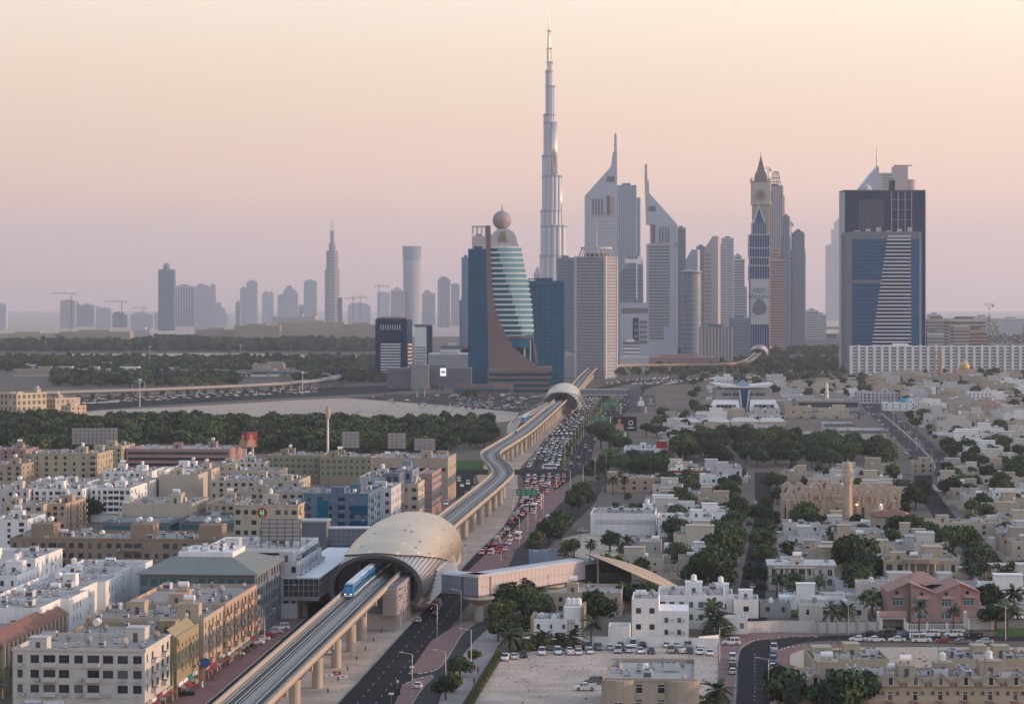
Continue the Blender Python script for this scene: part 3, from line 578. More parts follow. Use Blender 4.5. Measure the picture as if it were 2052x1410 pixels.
SK = [("pale slab cut by the picture's left edge on the skyline", [(-18, 12, 609)], 'bands', 'palegrey', 'alu'),
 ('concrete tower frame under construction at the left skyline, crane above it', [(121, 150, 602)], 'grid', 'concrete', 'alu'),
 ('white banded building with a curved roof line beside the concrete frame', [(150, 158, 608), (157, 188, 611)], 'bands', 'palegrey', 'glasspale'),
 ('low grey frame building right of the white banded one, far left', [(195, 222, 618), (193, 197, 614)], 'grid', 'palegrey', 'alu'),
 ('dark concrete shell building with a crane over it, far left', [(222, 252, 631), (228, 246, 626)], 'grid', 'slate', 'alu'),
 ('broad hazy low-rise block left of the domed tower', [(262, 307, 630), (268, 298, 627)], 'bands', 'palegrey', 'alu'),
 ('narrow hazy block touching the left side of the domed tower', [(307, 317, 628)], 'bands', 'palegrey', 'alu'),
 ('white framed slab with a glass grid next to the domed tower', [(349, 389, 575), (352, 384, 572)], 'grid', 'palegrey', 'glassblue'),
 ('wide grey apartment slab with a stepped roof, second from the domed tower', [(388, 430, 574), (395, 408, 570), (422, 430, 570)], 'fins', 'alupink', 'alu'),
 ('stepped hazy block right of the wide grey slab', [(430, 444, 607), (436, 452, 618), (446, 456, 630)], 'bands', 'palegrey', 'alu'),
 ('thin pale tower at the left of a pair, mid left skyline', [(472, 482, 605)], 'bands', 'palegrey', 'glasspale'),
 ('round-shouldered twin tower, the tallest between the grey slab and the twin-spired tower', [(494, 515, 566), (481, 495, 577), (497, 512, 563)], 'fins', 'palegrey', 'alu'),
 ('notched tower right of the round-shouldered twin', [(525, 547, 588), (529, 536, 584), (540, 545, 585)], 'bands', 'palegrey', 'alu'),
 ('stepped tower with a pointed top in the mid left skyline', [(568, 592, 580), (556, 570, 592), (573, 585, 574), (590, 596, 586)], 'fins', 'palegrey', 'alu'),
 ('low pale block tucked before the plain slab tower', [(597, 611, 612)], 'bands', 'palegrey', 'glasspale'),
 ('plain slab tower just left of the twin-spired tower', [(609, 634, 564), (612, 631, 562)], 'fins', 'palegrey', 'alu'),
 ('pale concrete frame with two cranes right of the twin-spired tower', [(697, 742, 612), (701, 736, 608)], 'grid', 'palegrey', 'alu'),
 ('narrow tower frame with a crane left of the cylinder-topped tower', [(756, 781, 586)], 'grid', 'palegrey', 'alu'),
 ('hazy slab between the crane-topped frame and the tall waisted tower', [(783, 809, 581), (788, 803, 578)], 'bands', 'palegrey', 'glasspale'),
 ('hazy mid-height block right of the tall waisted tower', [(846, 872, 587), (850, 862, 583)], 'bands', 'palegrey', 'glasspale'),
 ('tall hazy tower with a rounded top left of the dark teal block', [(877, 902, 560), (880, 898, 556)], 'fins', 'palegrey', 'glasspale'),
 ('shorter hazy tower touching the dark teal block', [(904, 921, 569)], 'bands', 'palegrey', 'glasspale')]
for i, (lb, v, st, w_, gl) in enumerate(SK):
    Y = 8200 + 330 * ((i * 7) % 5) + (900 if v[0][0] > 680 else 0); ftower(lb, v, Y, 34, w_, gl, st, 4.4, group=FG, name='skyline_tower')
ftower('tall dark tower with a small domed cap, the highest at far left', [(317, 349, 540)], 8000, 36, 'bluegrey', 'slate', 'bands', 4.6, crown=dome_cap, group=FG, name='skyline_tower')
crane('crane with a long jib over the concrete frame, far left', 142, 592, 100, 152, 588, 8200)
crane('crane over the dark concrete shell, second from the left', 243, 606, 207, 254, 604.5, 8400)
crane('faint crane over the hazy low-rise block, third from the left', 285, 619, 262, 293, 617, 9000); crane('left crane of the pair on the pale frame beside the twin-spired tower', 707, 596, 690, 712, 598, 9100)
crane('right crane of the pair on the pale frame beside the twin-spired tower', 722, 594, 712, 738, 596, 9130); crane('crane on the narrow tower frame left of the waisted tower', 759, 571, 750, 783, 574, 9300)
# twin-spired tower
Y = 8000; k = Y / F; r = thing('twin_spired_tower', 'slender stepped hotel tower ending in two thin spires', 'tower', (gx(665, Y), Y, 0)); mb = MB(); bd = MB()
for hw, y in ((15, 540), (12, 502), (7, 487), (4, 462)):
    a = hw * k; mb.prism([(a * math.cos(R(22.5 + 45 * i)) * 1.05, 18 + 17 * math.sin(R(22.5 + 45 * i)) * hw / 15) for i in range(8)], 0, gz(y, Y))
    for z in range(10, int(gz(y, Y)), 5): bd.prism([(a * math.cos(R(22.5 + 45 * i)) * 1.07, 18 + 17.5 * math.sin(R(22.5 + 45 * i)) * hw / 15) for i in range(8)], z, z + 2)
mb.box(14 * k, 20 * k, 6, 26, 0, gz(596, Y)); mb.build('wall', 'slate', r); stuff(bd.build('facade_bands', 'palegrey', r))
for dx in (-2.2, 2.2): mb = MB(); mb.tube((dx * k, 18, gz(466, Y)), (dx * k, 18, gz(438, Y)), 1.2, 6, 0, .5); mb.build('spire', 'bluegrey', r)
# tall waisted cylinder tower
Y = 9500; k = Y / F; r = thing('waisted_tower', 'tall hazy tower with a flared flat top standing alone on the left skyline', 'tower', (gx(825, Y), Y, 0)); mb = MB()
mb.lathe([(18 * k, 0), (17.5 * k, gz(590, Y)), (17.2 * k, gz(550, Y)), (18.2 * k, gz(515, Y)), (19.3 * k, gz(495, Y)), (19.3 * k, gz(493, Y))], 24, 0, 25); mb.build('wall', 'bluegrey', r, smooth=False)
bd = MB()
for z in range(12, int(gz(520, Y)), 5): bd.lathe([(17.7 * k + .6, z), (17.7 * k + .6, z + 2)], 24, 0, 25)
stuff(bd.build('facade_bands', 'palegrey', r))
# low malls at the foot of the left skyline
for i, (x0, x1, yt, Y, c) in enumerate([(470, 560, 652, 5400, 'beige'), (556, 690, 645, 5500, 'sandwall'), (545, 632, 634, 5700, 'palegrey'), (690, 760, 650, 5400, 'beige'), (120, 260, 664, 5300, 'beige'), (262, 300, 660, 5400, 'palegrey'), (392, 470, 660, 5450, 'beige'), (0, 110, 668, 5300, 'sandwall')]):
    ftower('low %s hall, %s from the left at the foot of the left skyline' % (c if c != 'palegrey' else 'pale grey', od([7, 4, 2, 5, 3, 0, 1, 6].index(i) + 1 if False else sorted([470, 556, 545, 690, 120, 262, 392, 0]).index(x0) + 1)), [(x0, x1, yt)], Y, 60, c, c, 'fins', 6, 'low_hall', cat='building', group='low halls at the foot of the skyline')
# ---- stepped supertall with wings
Y = 7000; k = Y / F; r = thing('supertall_tower', 'extremely tall stepped tower tapering to a needle spire', 'tower', (gx(1100, Y), Y, 0))
def scal(a, b, g=0.0):
    # scalloped plan: rounded bays across the front between x = -a and x = b
    P = []; n = 5; w_ = (a + b) / n; c_ = (b - a) / 2; hw = (a + b) / 2; f = 1 + g / hw
    for i in range(n):
        for j in range(7): t = PI * j / 7; x = -a + w_ * i + w_ / 2 - w_ / 2 * math.cos(t); P.append((c_ + (x - c_) * f, (-w_ * .42 * math.sin(t) - hw * .5 * (1 - ((x - c_) / hw) ** 2)) * f))
    return P + [(c_ + hw * f, hw * f), (c_ - hw * f, hw * f)]
TIERS = [(60, 3, 4), (95, 5, 6.8), (123, 5, 9.6), (141, 8.5, 9.6), (171, 8.5, 16), (228, 13.5, 16), (244, 13.5, 21), (310, 17, 21), (351, 17, 33), (420, 20.5, 33), (451, 20.5, 45), (510, 23, 45)]; bd = MB()
for i, (y, a_, b_) in enumerate(TIERS):
    a_ *= 1.14; b_ *= 1.14; z = gz(y, Y); z0 = gz(TIERS[i + 1][0], Y) if i < 11 else 0; mb = MB(); mb.prism(scal(a_, b_), z0, z); mb.build('tier', 'alu', r); mb = MB(); mb.prism(scal(a_, b_, .8), z - 7, z - 2); mb.build('louvre_band', 'bluegrey', r)
    zz = z - 16
    while zz > z0: bd.prism(scal(a_, b_, .35), zz, zz + 2.4, top=True, bot=True); zz -= 9
stuff(bd.build('floor_lines', 'palegrey', r)); mb = MB(); mb.lathe([(9, gz(352, Y)), (9, gz(245, Y))], 32, 15, -9); mb.build('glazed_nose', 'burj', r, smooth=True); mb = MB(); mb.lathe([(5, gz(450, Y)), (5, gz(352, Y))], 24, 32.5, -3); mb.build('glazed_nose', 'burj', r, smooth=True)  # added bright metal cylinders, placed to catch the low sun as a glint
mb = MB(); mb.lathe([(5.2, 500), (5.0, gz(73, Y)), (3.0, gz(72, Y)), (2.4, gz(50, Y)), (1.2, gz(48, Y)), (.35, gz(21, Y))], 10); mb.build('spire', 'burj', r)
# ---- office twins with slanted roofs (profile extruded)
def slab(label, Y, xc, poly, dep, m, yaw=0.0, name='slant_roof_tower', cat='tower'):
    k = Y / F; r = thing(name, label, cat, (gx(xc, Y), Y, 0), -yaw); mb = MB(); P = [((x - xc) * k, gz(y, Y) if y < 9999 else 0) for x, y in poly]; n = len(P)
    mb.q([(x, 0, z) for x, z in P]); mb.q([(x, dep, z) for x, z in P][::-1])
    for i in range(n): (xa, za), (xb, zb) = P[i], P[(i + 1) % n]; mb.q([(xa, 0, za), (xb, 0, zb), (xb, dep, zb), (xa, dep, za)])
    mb.build('wall', m, r); return r, k
def proud(r, nm, m, Y, xc, x0, x1, y0, y1, d=.7, dep=None):
    k = Y / F; mb = MB(); mb.box((x0 - xc) * k, (x1 - xc) * k, -d, .2, gz(y1, Y), gz(y0, Y)); return mb.build(nm, m, r)
Y = 3900
r, k = slab('left of the two slant-roofed office towers, its mast on the right corner', Y, 1205, [(1173, 1e4), (1173, 391), (1226, 332), (1229.5, 304), (1232.5, 303), (1233, 267), (1235.5, 267), (1236.5, 330), (1237, 1e4)], 42, 'alu')
for x in (1187, 1193, 1199, 1205): proud(r, 'slot_window', 'slate', Y, 1205, x, x + 3, 399, 431)
proud(r, 'shaft_recess', 'brown', Y, 1205, 1216, 1222, 392, 431); proud(r, 'shaft_fin', 'pink', Y, 1205, 1226, 1230, 393, 431, 1.5); proud(r, 'grille', 'slate', Y, 1205, 1216, 1232, 354, 364)
proud(r, 'ledge', 'alupink', Y, 1205, 1173, 1236, 431, 433, 1.0)
for i in range(36): proud(r, 'floor_band', 'palegrey', Y, 1205, 1176, 1235, 440 + i * 7, 443 + i * 7, .8)
r, k = slab('right of the two slant-roofed office towers, its mast on the left corner', Y, 1328, [(1298, 1e4), (1298, 488), (1305, 488), (1305, 449), (1297.5, 449), (1294.5, 360), (1294.5, 328), (1296.5, 328), (1297.5, 362), (1300.5, 364), (1301, 387), (1354, 446), (1358, 452), (1358, 1e4)], 42, 'alu')
for x in (1321, 1327, 1333, 1338.5): proud(r, 'slot_window', 'slate', Y, 1328, x, x + 2.6, 455, 487)
proud(r, 'shaft_recess', 'brown', Y, 1328, 1306, 1313, 450, 487); proud(r, 'grille', 'slate', Y, 1328, 1300, 1314, 413, 423); proud(r, 'edge_fin', 'palegrey', Y, 1328, 1354, 1358, 452, 690, 1.2)
for i in range(30): proud(r, 'floor_band', 'slate', Y, 1328, 1300, 1342 if i < 26 else 1330, 493 + i * 6.3, 496.5 + i * 6.3, .8)
proud(r, 'ledge', 'alupink', Y, 1328, 1298, 1358, 488, 491, 1.2)
# towers between and behind them
ftower('fluted grey tower directly behind the left slant-roofed tower', [(1238, 1275, 371), (1240, 1283, 396), (1236, 1288, 520)], 4300, 40, 'alu', 'bluegrey', 'strips', 5, nfin=8)
ftower('thin slab behind the right slant-roofed tower', [(1358, 1374, 457), (1358, 1372, 520)], 4400, 30, 'bluegrey', 'slate', 'bands', 5)
ftower('blue-grey slab between the supertall and the ribbed concrete tower', [(1118, 1150, 517)], 4100, 40, 'bluegrey', 'slate', 'grid', 5.5, nfin=5)
ftower('small hazy stepped block at the foot of the supertall', [(1070, 1084, 545), (1074, 1080, 537)], 7200, 30, 'palegrey', 'glasspale', 'bands', 5)
r, k = slab('blue-grey building with white pointed sails above its roof', 3700, 1266, [(1243, 1e4), (1243, 545), (1262, 526), (1262, 512), (1273, 519), (1279, 508), (1288, 530), (1291, 1e4)], 40, 'bluegrey', name='sail_roof_building')
proud(r, 'sail', 'white', 3700, 1266, 1252, 1276, 519, 527, 1.2); proud(r, 'sail', 'white', 3700, 1266, 1277, 1286, 514, 529, 1.2); proud(r, 'corner_fin', 'white', 3700, 1266, 1274.5, 1277, 520, 600, 1.4)
for i in range(16): proud(r, 'floor_band', 'slate', 3700, 1266, 1245, 1289, 540 + i * 7, 543 + i * 7, .6)
r = thing('gate_building', 'grey monumental gate building with an open middle, left of the slant-roofed tower', 'building', (gx(1272, 3600), 3600, 0)); k = 3600 / F
for nm, x0, x1, y0, y1, m in (('crossbeam', 1244, 1300, 606, 637, 'alu'), ('leg', 1244, 1268, 637, 1e4, 'alu'), ('leg', 1280, 1300, 637, 1e4, 'alu'), ('inner_wall', 1268, 1280, 637, 1e4, 'glassblue')):
    mb = MB(); mb.box((x0 - 1272) * k, (x1 - 1272) * k, 0 if m == 'alu' else 12, 40, gz(y1, 3600) if y1 < 9999 else 0, gz(y0, 3600)); mb.build(nm, m, r)
proud(r, 'frieze', 'slate', 3600, 1272, 1246, 1298, 617, 627)
for i in range(4): proud(r, 'window_panel', 'slate', 3600, 1272, 1271 + i * 0, 1279, 645 + i * 12, 652 + i * 12)
for i in range(5): proud(r, 'window_panel', 'slate', 3600, 1272, 1282, 1297, 642 + i * 10, 648 + i * 10)
# ---- cluster right of the twins
def slant(label, poly, Y, xc, lit, m='alu', yaw=R(14), dep=26):
    r, k = slab(label, Y, xc, poly, dep, m, yaw); return r
slant('small tower with a roof slanting down to the left and a sunlit edge', [(1367, 1e4), (1367, 535), (1374, 520), (1386, 500), (1398, 500), (1398, 1e4)], 4500, 1383, 0)
ftower('narrow hazy tower between the two small slant-topped ones', [(1398, 1413, 494)], 4700, 30, 'bluegrey', 'slate', 'bands', 5.5)
r = thing('curved_glass_building', 'blue building with a curved glass drum under its roof disc', 'building', (gx(1387, 4100), 4100, 0)); k = 4100 / F; mb = MB()
mb.lathe([(20 * k, 0), (20 * k, gz(548, 4100)), (22 * k, gz(546, 4100)), (22 * k, gz(543, 4100)), (15 * k, gz(541, 4100))], 20, 0, 20); mb.build('wall', 'glasspale', r); bd = MB()
for i in range(14): z = 8 + i * 8; bd.lathe([(20.4 * k, z), (20.4 * k, z + 2.6)], 20, 0, 20)
stuff(bd.build('facade_bands', 'bluegrey', r))
r = slant('taller slant-topped tower with a broad sunlit edge beside the pale towers', [(1411, 1e4), (1411, 499), (1428, 473), (1439, 473), (1439, 1e4)], 4300, 1425, 0, 'alupink', R(18), 20)
for i in range(20): proud(r, 'floor_band', 'bluegrey', 4300, 1425, 1412, 1425, 510 + i * 8, 513 + i * 8)
ftower('pale hazy twin tower right of the tall slant-topped one', [(1440, 1456, 493), (1449, 1470, 477), (1441, 1478, 530)], 5200, 36, 'palegrey', 'glasspale', 'grid', 5.5)
ftower('pale stepped tower left of the clock tower', [(1471, 1492, 519), (1474, 1486, 512), (1485, 1497, 575)], 5000, 32, 'palegrey', 'glasspale', 'bands', 5.5)
ftower('beige striped mid-rise block in front of the towers', [(1405, 1468, 655)], 3450, 34, 'alupink', 'slate', 'strips', 4, nfin=9, name='midrise_block', cat='building')
ftower('dark low block between the striped block and the clock tower', [(1466, 1504, 637), (1470, 1490, 655)], 3700, 30, 'bluegrey', 'slate', 'grid', 5, name='midrise_block', cat='building')
# clock tower
Y = 4350; k = Y / F; xc = 1524; r = thing('clock_tower', 'cream high-rise with a giant clock face and a pointed spire roof', 'tower', (gx(xc, Y), Y, 0), -R(8)); L = lambda v: v * k
mb = MB(); mb.box(-L(17), L(17), 0, L(34), 0, gz(410, Y)); mb.box(-L(19.5), L(19.5), -3, L(34) + 3, gz(410, Y), gz(366, Y)); mb.build('wall', 'cream', r)
bd = MB()
for i in range(7): x = -L(17) + L(34) * i / 6.6; bd.box(x, x + L(2), -1, 0, 20, gz(412, Y)); y = L(34) * i / 6.6; bd.box(L(17), L(17) + 1, y, y + L(2), 20, gz(412, Y))
for i in range(50): z = 15 + i * 4.8; bd.box(-L(17.3), L(17.3), -.5, L(34.3), z, z + 1.2)
stuff(bd.build('facade_bands', 'beige', r))
def clock(rz, loc):
    mb = MB(); c = 0, 0
    mb.loft([[(L(11) * math.cos(t) * s, y, L(11) * math.sin(t) * s) for t in [2 * PI * i / 28 for i in range(28)]] for s, y in ((1, 0), (1, -1.5), (.8, -1.5), (.8, -.8))]); o = mb.build('clock_face', 'beige', r, loc, rz)
    for i in range(8): m2 = MB(); a = 2 * PI * i / 8; m2.tube((L(2) * math.cos(a), -1.8, L(2) * math.sin(a)), (L(10) * math.cos(a), -1.8, L(10) * math.sin(a)), .6); m2.build('clock_bar', 'brown', o)
    m2 = MB(); m2.box(-L(2.5), L(2.5), -2.4, -1, -L(2.5), L(2.5)); m2.build('clock_hub', 'brown', o)
clock(0, (0, -3, gz(391, Y))); clock(PI / 2, (L(19.5), L(17), gz(391, Y)))
mb = MB(); mb.loft([[(sx_ * L(h), L(17) + sy * L(h), gz(y, Y)) for sx_, sy in ((-1, -1), (1, -1), (1, 1), (-1, 1))] for h, y in ((20, 366), (18, 364), (13, 363), (12, 352), (9, 343), (7, 342), (7, 338), (5.5, 333), (.4, 311))]); mb.build('roof', 'granite', r)
mb = MB(); mb.tube((0, L(17), gz(313, Y)), (0, L(17), gz(304, Y)), .8); mb.build('finial', 'slate', r)
for sx_ in (-1, 1):
    for sy in (0, 1): mb = MB(); mb.lathe([(3, gz(366, Y)), (3, gz(361, Y)), (.2, gz(355, Y))], 6, sx_ * L(18), L(1) + sy * L(32)); mb.build('pinnacle', 'cream', r)
# glass tower with pyramid top and a car advertisement
Y = 3950; k = Y / F; xc = 1522; r = thing('pyramid_top_tower', 'blue glass tower with a pyramid top and a huge car poster', 'tower', (gx(xc, Y), Y, 0))
for i, (w_, y0, y1) in enumerate([(19.5, 1e4, 655), (18.5, 655, 560), (20, 562, 532), (18.5, 532, 516), (20, 516, 470), (14, 470, 446), (11, 446, 440)]):
    mb = MB(); mb.box(-L(w_), L(w_), (20 - w_) * k, L(34), gz(y0, Y) if y0 < 9999 else 0, gz(y1, Y)); mb.build('glass_tier', 'glassblue', r)
    z0 = max(gz(y0, Y) if y0 < 9999 else 0, 0)
    for j in range(9): mb = MB(); x = -L(w_) + L(2 * w_) * j / 8; mb.box(x - .35, x + .35, (20 - w_) * k - .8, (20 - w_) * k, z0, gz(y1, Y)); mb.build('fin', 'alu', r)
for y in (470, 497, 516, 532, 560): proud(r, 'ledge', 'palegrey', Y, xc, xc - 20.3, xc + 20.3, y - 1, y + 1, 1.2)
mb = MB(); a = L(11); mb.loft([[(-a, L(6), gz(446, Y)), (a, L(6), gz(446, Y)), (a, L(28), gz(446, Y)), (-a, L(28), gz(446, Y))], [(-.2, L(17), gz(413, Y)), (.2, L(17), gz(413, Y)), (.2, L(17.2), gz(413, Y)), (-.2, L(17.2), gz(413, Y))]]); mb.build('pyramid', 'glassblue', r)
for s in (-1, 1): mb = MB(); mb.tube((s * a, L(6), gz(446, Y)), (0, L(17), gz(412, Y)), 1.2); mb.build('ridge', 'palegrey', r)
ps = proud(r, 'poster', 'adpale', Y, xc, xc - 17.5, xc + 17.5, 561, 650, 2.2); ps['label'] = 'pale building-high poster showing an oval emblem and a dark car'
t = ob('lettering', text_mesh('HYUNDAI', 8.5, 'slate', .2), ps, (0, -2.5, gz(598, Y))); t.rotation_euler = (PI / 2, 0, 0)
mb = MB(); mb.loft([[((8 + s) * 1.35 * math.cos(q), y, gz(582, Y) + (4.0 + s) * math.sin(q)) for q in [2 * PI * i / 24 for i in range(24)]] for s, y in ((0, -2.3), (0, -2.7), (-1.1, -2.7), (-1.1, -2.3))], cap=False)
for s in (-1, 1): mb.tube((s * 3.2 - 1, -2.6, gz(582, Y) - 3), (s * 3.2 + 1, -2.6, gz(582, Y) + 3), .6)
mb.tube((-3, -2.6, gz(582, Y) - .3), (3, -2.6, gz(582, Y) + .3), .6); mb.build('emblem', 'slate', ps)
mb = MB(); P = [(-12, 0), (-11, 8), (-7, 14), (-3, 19), (4, 18), (9, 11), (11.5, 3), (9, -4), (-2, -8), (-10, -5)]; mb.q([(x, -2.45, gz(622, Y) + z) for x, z in P]); mb.build('car_picture', 'slate', ps)
# unfinished tower with crane, and neighbours to its right
def steelcrown(r, Y, k, xc, hi):
    mb = MB()
    for i in range(6):
        for z0, z1, s0, s1 in ((0, 14, 1, .8), (14, 26, .8, .55)):
            x = (-1 + 2 * i / 5) * 10 * k; mb.tube((x * s0, 2, hi + z0), (x * s1, 6, hi + z1), .8)
    for z, s in ((7, .9), (14, .8), (26, .55)): mb.box(-10 * k * s, 10 * k * s, 2, 3.5, hi + z, hi + z + 1.4)
    mb.build('steel_crown', 'metaldark', r)
ftower('unfinished tower with a steel crown behind the clock tower', [(1541, 1569, 372), (1538, 1572, 392)], 4700, 36, 'alupink', 'slate', 'strips', 5, nfin=6, yaw=0, crown=steelcrown)
ftower('brown-grey lower wing under the unfinished tower', [(1544, 1575, 520), (1548, 1562, 505)], 4450, 30, 'pink', 'slate', 'bands', 5)
crane('crane leaning over the unfinished tower beside the clock spire', 1540, 340, 1527, 1546, 338, 4690)
ftower('slim blue-grey tower right of the unfinished one', [(1572, 1582, 433), (1570, 1584, 475)], 4600, 26, 'bluegrey', 'slate', 'strips', 5, nfin=3)
ftower('curved-top grey tower at the right end of the tower row', [(1590, 1612, 466), (1588, 1614, 500), (1594, 1609, 463)], 4800, 30, 'bluegrey', 'slate', 'strips', 5, nfin=5)
crane('crane between the slim tower and the curved-top tower', 1586, 446, 1578, 1590, 448, 4650)
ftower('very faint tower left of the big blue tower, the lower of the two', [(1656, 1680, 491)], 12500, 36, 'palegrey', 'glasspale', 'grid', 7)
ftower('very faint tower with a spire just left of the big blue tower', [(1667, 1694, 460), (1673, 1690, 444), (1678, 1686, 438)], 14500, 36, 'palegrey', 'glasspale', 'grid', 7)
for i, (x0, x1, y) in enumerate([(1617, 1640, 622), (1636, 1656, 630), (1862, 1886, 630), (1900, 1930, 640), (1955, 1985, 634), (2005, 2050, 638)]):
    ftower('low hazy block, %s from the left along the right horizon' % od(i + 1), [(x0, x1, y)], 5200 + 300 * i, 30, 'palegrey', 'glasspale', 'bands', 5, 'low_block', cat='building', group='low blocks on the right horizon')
crane('thin crane with a steep jib at the far right', 1984, 628, 1974, 1994, 610, 4300)
# ---- big blue pair on the right
Y = 3150; k = Y / F; xc = 1773; r = thing('navy_glass_tower', 'tall navy glass tower with a flat roof behind the royal blue one', 'tower', (gx(xc, Y), Y, 0)); z = gz(383, Y)
mb = MB(); mb.box(L(-81), L(81), 0, 46, 0, z); mb.build('wall', 'glassnavy', r); mb = MB(); mb.box(L(-82.5), L(82.5), -1, 47, z, z + 1.5); mb.build('roof_edge', 'metaldark', r)
for i in range(17): mb = MB(); x = L(-52 + i * 3); mb.box(x, x + .7, -.7, 0, gz(470, Y), gz(400, Y)); mb.build('fin', 'slate', r)
for x, y0, y1 in ((13, 384, 466), (26, 384, 466), (40, 384, 466), (53, 384, 466)): mb = MB(); mb.box(L(x), L(x) + .9, -.9, 0, gz(y1, Y), gz(y0, Y)); mb.build('light_fin', 'alupink', r)
for y in (400, 420, 440): mb = MB(); mb.box(L(13), L(53), -.6, -.02, gz(y + .5, Y), gz(y, Y)); mb.build('light_band', 'alupink', r)
mb = MB(); mb.box(L(-82), L(-80.6), -1, 46, 0, z - 2); mb.build('edge_strip', 'palegrey', r); mb = MB(); mb.box(L(80.8), L(82), -1, 46, 0, z - 2); mb.build('edge_strip', 'palegrey', r)
Y = 3080; k = Y / F; r = thing('royal_blue_tower', 'royal blue glass tower with a slanting field of white bands', 'tower', (gx(1776, Y), Y, 0)); xc = 1776
mb = MB(); mb.box(L(-69), L(70), 0, 40, 0, gz(466, Y)); mb.build('wall', 'glassroyal', r)
mb = MB(); mb.box(L(-82), L(-69), -.5, 38, 0, gz(466, Y)); mb.build('side_wall', 'slate', r); mb = MB(); mb.box(L(-69), L(70), -.5, 40.5, gz(479, Y), gz(464, Y)); mb.build('parapet', 'slate', r); mb = MB(); mb.box(L(66), L(70.5), -.6, 40.5, 0, gz(466, Y)); mb.build('edge_frame', 'bluegrey', r)
for i in range(31):
    y = 472 + i * 7.3; x0 = 1779 - 32 * (y - 470) / 220; proud(r, 'floor_band', 'white', Y, xc, x0, 1825 + .8 * i / 30, y, y + 2.1, .8)
    proud(r, 'band_recess', 'glassnavy', Y, xc, x0, 1825, y + 2.2, y + 7.2, .25)
for i in range(30): y = 484 + i * 7.3; proud(r, 'glass_joint', 'glassnavy', Y, xc, 1709, 1779 - 32 * (y - 470) / 220 - .5, y, y + 1.6, .25)
proud(r, 'mechanical_band', 'slate', Y, xc, 1708, 1766, 561, 567, .5)
for i in range(6): mb = MB(); x = L(-60 + 21 * i); mb.box(x, x + 6, 8, 14, gz(466, Y), gz(466, Y) + 3 + 2 * (i % 3)); mb.build('roof_unit', 'metal', r)
# tower top seen over the navy tower
Y = 3700; k = Y / F; xc = 1760; r = thing('sail_top_tower', 'grey tower top with a triangular sail and mast over the navy tower', 'tower', (gx(xc, Y), Y, 0))
mb = MB(); P = [(-36, 385), (-36, 376), (-14, 348), (0, 333), (1.5, 333), (1.5, 385)]
mb.loft([[(L(x), y, gz(q, Y)) for x, q in P] for y in (0, 30)]); mb.build('sail', 'alu', r); mb = MB(); mb.tube((0, 12, gz(335, Y)), (0, 12, gz(288, Y)), 1.6, 6, 0, .4); mb.build('mast', 'metal', r)
for nm, x0, x1, y0, m in (('roof_block', 1.5, 33, 346, 'palegrey'), ('lit_block', 33, 60, 333, 'alupink'), ('core', -36, 60, 385, 'bluegrey'), ('low_block', 22, 34, 360, 'alu')):
    mb = MB(); mb.box(L(x0), L(x1), 3, 32, 0 if nm == 'core' else gz(386, Y), gz(y0, Y)); mb.build(nm, m, r)
mb = MB(); mb.box(L(33), L(70), 10, 11, gz(332, Y), gz(330, Y)); mb.build('boom', 'metaldark', r); mb = MB(); mb.lathe([(L(10), gz(386, Y)), (L(10), gz(359, Y))], 18, L(69), 16); mb.build('drum', 'alupink', r)
for i in range(5): mb = MB(); mb.box(L(8), L(30), 2.4, 3, gz(352 + i * 6, Y), gz(350 + i * 6, Y)); mb.build('roof_band', 'slate', r)
mb = MB(); mb.lathe([(L(11), gz(386, Y)), (L(10.5), gz(378, Y)), (L(7), gz(372, Y)), (L(1), gz(369, Y))], 16, L(-24), -2); mb.build('dome', 'palegrey', r, smooth=True)
# ---- long white apartment block, every window its own part up to 300
Y = 2960; k = Y / F; xc = 1880; r = thing('white_apartment_block', 'very long white apartment block with rows of dark windows below the blue tower', 'apartment block', (gx(1706, Y), Y, 0)); z1 = gz(693, Y); n = 24; cw = 15.4 * k; NF = 9; fh = (z1 - 3) / NF
mb = MB(); mb.box(0, n * cw, 1.0, 18, 0, z1); mb.box(n * cw * .23, n * cw * .31, 4, 14, z1, z1 + 3); mb.build('wall', 'white', r)
for c in range(n + 1): mb = MB(); mb.box(c * cw - 1.3, c * cw + 1.3, -.6, 1.0, 0, z1 + (1.4 if c % 2 else .4)); mb.build('pilaster', 'white', r)
wm = MB(); wm.box(-cw * .30, cw * .30, -.15, .1, .3, fh * .62); wme = wm.mesh('window', ('slate',)); sm = MB(); sm.box(-cw * .36, cw * .36, -.5, .1, -.4, .25); sme = sm.mesh('balcony_ledge', ('white',))
for c in range(n):
    for f in range(NF): ob('window', wme, r, (c * cw + cw / 2, 1.0, 3 + f * fh))
for f in range(NF):
    mb = MB()
    for c in range(n): mb.box(c * cw + cw * .18, c * cw + cw * .82, .35, 1.0, 2.7 + f * fh, 3.2 + f * fh)
    mb.build('balcony_row', 'white', r)
occ(gx(1690, Y), gx(2100, Y), Y - 5, Y + 40)
for i, (x0, x1, y, Yb, w_) in enumerate([(1858, 1905, 640, 3500, 'cream'), (1900, 1975, 640, 3400, 'palegrey'), (1912, 1942, 652, 3200, 'cream'), (1942, 1978, 662, 3250, 'beige'), (1858, 1890, 668, 3150, 'palegrey')]):
    ftower('%s annex block, %s from the blue tower behind the white apartments' % ({'cream': 'cream', 'palegrey': 'pale grey', 'beige': 'beige'}[w_], od(i + 1)), [(x0, x1, y)], Yb, 30, w_, 'brown' if i % 2 else 'slate', 'bands', 4.5, 'annex_block', cat='building', group='annex blocks behind the white apartments')
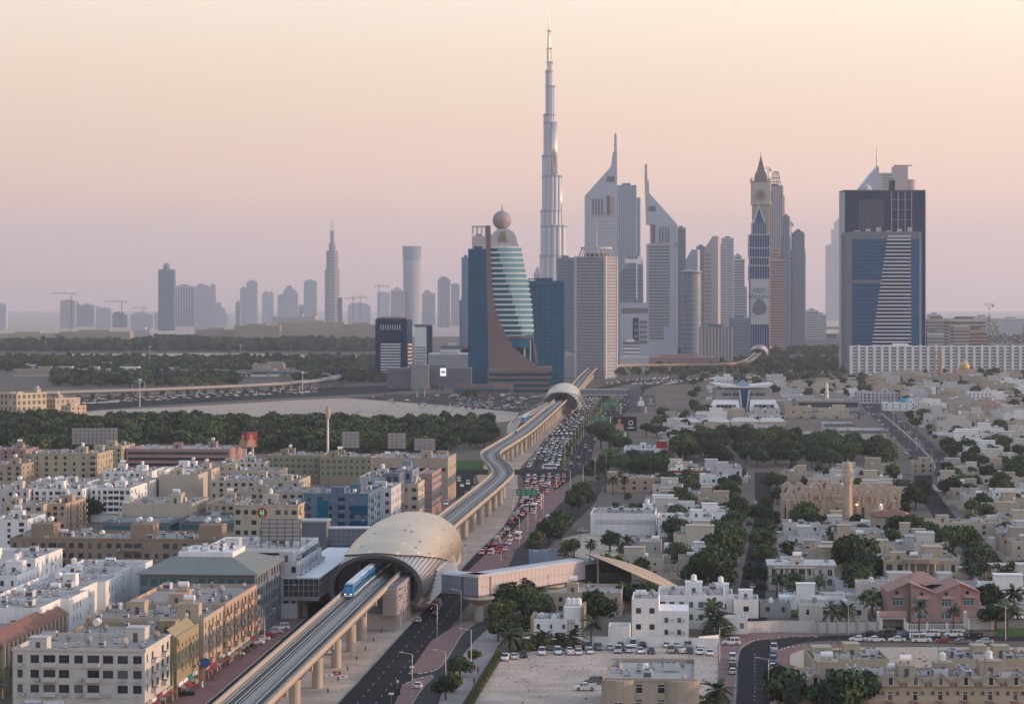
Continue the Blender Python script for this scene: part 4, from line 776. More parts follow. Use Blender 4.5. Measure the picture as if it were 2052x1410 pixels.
# ---- ribbed concrete tower with ring crown
Y = 2900; k = Y / F; yw = R(23); a = 63 * k; r = thing('ribbed_concrete_tower', 'pale concrete tower with a fine grid of ribs and a ring crown', 'tower', (gx(1196, Y), Y + a / 2, 0), -yw); z1 = gz(514, Y); hw = a / 2
mb = MB(); mb.box(-hw + 1.9, hw - 1.9, -hw + 1.9, hw - 1.9, 0, z1); mb.build('core', 'brown', r); NF = 38; fh = z1 / NF
bm_ = MB(); ring(bm_, -hw, hw, -hw, hw, 0, fh * .30, 0); bme = bm_.mesh('floor_slab', ('palegrey',))
for f in range(1, NF + 1): ob('floor_slab', bme, r, (0, 0, f * fh - fh * .34))
fm = MB()
nc = 19
for i in range(nc + 1):
    x = -hw + (2 * hw - .8) * i / nc
    fm.box(x, x + .55, -hw - .15, -hw + 1.2, 0, z1); fm.box(hw - 1.2, hw + .15, x, x + .7, 0, z1); fm.box(-hw - .15, -hw + 1.2, x, x + .7, 0, z1)
stuff(fm.build('ribs', 'palegrey', r))
for sx_, sy in ((1, -1), (-1, -1), (1, 1)): mb = MB(); mb.box(sx_ * hw - 2, sx_ * hw + 1, sy * hw - 1, sy * hw + 2, 0, z1 + .5); mb.build('corner_pier', 'palegrey', r)
mb = MB(); mb.lathe([(hw * .78, z1), (hw * .78, z1 + 4)], 20); mb.build('drum', 'brown', r)
mb = MB(); mb.loft([[(rr_ * math.cos(t), rr_ * math.sin(t), z) for t in [2 * PI * i / 28 for i in range(28)]] for rr_, z in ((hw * 1.0, z1 + 9), (hw * 1.0, z1 + 11.5), (hw * .9, z1 + 11.5), (hw * .9, z1 + 9), (hw, z1 + 9))], cap=False); mb.build('ring', 'palegrey', r)
for i in range(24): t = 2 * PI * i / 24; mb = MB(); mb.tube((hw * 1.15 * math.cos(t), hw * 1.15 * math.sin(t), z1), (hw * .95 * math.cos(t), hw * .95 * math.sin(t), z1 + 9.5), .5); mb.build('strut', 'palegrey', r)
mb = MB(); mb.lathe([(2.2, z1), (2.2, z1 + 14), (1.2, z1 + 14.5), (1.2, z1 + 30), (.5, z1 + 31), (.25, gz(440, Y))], 8); mb.build('mast', 'palegrey', r)
# ---- tower with golf-ball top
Y = 2450; k = Y / F; xc = 1015; r = thing('ball_top_tower', 'curved cyan glass tower with a brown granite blade and a ball on top', 'tower', (gx(xc, Y), Y, 0))
CURVE = [(452, 983), (499, 983), (535, 984.5), (571, 986.5), (595, 989), (619, 993), (636, 998), (653, 1005), (667, 1012), (680, 1020), (694, 1030), (708, 1043), (720, 1058), (730, 1077)]
RIGHT = [(488, 1037), (494, 1044), (527, 1050), (571, 1059), (612, 1065), (653, 1068), (690, 1070), (730, 1077)]
def itp(T, y):
    for a, b in zip(T, T[1:]):
        if a[0] <= y <= b[0]: return a[1] + (b[1] - a[1]) * (y - a[0]) / (b[0] - a[0])
    return T[-1][1] if y > T[-1][0] else T[0][1]
lx = lambda x: (x - xc) * k
mb = MB(); pl = [(lx(973), gz(452, Y))] + [(lx(x), gz(y, Y)) for y, x in CURVE] + [(lx(1077), gz(738, Y)), (lx(979), gz(738, Y))]
mb.loft([[(x, y, z) for x, z in pl] for y in (-4, 3)]); mb.build('granite_blade', 'granite', r)
for i in range(9): y0 = 628 + i * 11; mb = MB(); mb.box(lx(978), lx(978 + 4 + 2.2 * i), -4.5, -4, gz(y0 + 1.6, Y), gz(y0, Y)); mb.build('blade_groove', 'brown', r)
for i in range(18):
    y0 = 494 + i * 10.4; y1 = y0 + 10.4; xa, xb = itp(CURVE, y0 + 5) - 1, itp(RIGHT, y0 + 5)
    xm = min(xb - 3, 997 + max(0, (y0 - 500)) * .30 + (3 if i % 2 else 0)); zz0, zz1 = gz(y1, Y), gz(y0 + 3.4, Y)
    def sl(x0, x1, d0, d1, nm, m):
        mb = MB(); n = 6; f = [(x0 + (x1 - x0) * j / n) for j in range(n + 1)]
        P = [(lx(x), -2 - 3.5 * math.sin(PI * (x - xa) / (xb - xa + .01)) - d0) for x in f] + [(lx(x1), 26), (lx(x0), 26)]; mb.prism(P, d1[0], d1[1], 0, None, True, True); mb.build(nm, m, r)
    if i < 17: sl(xa, xm, -.3, (zz0, zz1), 'shaded_glass', 'glassteal'); sl(xm, xb, -.3, (zz0, zz1), 'bright_glass', 'glasscyan')  # darker left, brighter right: blade's shade and reflection put into the glass colour
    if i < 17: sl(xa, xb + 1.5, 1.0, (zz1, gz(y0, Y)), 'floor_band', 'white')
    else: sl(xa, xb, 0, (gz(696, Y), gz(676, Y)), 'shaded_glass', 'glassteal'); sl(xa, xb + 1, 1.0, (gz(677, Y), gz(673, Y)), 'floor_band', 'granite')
for f in (.35, .8): mb = MB(); x = lx(1042 + 26 * f); mb.tube((x, -3, gz(733, Y)), (x, -3, gz(680, Y)), .9, 8); mb.build('column', 'palegrey', r)
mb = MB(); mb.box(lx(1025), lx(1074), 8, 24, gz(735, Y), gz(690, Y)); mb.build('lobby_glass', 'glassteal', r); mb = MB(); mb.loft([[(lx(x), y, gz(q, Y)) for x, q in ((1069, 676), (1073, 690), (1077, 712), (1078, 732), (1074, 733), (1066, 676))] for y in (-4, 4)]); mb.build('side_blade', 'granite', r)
mb = MB(); mb.loft([[(lx(x0), -4, z), (lx(x1), -4, z), (lx(x1), 26, z), (lx(x0), 26, z)] for x0, x1, z in ((983, 1040, gz(494, Y)), (983, 1037, gz(488, Y)), (985, 1034, gz(474, Y)), (990, 1029, gz(465, Y)), (997, 1018, gz(459, Y)))]); mb.build('crown', 'palegrey', r)
for i in range(7): mb = MB(); y0 = 464 + i * 3; mb.box(lx(1003 - i * .8), lx(1012 + i * .8), -6, -3, gz(y0 + 1.4, Y), gz(y0, Y)); mb.build('crown_step', 'beige', r)
mb = MB(); c = gz(440.5, Y); rb = 18.9 * k; nb = 20
P = [[Vector((rb * math.cos(2 * PI * (j + .5 * (i % 2)) / 26) * math.cos(-PI / 2 + PI * i / nb), rb * math.sin(2 * PI * (j + .5 * (i % 2)) / 26) * math.cos(-PI / 2 + PI * i / nb), rb * math.sin(-PI / 2 + PI * i / nb))) for j in range(26)] for i in range(nb + 1)]
for i in range(nb):
    for j in range(26):
        tri = ((P[i][j], P[i][(j + 1) % 26], P[i + 1][(j + (i % 2)) % 26]), (P[i + 1][j], P[i + 1][(j + 1) % 26], P[i][(j + 1 - (i % 2) ) % 26]))
        for t in tri:
            ce = sum(t, Vector()) / 3; mb.q([ce * 1.012 + (p - ce) * .86 for p in t], 0); mb.q(t, 1)
mb.build('ball', ('alupink', 'brown'), r, (lx(1006), 10, c)); mb = MB(); mb.lathe([(4.5, gz(466, Y)), (3.5, gz(456, Y))], 10, lx(1006), 10); mb.build('ball_neck', 'slate', r)
mb = MB(); mb.tube((lx(1006), 10, c + rb * .98), (lx(1006), 10, gz(408, Y)), .7, 6, 0, .25); mb.build('antenna', 'metaldark', r)
for i in range(4): mb = MB(); z0 = i * 5.4; mb.box(lx(979), lx(1104 - (4 if i % 2 else 0)), -8, 30, z0 + 3.2, z0 + 5.4); mb.build('podium_band', 'granite', r)
mb = MB(); mb.box(lx(981), lx(1100), -5, 29, 0, 21); mb.build('podium_glass', 'glassteal', r); mb = MB(); mb.box(lx(977), lx(983), -4, 30, 0, gz(738, Y)); mb.build('podium_pier', 'granite', r); mb = MB(); mb.box(lx(1030), lx(1106), -9, 28, 21.6, 25.5); mb.build('podium_roof', 'granite', r)
occ(gx(970, Y), gx(1110, Y), Y - 15, Y + 60)
r = thing('curved_annex', 'low curved pink annex wall in front of the ball-topped tower', 'building', (gx(968, 2400), 2400, 0)); mb = MB(); mb.prism([(-29, 2), (-20, -2), (10, -4), (30, -2), (30, 12), (-29, 12)], 0, 9.5); mb.build('wall', 'granite', r); mb = MB(); mb.box(-28, 26, -5, -3.6, 3.5, 5.5); mb.build('window_band', 'glassteal', r)
# teal office slabs beside it
ftower('dark teal glass slab left of the ball-topped tower', [(939, 978, 500)], 2620, 40, 'glassblue', 'glassteal', 'grid', 4.2, nfin=6, name='teal_slab')
ftower('dark blue glass slab right of the ball-topped tower', [(1056, 1130, 564)], 2660, 40, 'glassteal', 'glassblue', 'grid', 4.2, nfin=7, name='blue_slab')
r = thing('roof_canopy', 'thin dark canopy on the dark blue glass slab', 'canopy', (gx(1072, 2665), 2668, gz(564, 2660))); mb = MB(); mb.box(-8, 8, 0, 16, 2.4, 3.4); mb.build('deck', 'metaldark', r)
for x in (-6, 6): mb = MB(); mb.box(x - .4, x + .4, 2, 3, .9, 2.4); mb.build('post', 'metaldark', r)
ftower('plain grey slab half hidden behind the teal slab', [(925, 941, 517), (921, 930, 603)], 3000, 30, 'bluegrey', 'bluegrey', 'bands', 5)
def frame_crown(r, Y, k, xc, hi):
    mb = MB()
    for x in (-13, -4, 5, 13): mb.box(x * k - 1, x * k + 1, 0, 2, hi, hi + 9); mb.box(x * k - 1, x * k + 1, 20, 22, hi, hi + 9)
    mb.box(-14 * k, 14 * k, 0, 22, hi + 9, hi + 10.5); mb.build('open_frame', 'palegrey', r)
ftower('pale tower with an open roof frame behind the teal slab', [(946, 974, 474), (972, 985, 468)], 3300, 30, 'palegrey', 'alupink', 'bands', 4.5, crown=frame_crown)
# hotel slabs left of it
Y = 2800; k = Y / F; xc = 785; r = thing('striped_hotel', 'dark blue hotel slab with white window bands and roof lettering', 'hotel', (gx(782, Y), Y, 0), -R(12)); z1 = gz(640, Y); a = 31 * k
mb = MB(); mb.box(-a, a + 2, 0, 24, 0, z1); mb.build('wall', 'glassnavy', r)
for i in range(13): mb = MB(); z = 2.6 + i * 3.25; mb.box(-a + 6.5, a - 5.5, -.5, 0, z, z + 1.7); mb.build('floor_band', 'white', r)
for i in range(9): mb = MB(); x = -a + 6.5 + i * 2.8; mb.box(x, x + .6, -.5, 0, z1 - 12, z1 - 6); mb.build('fin', 'white', r)
for i in range(10): mb = MB(); z = 3 + i * 4.2; mb.box(a + 2, a + 2.5, 3, 22, z, z + 2.2); mb.build('side_band', 'cream', r)
mb = MB(); mb.box(-a + 1, a + 1, 2, 22, z1, z1 + 2); mb.build('roof_block', 'brown', r)
for i, ch in enumerate('NOVOTEL'): t = ob('letter', text_mesh(ch, 3.6, 'metaldark', .2), r, (-9 + i * 3.1, 1.5, z1 + 2)); t.rotation_euler = (PI / 2, 0, 0)
Y = 2950; k = Y / F; r = thing('small_hotel', 'smaller white gridded hotel slab right of the striped one', 'hotel', (gx(848, Y), Y, 0)); z1 = gz(655, Y); a = 17 * k; mb = MB(); mb.box(-a, a, 0, 24, 0, z1); mb.build('wall', 'white', r)
mb = MB(); mb.box(a - 6, a + .6, -.4, 24, 6, z1 + 1); mb.build('glass_corner', 'glassnavy', r); mb = MB(); mb.box(-a, a, -.3, 24.2, z1, z1 + 3); mb.build('roof_band', 'slate', r)
wm = MB(); wm.box(-.9, .9, -.2, 0, 0, 1.6); wme = wm.mesh('window', ('slate',))
for c in range(6):
    for f in range(9): ob('window', wme, r, (-a + 1.7 + c * 2.1, 0, 8 + f * 3.4))
for x in (-7, -2, 3): mb = MB(); mb.box(x, x + 2.4, -.5, 0, 0, 6.5); mb.build('pier', 'white', r)
# exhibition halls
for lb, x0, x1, yt, Y, dep, w_, h in (('long white exhibition hall with a flat roof right of the hotels', 858, 943, 711, 2700, 90, 'palegrey', 0), ('white deck building with ribbon windows left of the teal slab', 884, 943, 694, 3000, 30, 'white', 0), ('dark hall with a lit screen in front of the exhibition halls', 776, 944, 739, 2560, 40, 'slate', 0), ('grey box building set against the dark hall', 824, 859, 732, 2540, 12, 'grey', 0),
   ('long pink podium hall behind the elevated track', 1290, 1434, 716, 3250, 50, 'rose', 0), ('white flat hall right of the ribbed tower', 1243, 1300, 717, 3150, 30, 'palegrey', 0), ('small white block with dark glass right of the ribbed tower', 1250, 1281, 686, 3300, 20, 'white', 0), ('low white hall left of the ribbed tower foot', 1128, 1152, 712, 2950, 30, 'palegrey', 0)):
    ftower(lb, [(x0, x1, yt)], Y, dep, 'slate' if w_ == 'white' else w_, w_, 'bands', 5, 'exhibition_hall', cat='building')
X, Y = gx(888, 2535), 2535; r = thing('lit_screen', 'bright advertising screen with a round logo by the dark hall', 'screen', (X, Y, 0)); z0 = gz(753, Y); mb = MB(); mb.box(-3, 3, 0, .5, z0, z0 + 8); mb.build('panel', 'screenlit', r)
mb = MB(); mb.loft([[(s * math.cos(t), -.1, z0 + 4 + s * math.sin(t)) for t in [2 * PI * i / 18 for i in range(18)]] for s in (1.9, 1.2)], cap=False); mb.box(-2.4, 2.4, -.2, -.05, z0 + 3.6, z0 + 4.4); mb.build('logo', 'signblue', r)
mb = MB(); mb.box(-.3, .3, .1, .5, 0, z0); mb.build('post', 'metaldark', r)
# ================================================================== city blocks and villas
def facade(mb, P, U, Nn, wd, z0, z1, holes, rec=.28, mi=0):
    """wall sheet from P along U, with real openings: holes = [(u0, z0, u1, z1)]"""
    def pt(u, z, d=0): return (P[0] + U[0] * u - Nn[0] * d, P[1] + U[1] * u - Nn[1] * d, z)
    zs = sorted({z0, z1, *[h[1] for h in holes], *[h[3] for h in holes]})
    for a, b in zip(zs, zs[1:]):
        if b - a < 1e-4: continue
        hs = sorted(h for h in holes if h[1] <= a + 1e-5 and h[3] >= b - 1e-5); u = 0
        for h in hs:
            if h[0] > u + 1e-4: mb.q([pt(u, a), pt(h[0], a), pt(h[0], b), pt(u, b)], mi)
            u = max(u, h[2])
        if u < wd - 1e-4: mb.q([pt(u, a), pt(wd, a), pt(wd, b), pt(u, b)], mi)
    for a, b, c, d in holes:
        for q in (((a, b), (c, b)), ((c, b), (c, d)), ((c, d), (a, d)), ((a, d), (a, b))): mb.q([pt(*q[0]), pt(*q[1]), pt(*q[1], rec), pt(*q[0], rec)], mi)
WC = {}
def win_mesh(w_, h, kind='plain', fm='frame', gm='glass'):
    key = (round(w_, 2), round(h, 2), kind, fm, gm)
    if key not in WC:
        mb = MB(); f = .09; y = -.06; mb.q([(-w_ / 2, 0, 0), (w_ / 2, 0, 0), (w_ / 2, 0, h), (-w_ / 2, 0, h)], 1)
        def bar(a, b, c, d): mb.q([(a, y, c), (b, y, c), (b, y, d), (a, y, d)], 0); mb.q([(a, y, d), (b, y, d), (b, 0, d), (a, 0, d)], 0)
        bar(-w_ / 2, w_ / 2, h - f, h); bar(-w_ / 2, w_ / 2, 0, f); bar(-w_ / 2, -w_ / 2 + f, f, h - f); bar(w_ / 2 - f, w_ / 2, f, h - f)
        if kind != 'single':
            n = max(1, round(w_ / 1.1)) 
            for i in range(1, n): x = -w_ / 2 + w_ * i / n; bar(x - f / 2, x + f / 2, f, h - f)
            if h > 1.9: bar(-w_ / 2 + f, w_ / 2 - f, h * .68, h * .68 + f)
        WC[key] = mb.mesh('window', (fm, gm))
    return WC[key]
def arch_mesh(w_, h, fm='white', gm='glass'):
    key = ('arch', round(w_, 2), round(h, 2), fm, gm)
    if key not in WC:
        mb = MB(); K = 8; r_ = w_ / 2; zc = h - r_
        def outline(k): return [(-r_ * k, 0)] + [(-r_ * k * math.cos(PI * i / K), zc + r_ * k * math.sin(PI * i / K)) for i in range(K + 1)] + [(r_ * k, 0)]
        o, n = outline(1.18), outline(.92); mb.q([(x, -.03, z) for x, z in n], 1)
        for (a, b), (c, d) in zip(zip(o, o[1:]), zip(n, n[1:])):
            mb.q([(a[0], -.14, a[1]), (b[0], -.14, b[1]), (d[0], -.14, d[1]), (c[0], -.14, c[1])], 0); mb.q([(a[0], -.14, a[1]), (b[0], -.14, b[1]), (b[0], 0, b[1]), (a[0], 0, a[1])], 0); mb.q([(c[0], -.14, c[1]), (d[0], -.14, d[1]), (d[0], -.03, d[1]), (c[0], -.03, c[1])], 0)
        mb.q([(-.05, -.08, 0), (.05, -.08, 0), (.05, -.08, h * .9), (-.05, -.08, h * .9)], 0); WC[key] = mb.mesh('arched_window', (fm, gm))
    return WC[key]
# shared roof furniture
mb = MB(); mb.box(-.75, .75, -.6, .6, .15, 1.15, 0); mb.lathe([(.45, 1.15), (.45, 1.25)], 8, 0, 0, 1); mb.box(-.76, .76, -.5, .5, .4, .95, 1)
for x in (-.6, .6): mb.box(x - .06, x + .06, -.5, .5, 0, .16, 1)
AC = mb.mesh('ac_unit', ('palegrey', 'metaldark'))
mb = MB(); mb.box(-1.6, 1.6, -1, 1, .2, 1.9, 0); mb.box(-1.62, 1.62, -.8, .8, .5, 1.5, 1); mb.lathe([(.6, 1.9), (.6, 2.1)], 8, -.7, 0, 1); mb.lathe([(.6, 1.9), (.6, 2.1)], 8, .7, 0, 1); BIGAC = mb.mesh('cooling_unit', ('palegrey', 'metaldark'))
mb = MB(); n = 14
for i in range(4):
    r0, r1 = i / 4 * 1.1, (i + 1) / 4 * 1.1
    for j in range(n):
        a, b = 2 * PI * j / n, 2 * PI * (j + 1) / n; mb.q([(r * math.cos(t), -.35 - .45 * (1 - (r / 1.1) ** 2) * -1 - .45 if False else -.2 + .4 * (1 - (r / 1.1) ** 2) - .3 * r * math.sin(t) * 0, 1.5 + r * math.sin(t)) for r, t in ((r0, a), (r1, a), (r1, b), (r0, b))], 0)
mb.tube((0, .1, 0), (0, .15, 1.4), .07, 5, 1); mb.tube((0, -1.0, 1.5), (0, .15, 2.5), .03, 3, 1); mb.tube((0, -1.0, 1.5), (0, .15, .5), .03, 3, 1); mb.box(-.1, .1, -1.1, -.9, 1.4, 1.6, 1); mb.box(-.5, .5, -.4, .6, 0, .12, 1); DISH = mb.mesh('satellite_dish', ('grey', 'metaldark'))
mb = MB(); mb.loft([[(x, .75 * math.cos(t), 1.25 + .75 * math.sin(t)) for t in [2 * PI * i / 12 for i in range(12)]] for x in (-1.3, 1.3)]); mb.box(-1, -.8, -.6, .6, 0, .7, 1); mb.box(.8, 1, -.6, .6, 0, .7, 1); TANK = mb.mesh('water_tank', ('white', 'concrete'))
mb = MB(); mb.lathe([(.75, .2), (.8, .3), (.8, 1.7), (.3, 1.95), (.28, 2.05)], 12); mb.box(-.7, .7, -.7, .7, 0, .2, 1); VTANK = mb.mesh('water_tank', ('white', 'concrete'))
mb = MB(); mb.tube((0, 0, 0), (0, 0, 6.5), .06, 4)
for s in range(3): mb.tube((0, 0, 4), (1.2 * math.cos(2.1 * s), 1.2 * math.sin(2.1 * s), 0), .03, 3); mb.tube((-.5, 0, 5 + .5 * s), (.5, 0, 5 + .5 * s), .04, 3)
AERIAL = mb.mesh('aerial', ('metaldark',))
def roofkit(r, x0, x1, y0, y1, z, ac, dish, tank, stair, wall, R_, aerial=0):
    used = []
    def spot(m):
        for _ in range(14):
            x, y = R_.uniform(x0 + m, x1 - m), R_.uniform(y0 + m, y1 - m)
            if all(abs(x - a) > m + c or abs(y - b) > m + c for a, b, c in used): used.append((x, y, m)); return x, y
        return None
    if x1 - x0 < 5 or y1 - y0 < 5: return
    for _ in range(stair):
        s = spot(2.6)
        if s:
            w_, d, h = R_.uniform(1.6, 2.6), R_.uniform(1.8, 2.6), R_.uniform(2.4, 3.4); mb = MB(); mb.box(s[0] - w_, s[0] + w_, s[1] - d, s[1] + d, z, z + h, 0); mb.box(s[0] - w_ - .1, s[0] + w_ + .1, s[1] - d - .1, s[1] + d + .1, z + h, z + h + .25, 0); mb.box(s[0] - .5, s[0] + .5, s[1] - d - .04, s[1] - d, z, z + 2, 1)
            o = mb.build('stair_house', (wall, 'framedark'), r)
            if tank and R_.random() < .6: ob(TANK.name.split('.')[0], R_.choice((TANK, VTANK)), r, (s[0], s[1], z + h + .25), R_.choice((0, .2, 1.6))); tank -= 1
    def put(n, m, me, rz, scl=(1, 1)):
        for _ in range(n):
            s = spot(m)
            if s: ob(me.name.split('.')[0], me, r, (s[0], s[1], z), rz(), R_.uniform(*scl))
    put(tank, 1.4, TANK, lambda: R_.choice((0, PI / 2)), (.8, 1.1)); put(ac // 4, 1.7, BIGAC, lambda: R_.choice((0, PI / 2))); put(ac - ac // 4, .9, AC, lambda: R_.choice((0, PI / 2)), (.85, 1.1)); put(dish, 1.0, DISH, lambda: R_.uniform(2.2, 4.4), (.55, .95)); put(aerial, .6, AERIAL, lambda: 0, (.7, 1.1))
WNAME = dict(white='white', offwhite='off-white', cream='cream', beige='beige', tan='tan', yellow='pale yellow', gold='golden yellow', pink='pink', rose='dusty pink', peach='peach', blue='slate blue', grey='grey', palegrey='greyish', bluegrey='blue-grey', sandwall='sand-coloured', brown='brown', olive='olive tan', slate='dark grey', concrete='stone-grey', mosque='pinkish stone')
def block(label, x0, x1, yt, h, dep, wall='cream', nf=4, nc=6, ns=4, ww=1.5, wh=1.5, g=3.6, par=.9, roof='roof', name='apartment_block', cat='building', yaw=YAW, ac=5, dish=2, tank=1, stair=1, trim=None, balc=(), sbalc=(), arch=(), group=None, Y=None, win='plain', gm='glass', fm='framedark', aerial=1, occupy=True, wpx=True, doors=0, ribbon=False, sribbon=False, ledge=None):
    Y = Y or (H - h) * F / (yt - HY)
    if wpx: xa, xb = gx(x0, Y), gx(x1, Y)
    else: xa, xb = x0, x1
    Wd = xb - xa; xc = (xa + xb) / 2; R_ = random.Random(hash((x0, x1, yt)) & 0xffff)
    r = thing(name, label, cat, (xc, Y, 0), yaw, group); side = 1 if xc < 0 else -1; hw = Wd / 2
    if occupy: occ_obj(xc, Y, Wd, dep, yaw)
    fh = (h - par - g) / max(nf, 1)
    ac = int(ac * 1.5); cw_ = [R_.choice((1, 1, 1, .62, .8, 1.2)) for _ in range(max(nc, ns) + 1)]; mb = MB(); fholes = []; sholes = []; wins = []
    for f in range(nf):
        z = g + f * fh + fh * .28; hh = min(wh, fh * .62)
        if ribbon: fholes.append((1.0, z, Wd - 1.0, z + hh)); wins.append(('F', Wd / 2, z, Wd - 2, hh))
        elif nc:
            for c in range(nc):
                u = Wd * (c + .5) / nc; w_ = min(ww * cw_[c], Wd / nc * .72)
                if R_.random() < .07 and c not in balc: continue
                if c in balc: w_ = min(Wd / nc * .85, 2.6)
                if (c, f) in arch or c in arch: wins.append(('FA', u, z - .1, w_, hh + .35)); continue
                fholes.append((u - w_ / 2, z, u + w_ / 2, z + hh)); wins.append(('F', u, z, w_, hh))
        if sribbon: sholes.append((1.0, z, dep - 1.0, z + hh)); wins.append(('S', dep / 2, z, dep - 2, hh))
        elif ns:
            for c in range(ns):
                u = dep * (c + .5) / ns; w_ = min(ww * cw_[-1 - c], dep / ns * .72)
                if R_.random() < .08 and c not in sbalc: continue
                sholes.append((u - w_ / 2, z, u + w_ / 2, z + hh)); wins.append(('S', u, z, w_, hh))
    facade(mb, (-hw, 0), (1, 0), (0, -1), Wd, 0, h, fholes); facade(mb, (side * hw, 0), (0, 1), (side, 0), dep, 0, h, sholes)
    facade(mb, (-hw, dep), (1, 0), (0, 1), Wd, 0, h, []); facade(mb, (-side * hw, 0), (0, 1), (-side, 0), dep, 0, h, [])
    t = .28
    for q in ([(-hw, 0), (hw, 0), (hw - t, t), (-hw + t, t)], [(hw, 0), (hw, dep), (hw - t, dep - t), (hw - t, t)], [(hw, dep), (-hw, dep), (-hw + t, dep - t), (hw - t, dep - t)], [(-hw, dep), (-hw, 0), (-hw + t, t), (-hw + t, dep - t)]):
        mb.q([(x, y, h) for x, y in q]); mb.q([(*q[3], h), (*q[2], h), (*q[2], h - par), (*q[3], h - par)])
    mb.q([(x, y, h - par) for x, y in ((-hw + t, t), (hw - t, t), (hw - t, dep - t), (-hw + t, dep - t))], 1)
    mb.build('wall', (wall, roof), r)
    for kd, u, z, w_, hh in wins:
        if kd == 'F': ob('window', win_mesh(w_, hh, win, fm, gm), r, (-hw + u, .24, z))
        elif kd == 'FA': ob('window', arch_mesh(w_, hh, wall if wall != 'white' else 'white', gm), r, (-hw + u, -.005, z))
        else: ob('window', win_mesh(w_, hh, win, fm, gm), r, (side * (hw - .24), u, z), side * PI / 2)
    if nf > 2:
        for kd, u, z, w_, hh in wins:
            if kd in 'FS' and not ribbon and not sribbon and R_.random() < .22: ob('wall_ac', AC, r, (-hw + u + .3, -.32, z - .75) if kd == 'F' else (side * (hw + .32), u + .3, z - .75), 0 if kd == 'F' else PI / 2, .5)
    bm2 = MB(); bm2.box(-1.5, 1.5, -1.1, -.02, 0, .16); bm2.box(-1.5, 1.5, -1.1, -.98, .16, 1.05); bm2.box(-1.5, -1.4, -1.0, -.02, .16, 1.05); bm2.box(1.4, 1.5, -1.0, -.02, .16, 1.05)
    if balc or sbalc: bme = bm2.mesh('balcony', (wall,))
    for f in range(nf):
        z = g + f * fh + fh * .28 - .75
        for c in balc: ob('balcony', bme, r, (-hw + Wd * (c + .5) / nc, 0, z))
        for c in sbalc: ob('balcony', bme, r, (side * hw, dep * (c + .5) / ns, z), side * PI / 2)
    if trim:
        mb = MB(); mb.box(-hw - .22, hw + .22, -.22, 0, h - .5, h + .06); mb.box(side * hw, side * (hw + .22), -.22, dep + .2, h - .5, h + .06) if side > 0 else mb.box(-hw - .22, -hw, -.22, dep + .2, h - .5, h + .06); mb.build('cornice', trim, r)
    if ledge:
        for f in range(nf): mb = MB(); z = g + f * fh; mb.box(-hw - .08, hw + .08, -.1, -.004, z - .12, z + .12); mb.build('ledge', ledge, r)
    for k in range(doors): mb = MB(); u = -hw + Wd * (k + .5) / doors; mb.box(u - .6, u + .6, -.05, .01, 0, 2.2); mb.build('door', 'framedark', r)
    roofkit(r, -hw + .6, hw - .6, .6, dep - .6, h - par + .005, ac, dish, tank, stair, wall, R_, aerial)
    return r, Wd, fh, side
# ---- left foreground row along the avenue
r, Wd, fh, s = block('off-white corner block with a gym sign at the bottom left', 23, 292, 1299, 15, 25, 'offwhite', 3, 9, 5, 1.9, 1.75, 4.6, trim='offwhite', balc=(2, 5), sbalc=(1, 3), ac=4, dish=5, tank=0, stair=2, ledge='offwhite', aerial=2)
for i in range(9): ob('wall_ac', AC, r, (-Wd / 2 + 2.4 + i * 3.1, -.45, 4.9 + (i * 7 % 3) * fh), 0, .55)
sg = MB(); sg.box(-Wd / 2 + 2.6, -Wd / 2 + 6.4, -.3, -.02, 2.6, 3.8); s1 = sg.build('shop_sign', 'cwhite', r); t = ob('lettering', text_mesh('AL RAISI GYM', .62, 'signblue', .02), s1, (-Wd / 2 + 4.5, -.34, 3.0)); t.rotation_euler = (PI / 2, 0, 0)
sg = MB(); sg.box(-Wd / 2 + 6.8, -Wd / 2 + 11.2, -.3, -.02, 2.6, 3.8); s2 = sg.build('shop_sign', 'cwhite', r); sg = MB(); q = random.Random(4); x = -Wd / 2 + 7.2
while x < -Wd / 2 + 10.8:
    w_ = q.uniform(.2, .55); sg.box(x, x + w_, -.36, -.31, 2.95, 3.05)
    if q.random() < .5: sg.box(x, x + .08, -.36, -.31, 2.95, 2.95 + q.uniform(.25, .6))
    if q.random() < .5: sg.box(x + .1, x + .2, -.36, -.31, 3.2 + q.random() * .2, 3.3 + q.random() * .2)
    x += w_ + .1
stuff(sg.build('script_lettering', 'signred', s2))
r, Wd, fh, s = block('golden yellow block with a sloping mansard, second along the avenue', 120, 356, 1274, 14, 24, 'gold', 3, 0, 6, 1.0, 1.7, 4.4, ac=5, dish=4, stair=1, aerial=2); mb = MB(); mb.loft([[(Wd / 2 - 2.4, y, 15.6), (Wd / 2 + .5, y, 13.2), (Wd / 2 + .5, y, 12.2), (Wd / 2 - .3, y, 12.2)] for y in (.2, 21.8)]); mb.build('mansard', 'gold', r)
r, Wd, fh, s = block('tan block with arched upper windows, third along the avenue', 170, 410, 1237, 15, 26, 'sandwall', 4, 0, 6, 1.7, 1.7, 3.8, sbalc=(1, 3, 5), ac=8, dish=4, stair=2, aerial=3)
r, Wd, fh, s = block('pinkish block with rows of curved balconies, fourth along the avenue', 250, 453, 1208, 15.5, 42, 'peach', 4, 0, 9, 1.9, 1.8, 3.6, sbalc=(0, 2, 4, 6, 8), ac=7, dish=6, stair=2, aerial=2)
for k in range(9): ob('arch', arch_mesh(2.3, 2.2, 'peach', 'glass'), r, (Wd / 2 + .012, 42 * (k + .5) / 9, 12.3), PI / 2)
block('dark glass-sided office with green-grey hip roof behind the pinkish block', 278, 512, 1150, 17, 40, 'slate', 4, 12, 10, 2.2, 2.4, 3.4, ac=0, dish=0, tank=0, stair=0, aerial=0, gm='glassgreen'); r = bpy.data.objects[-1] if False else None
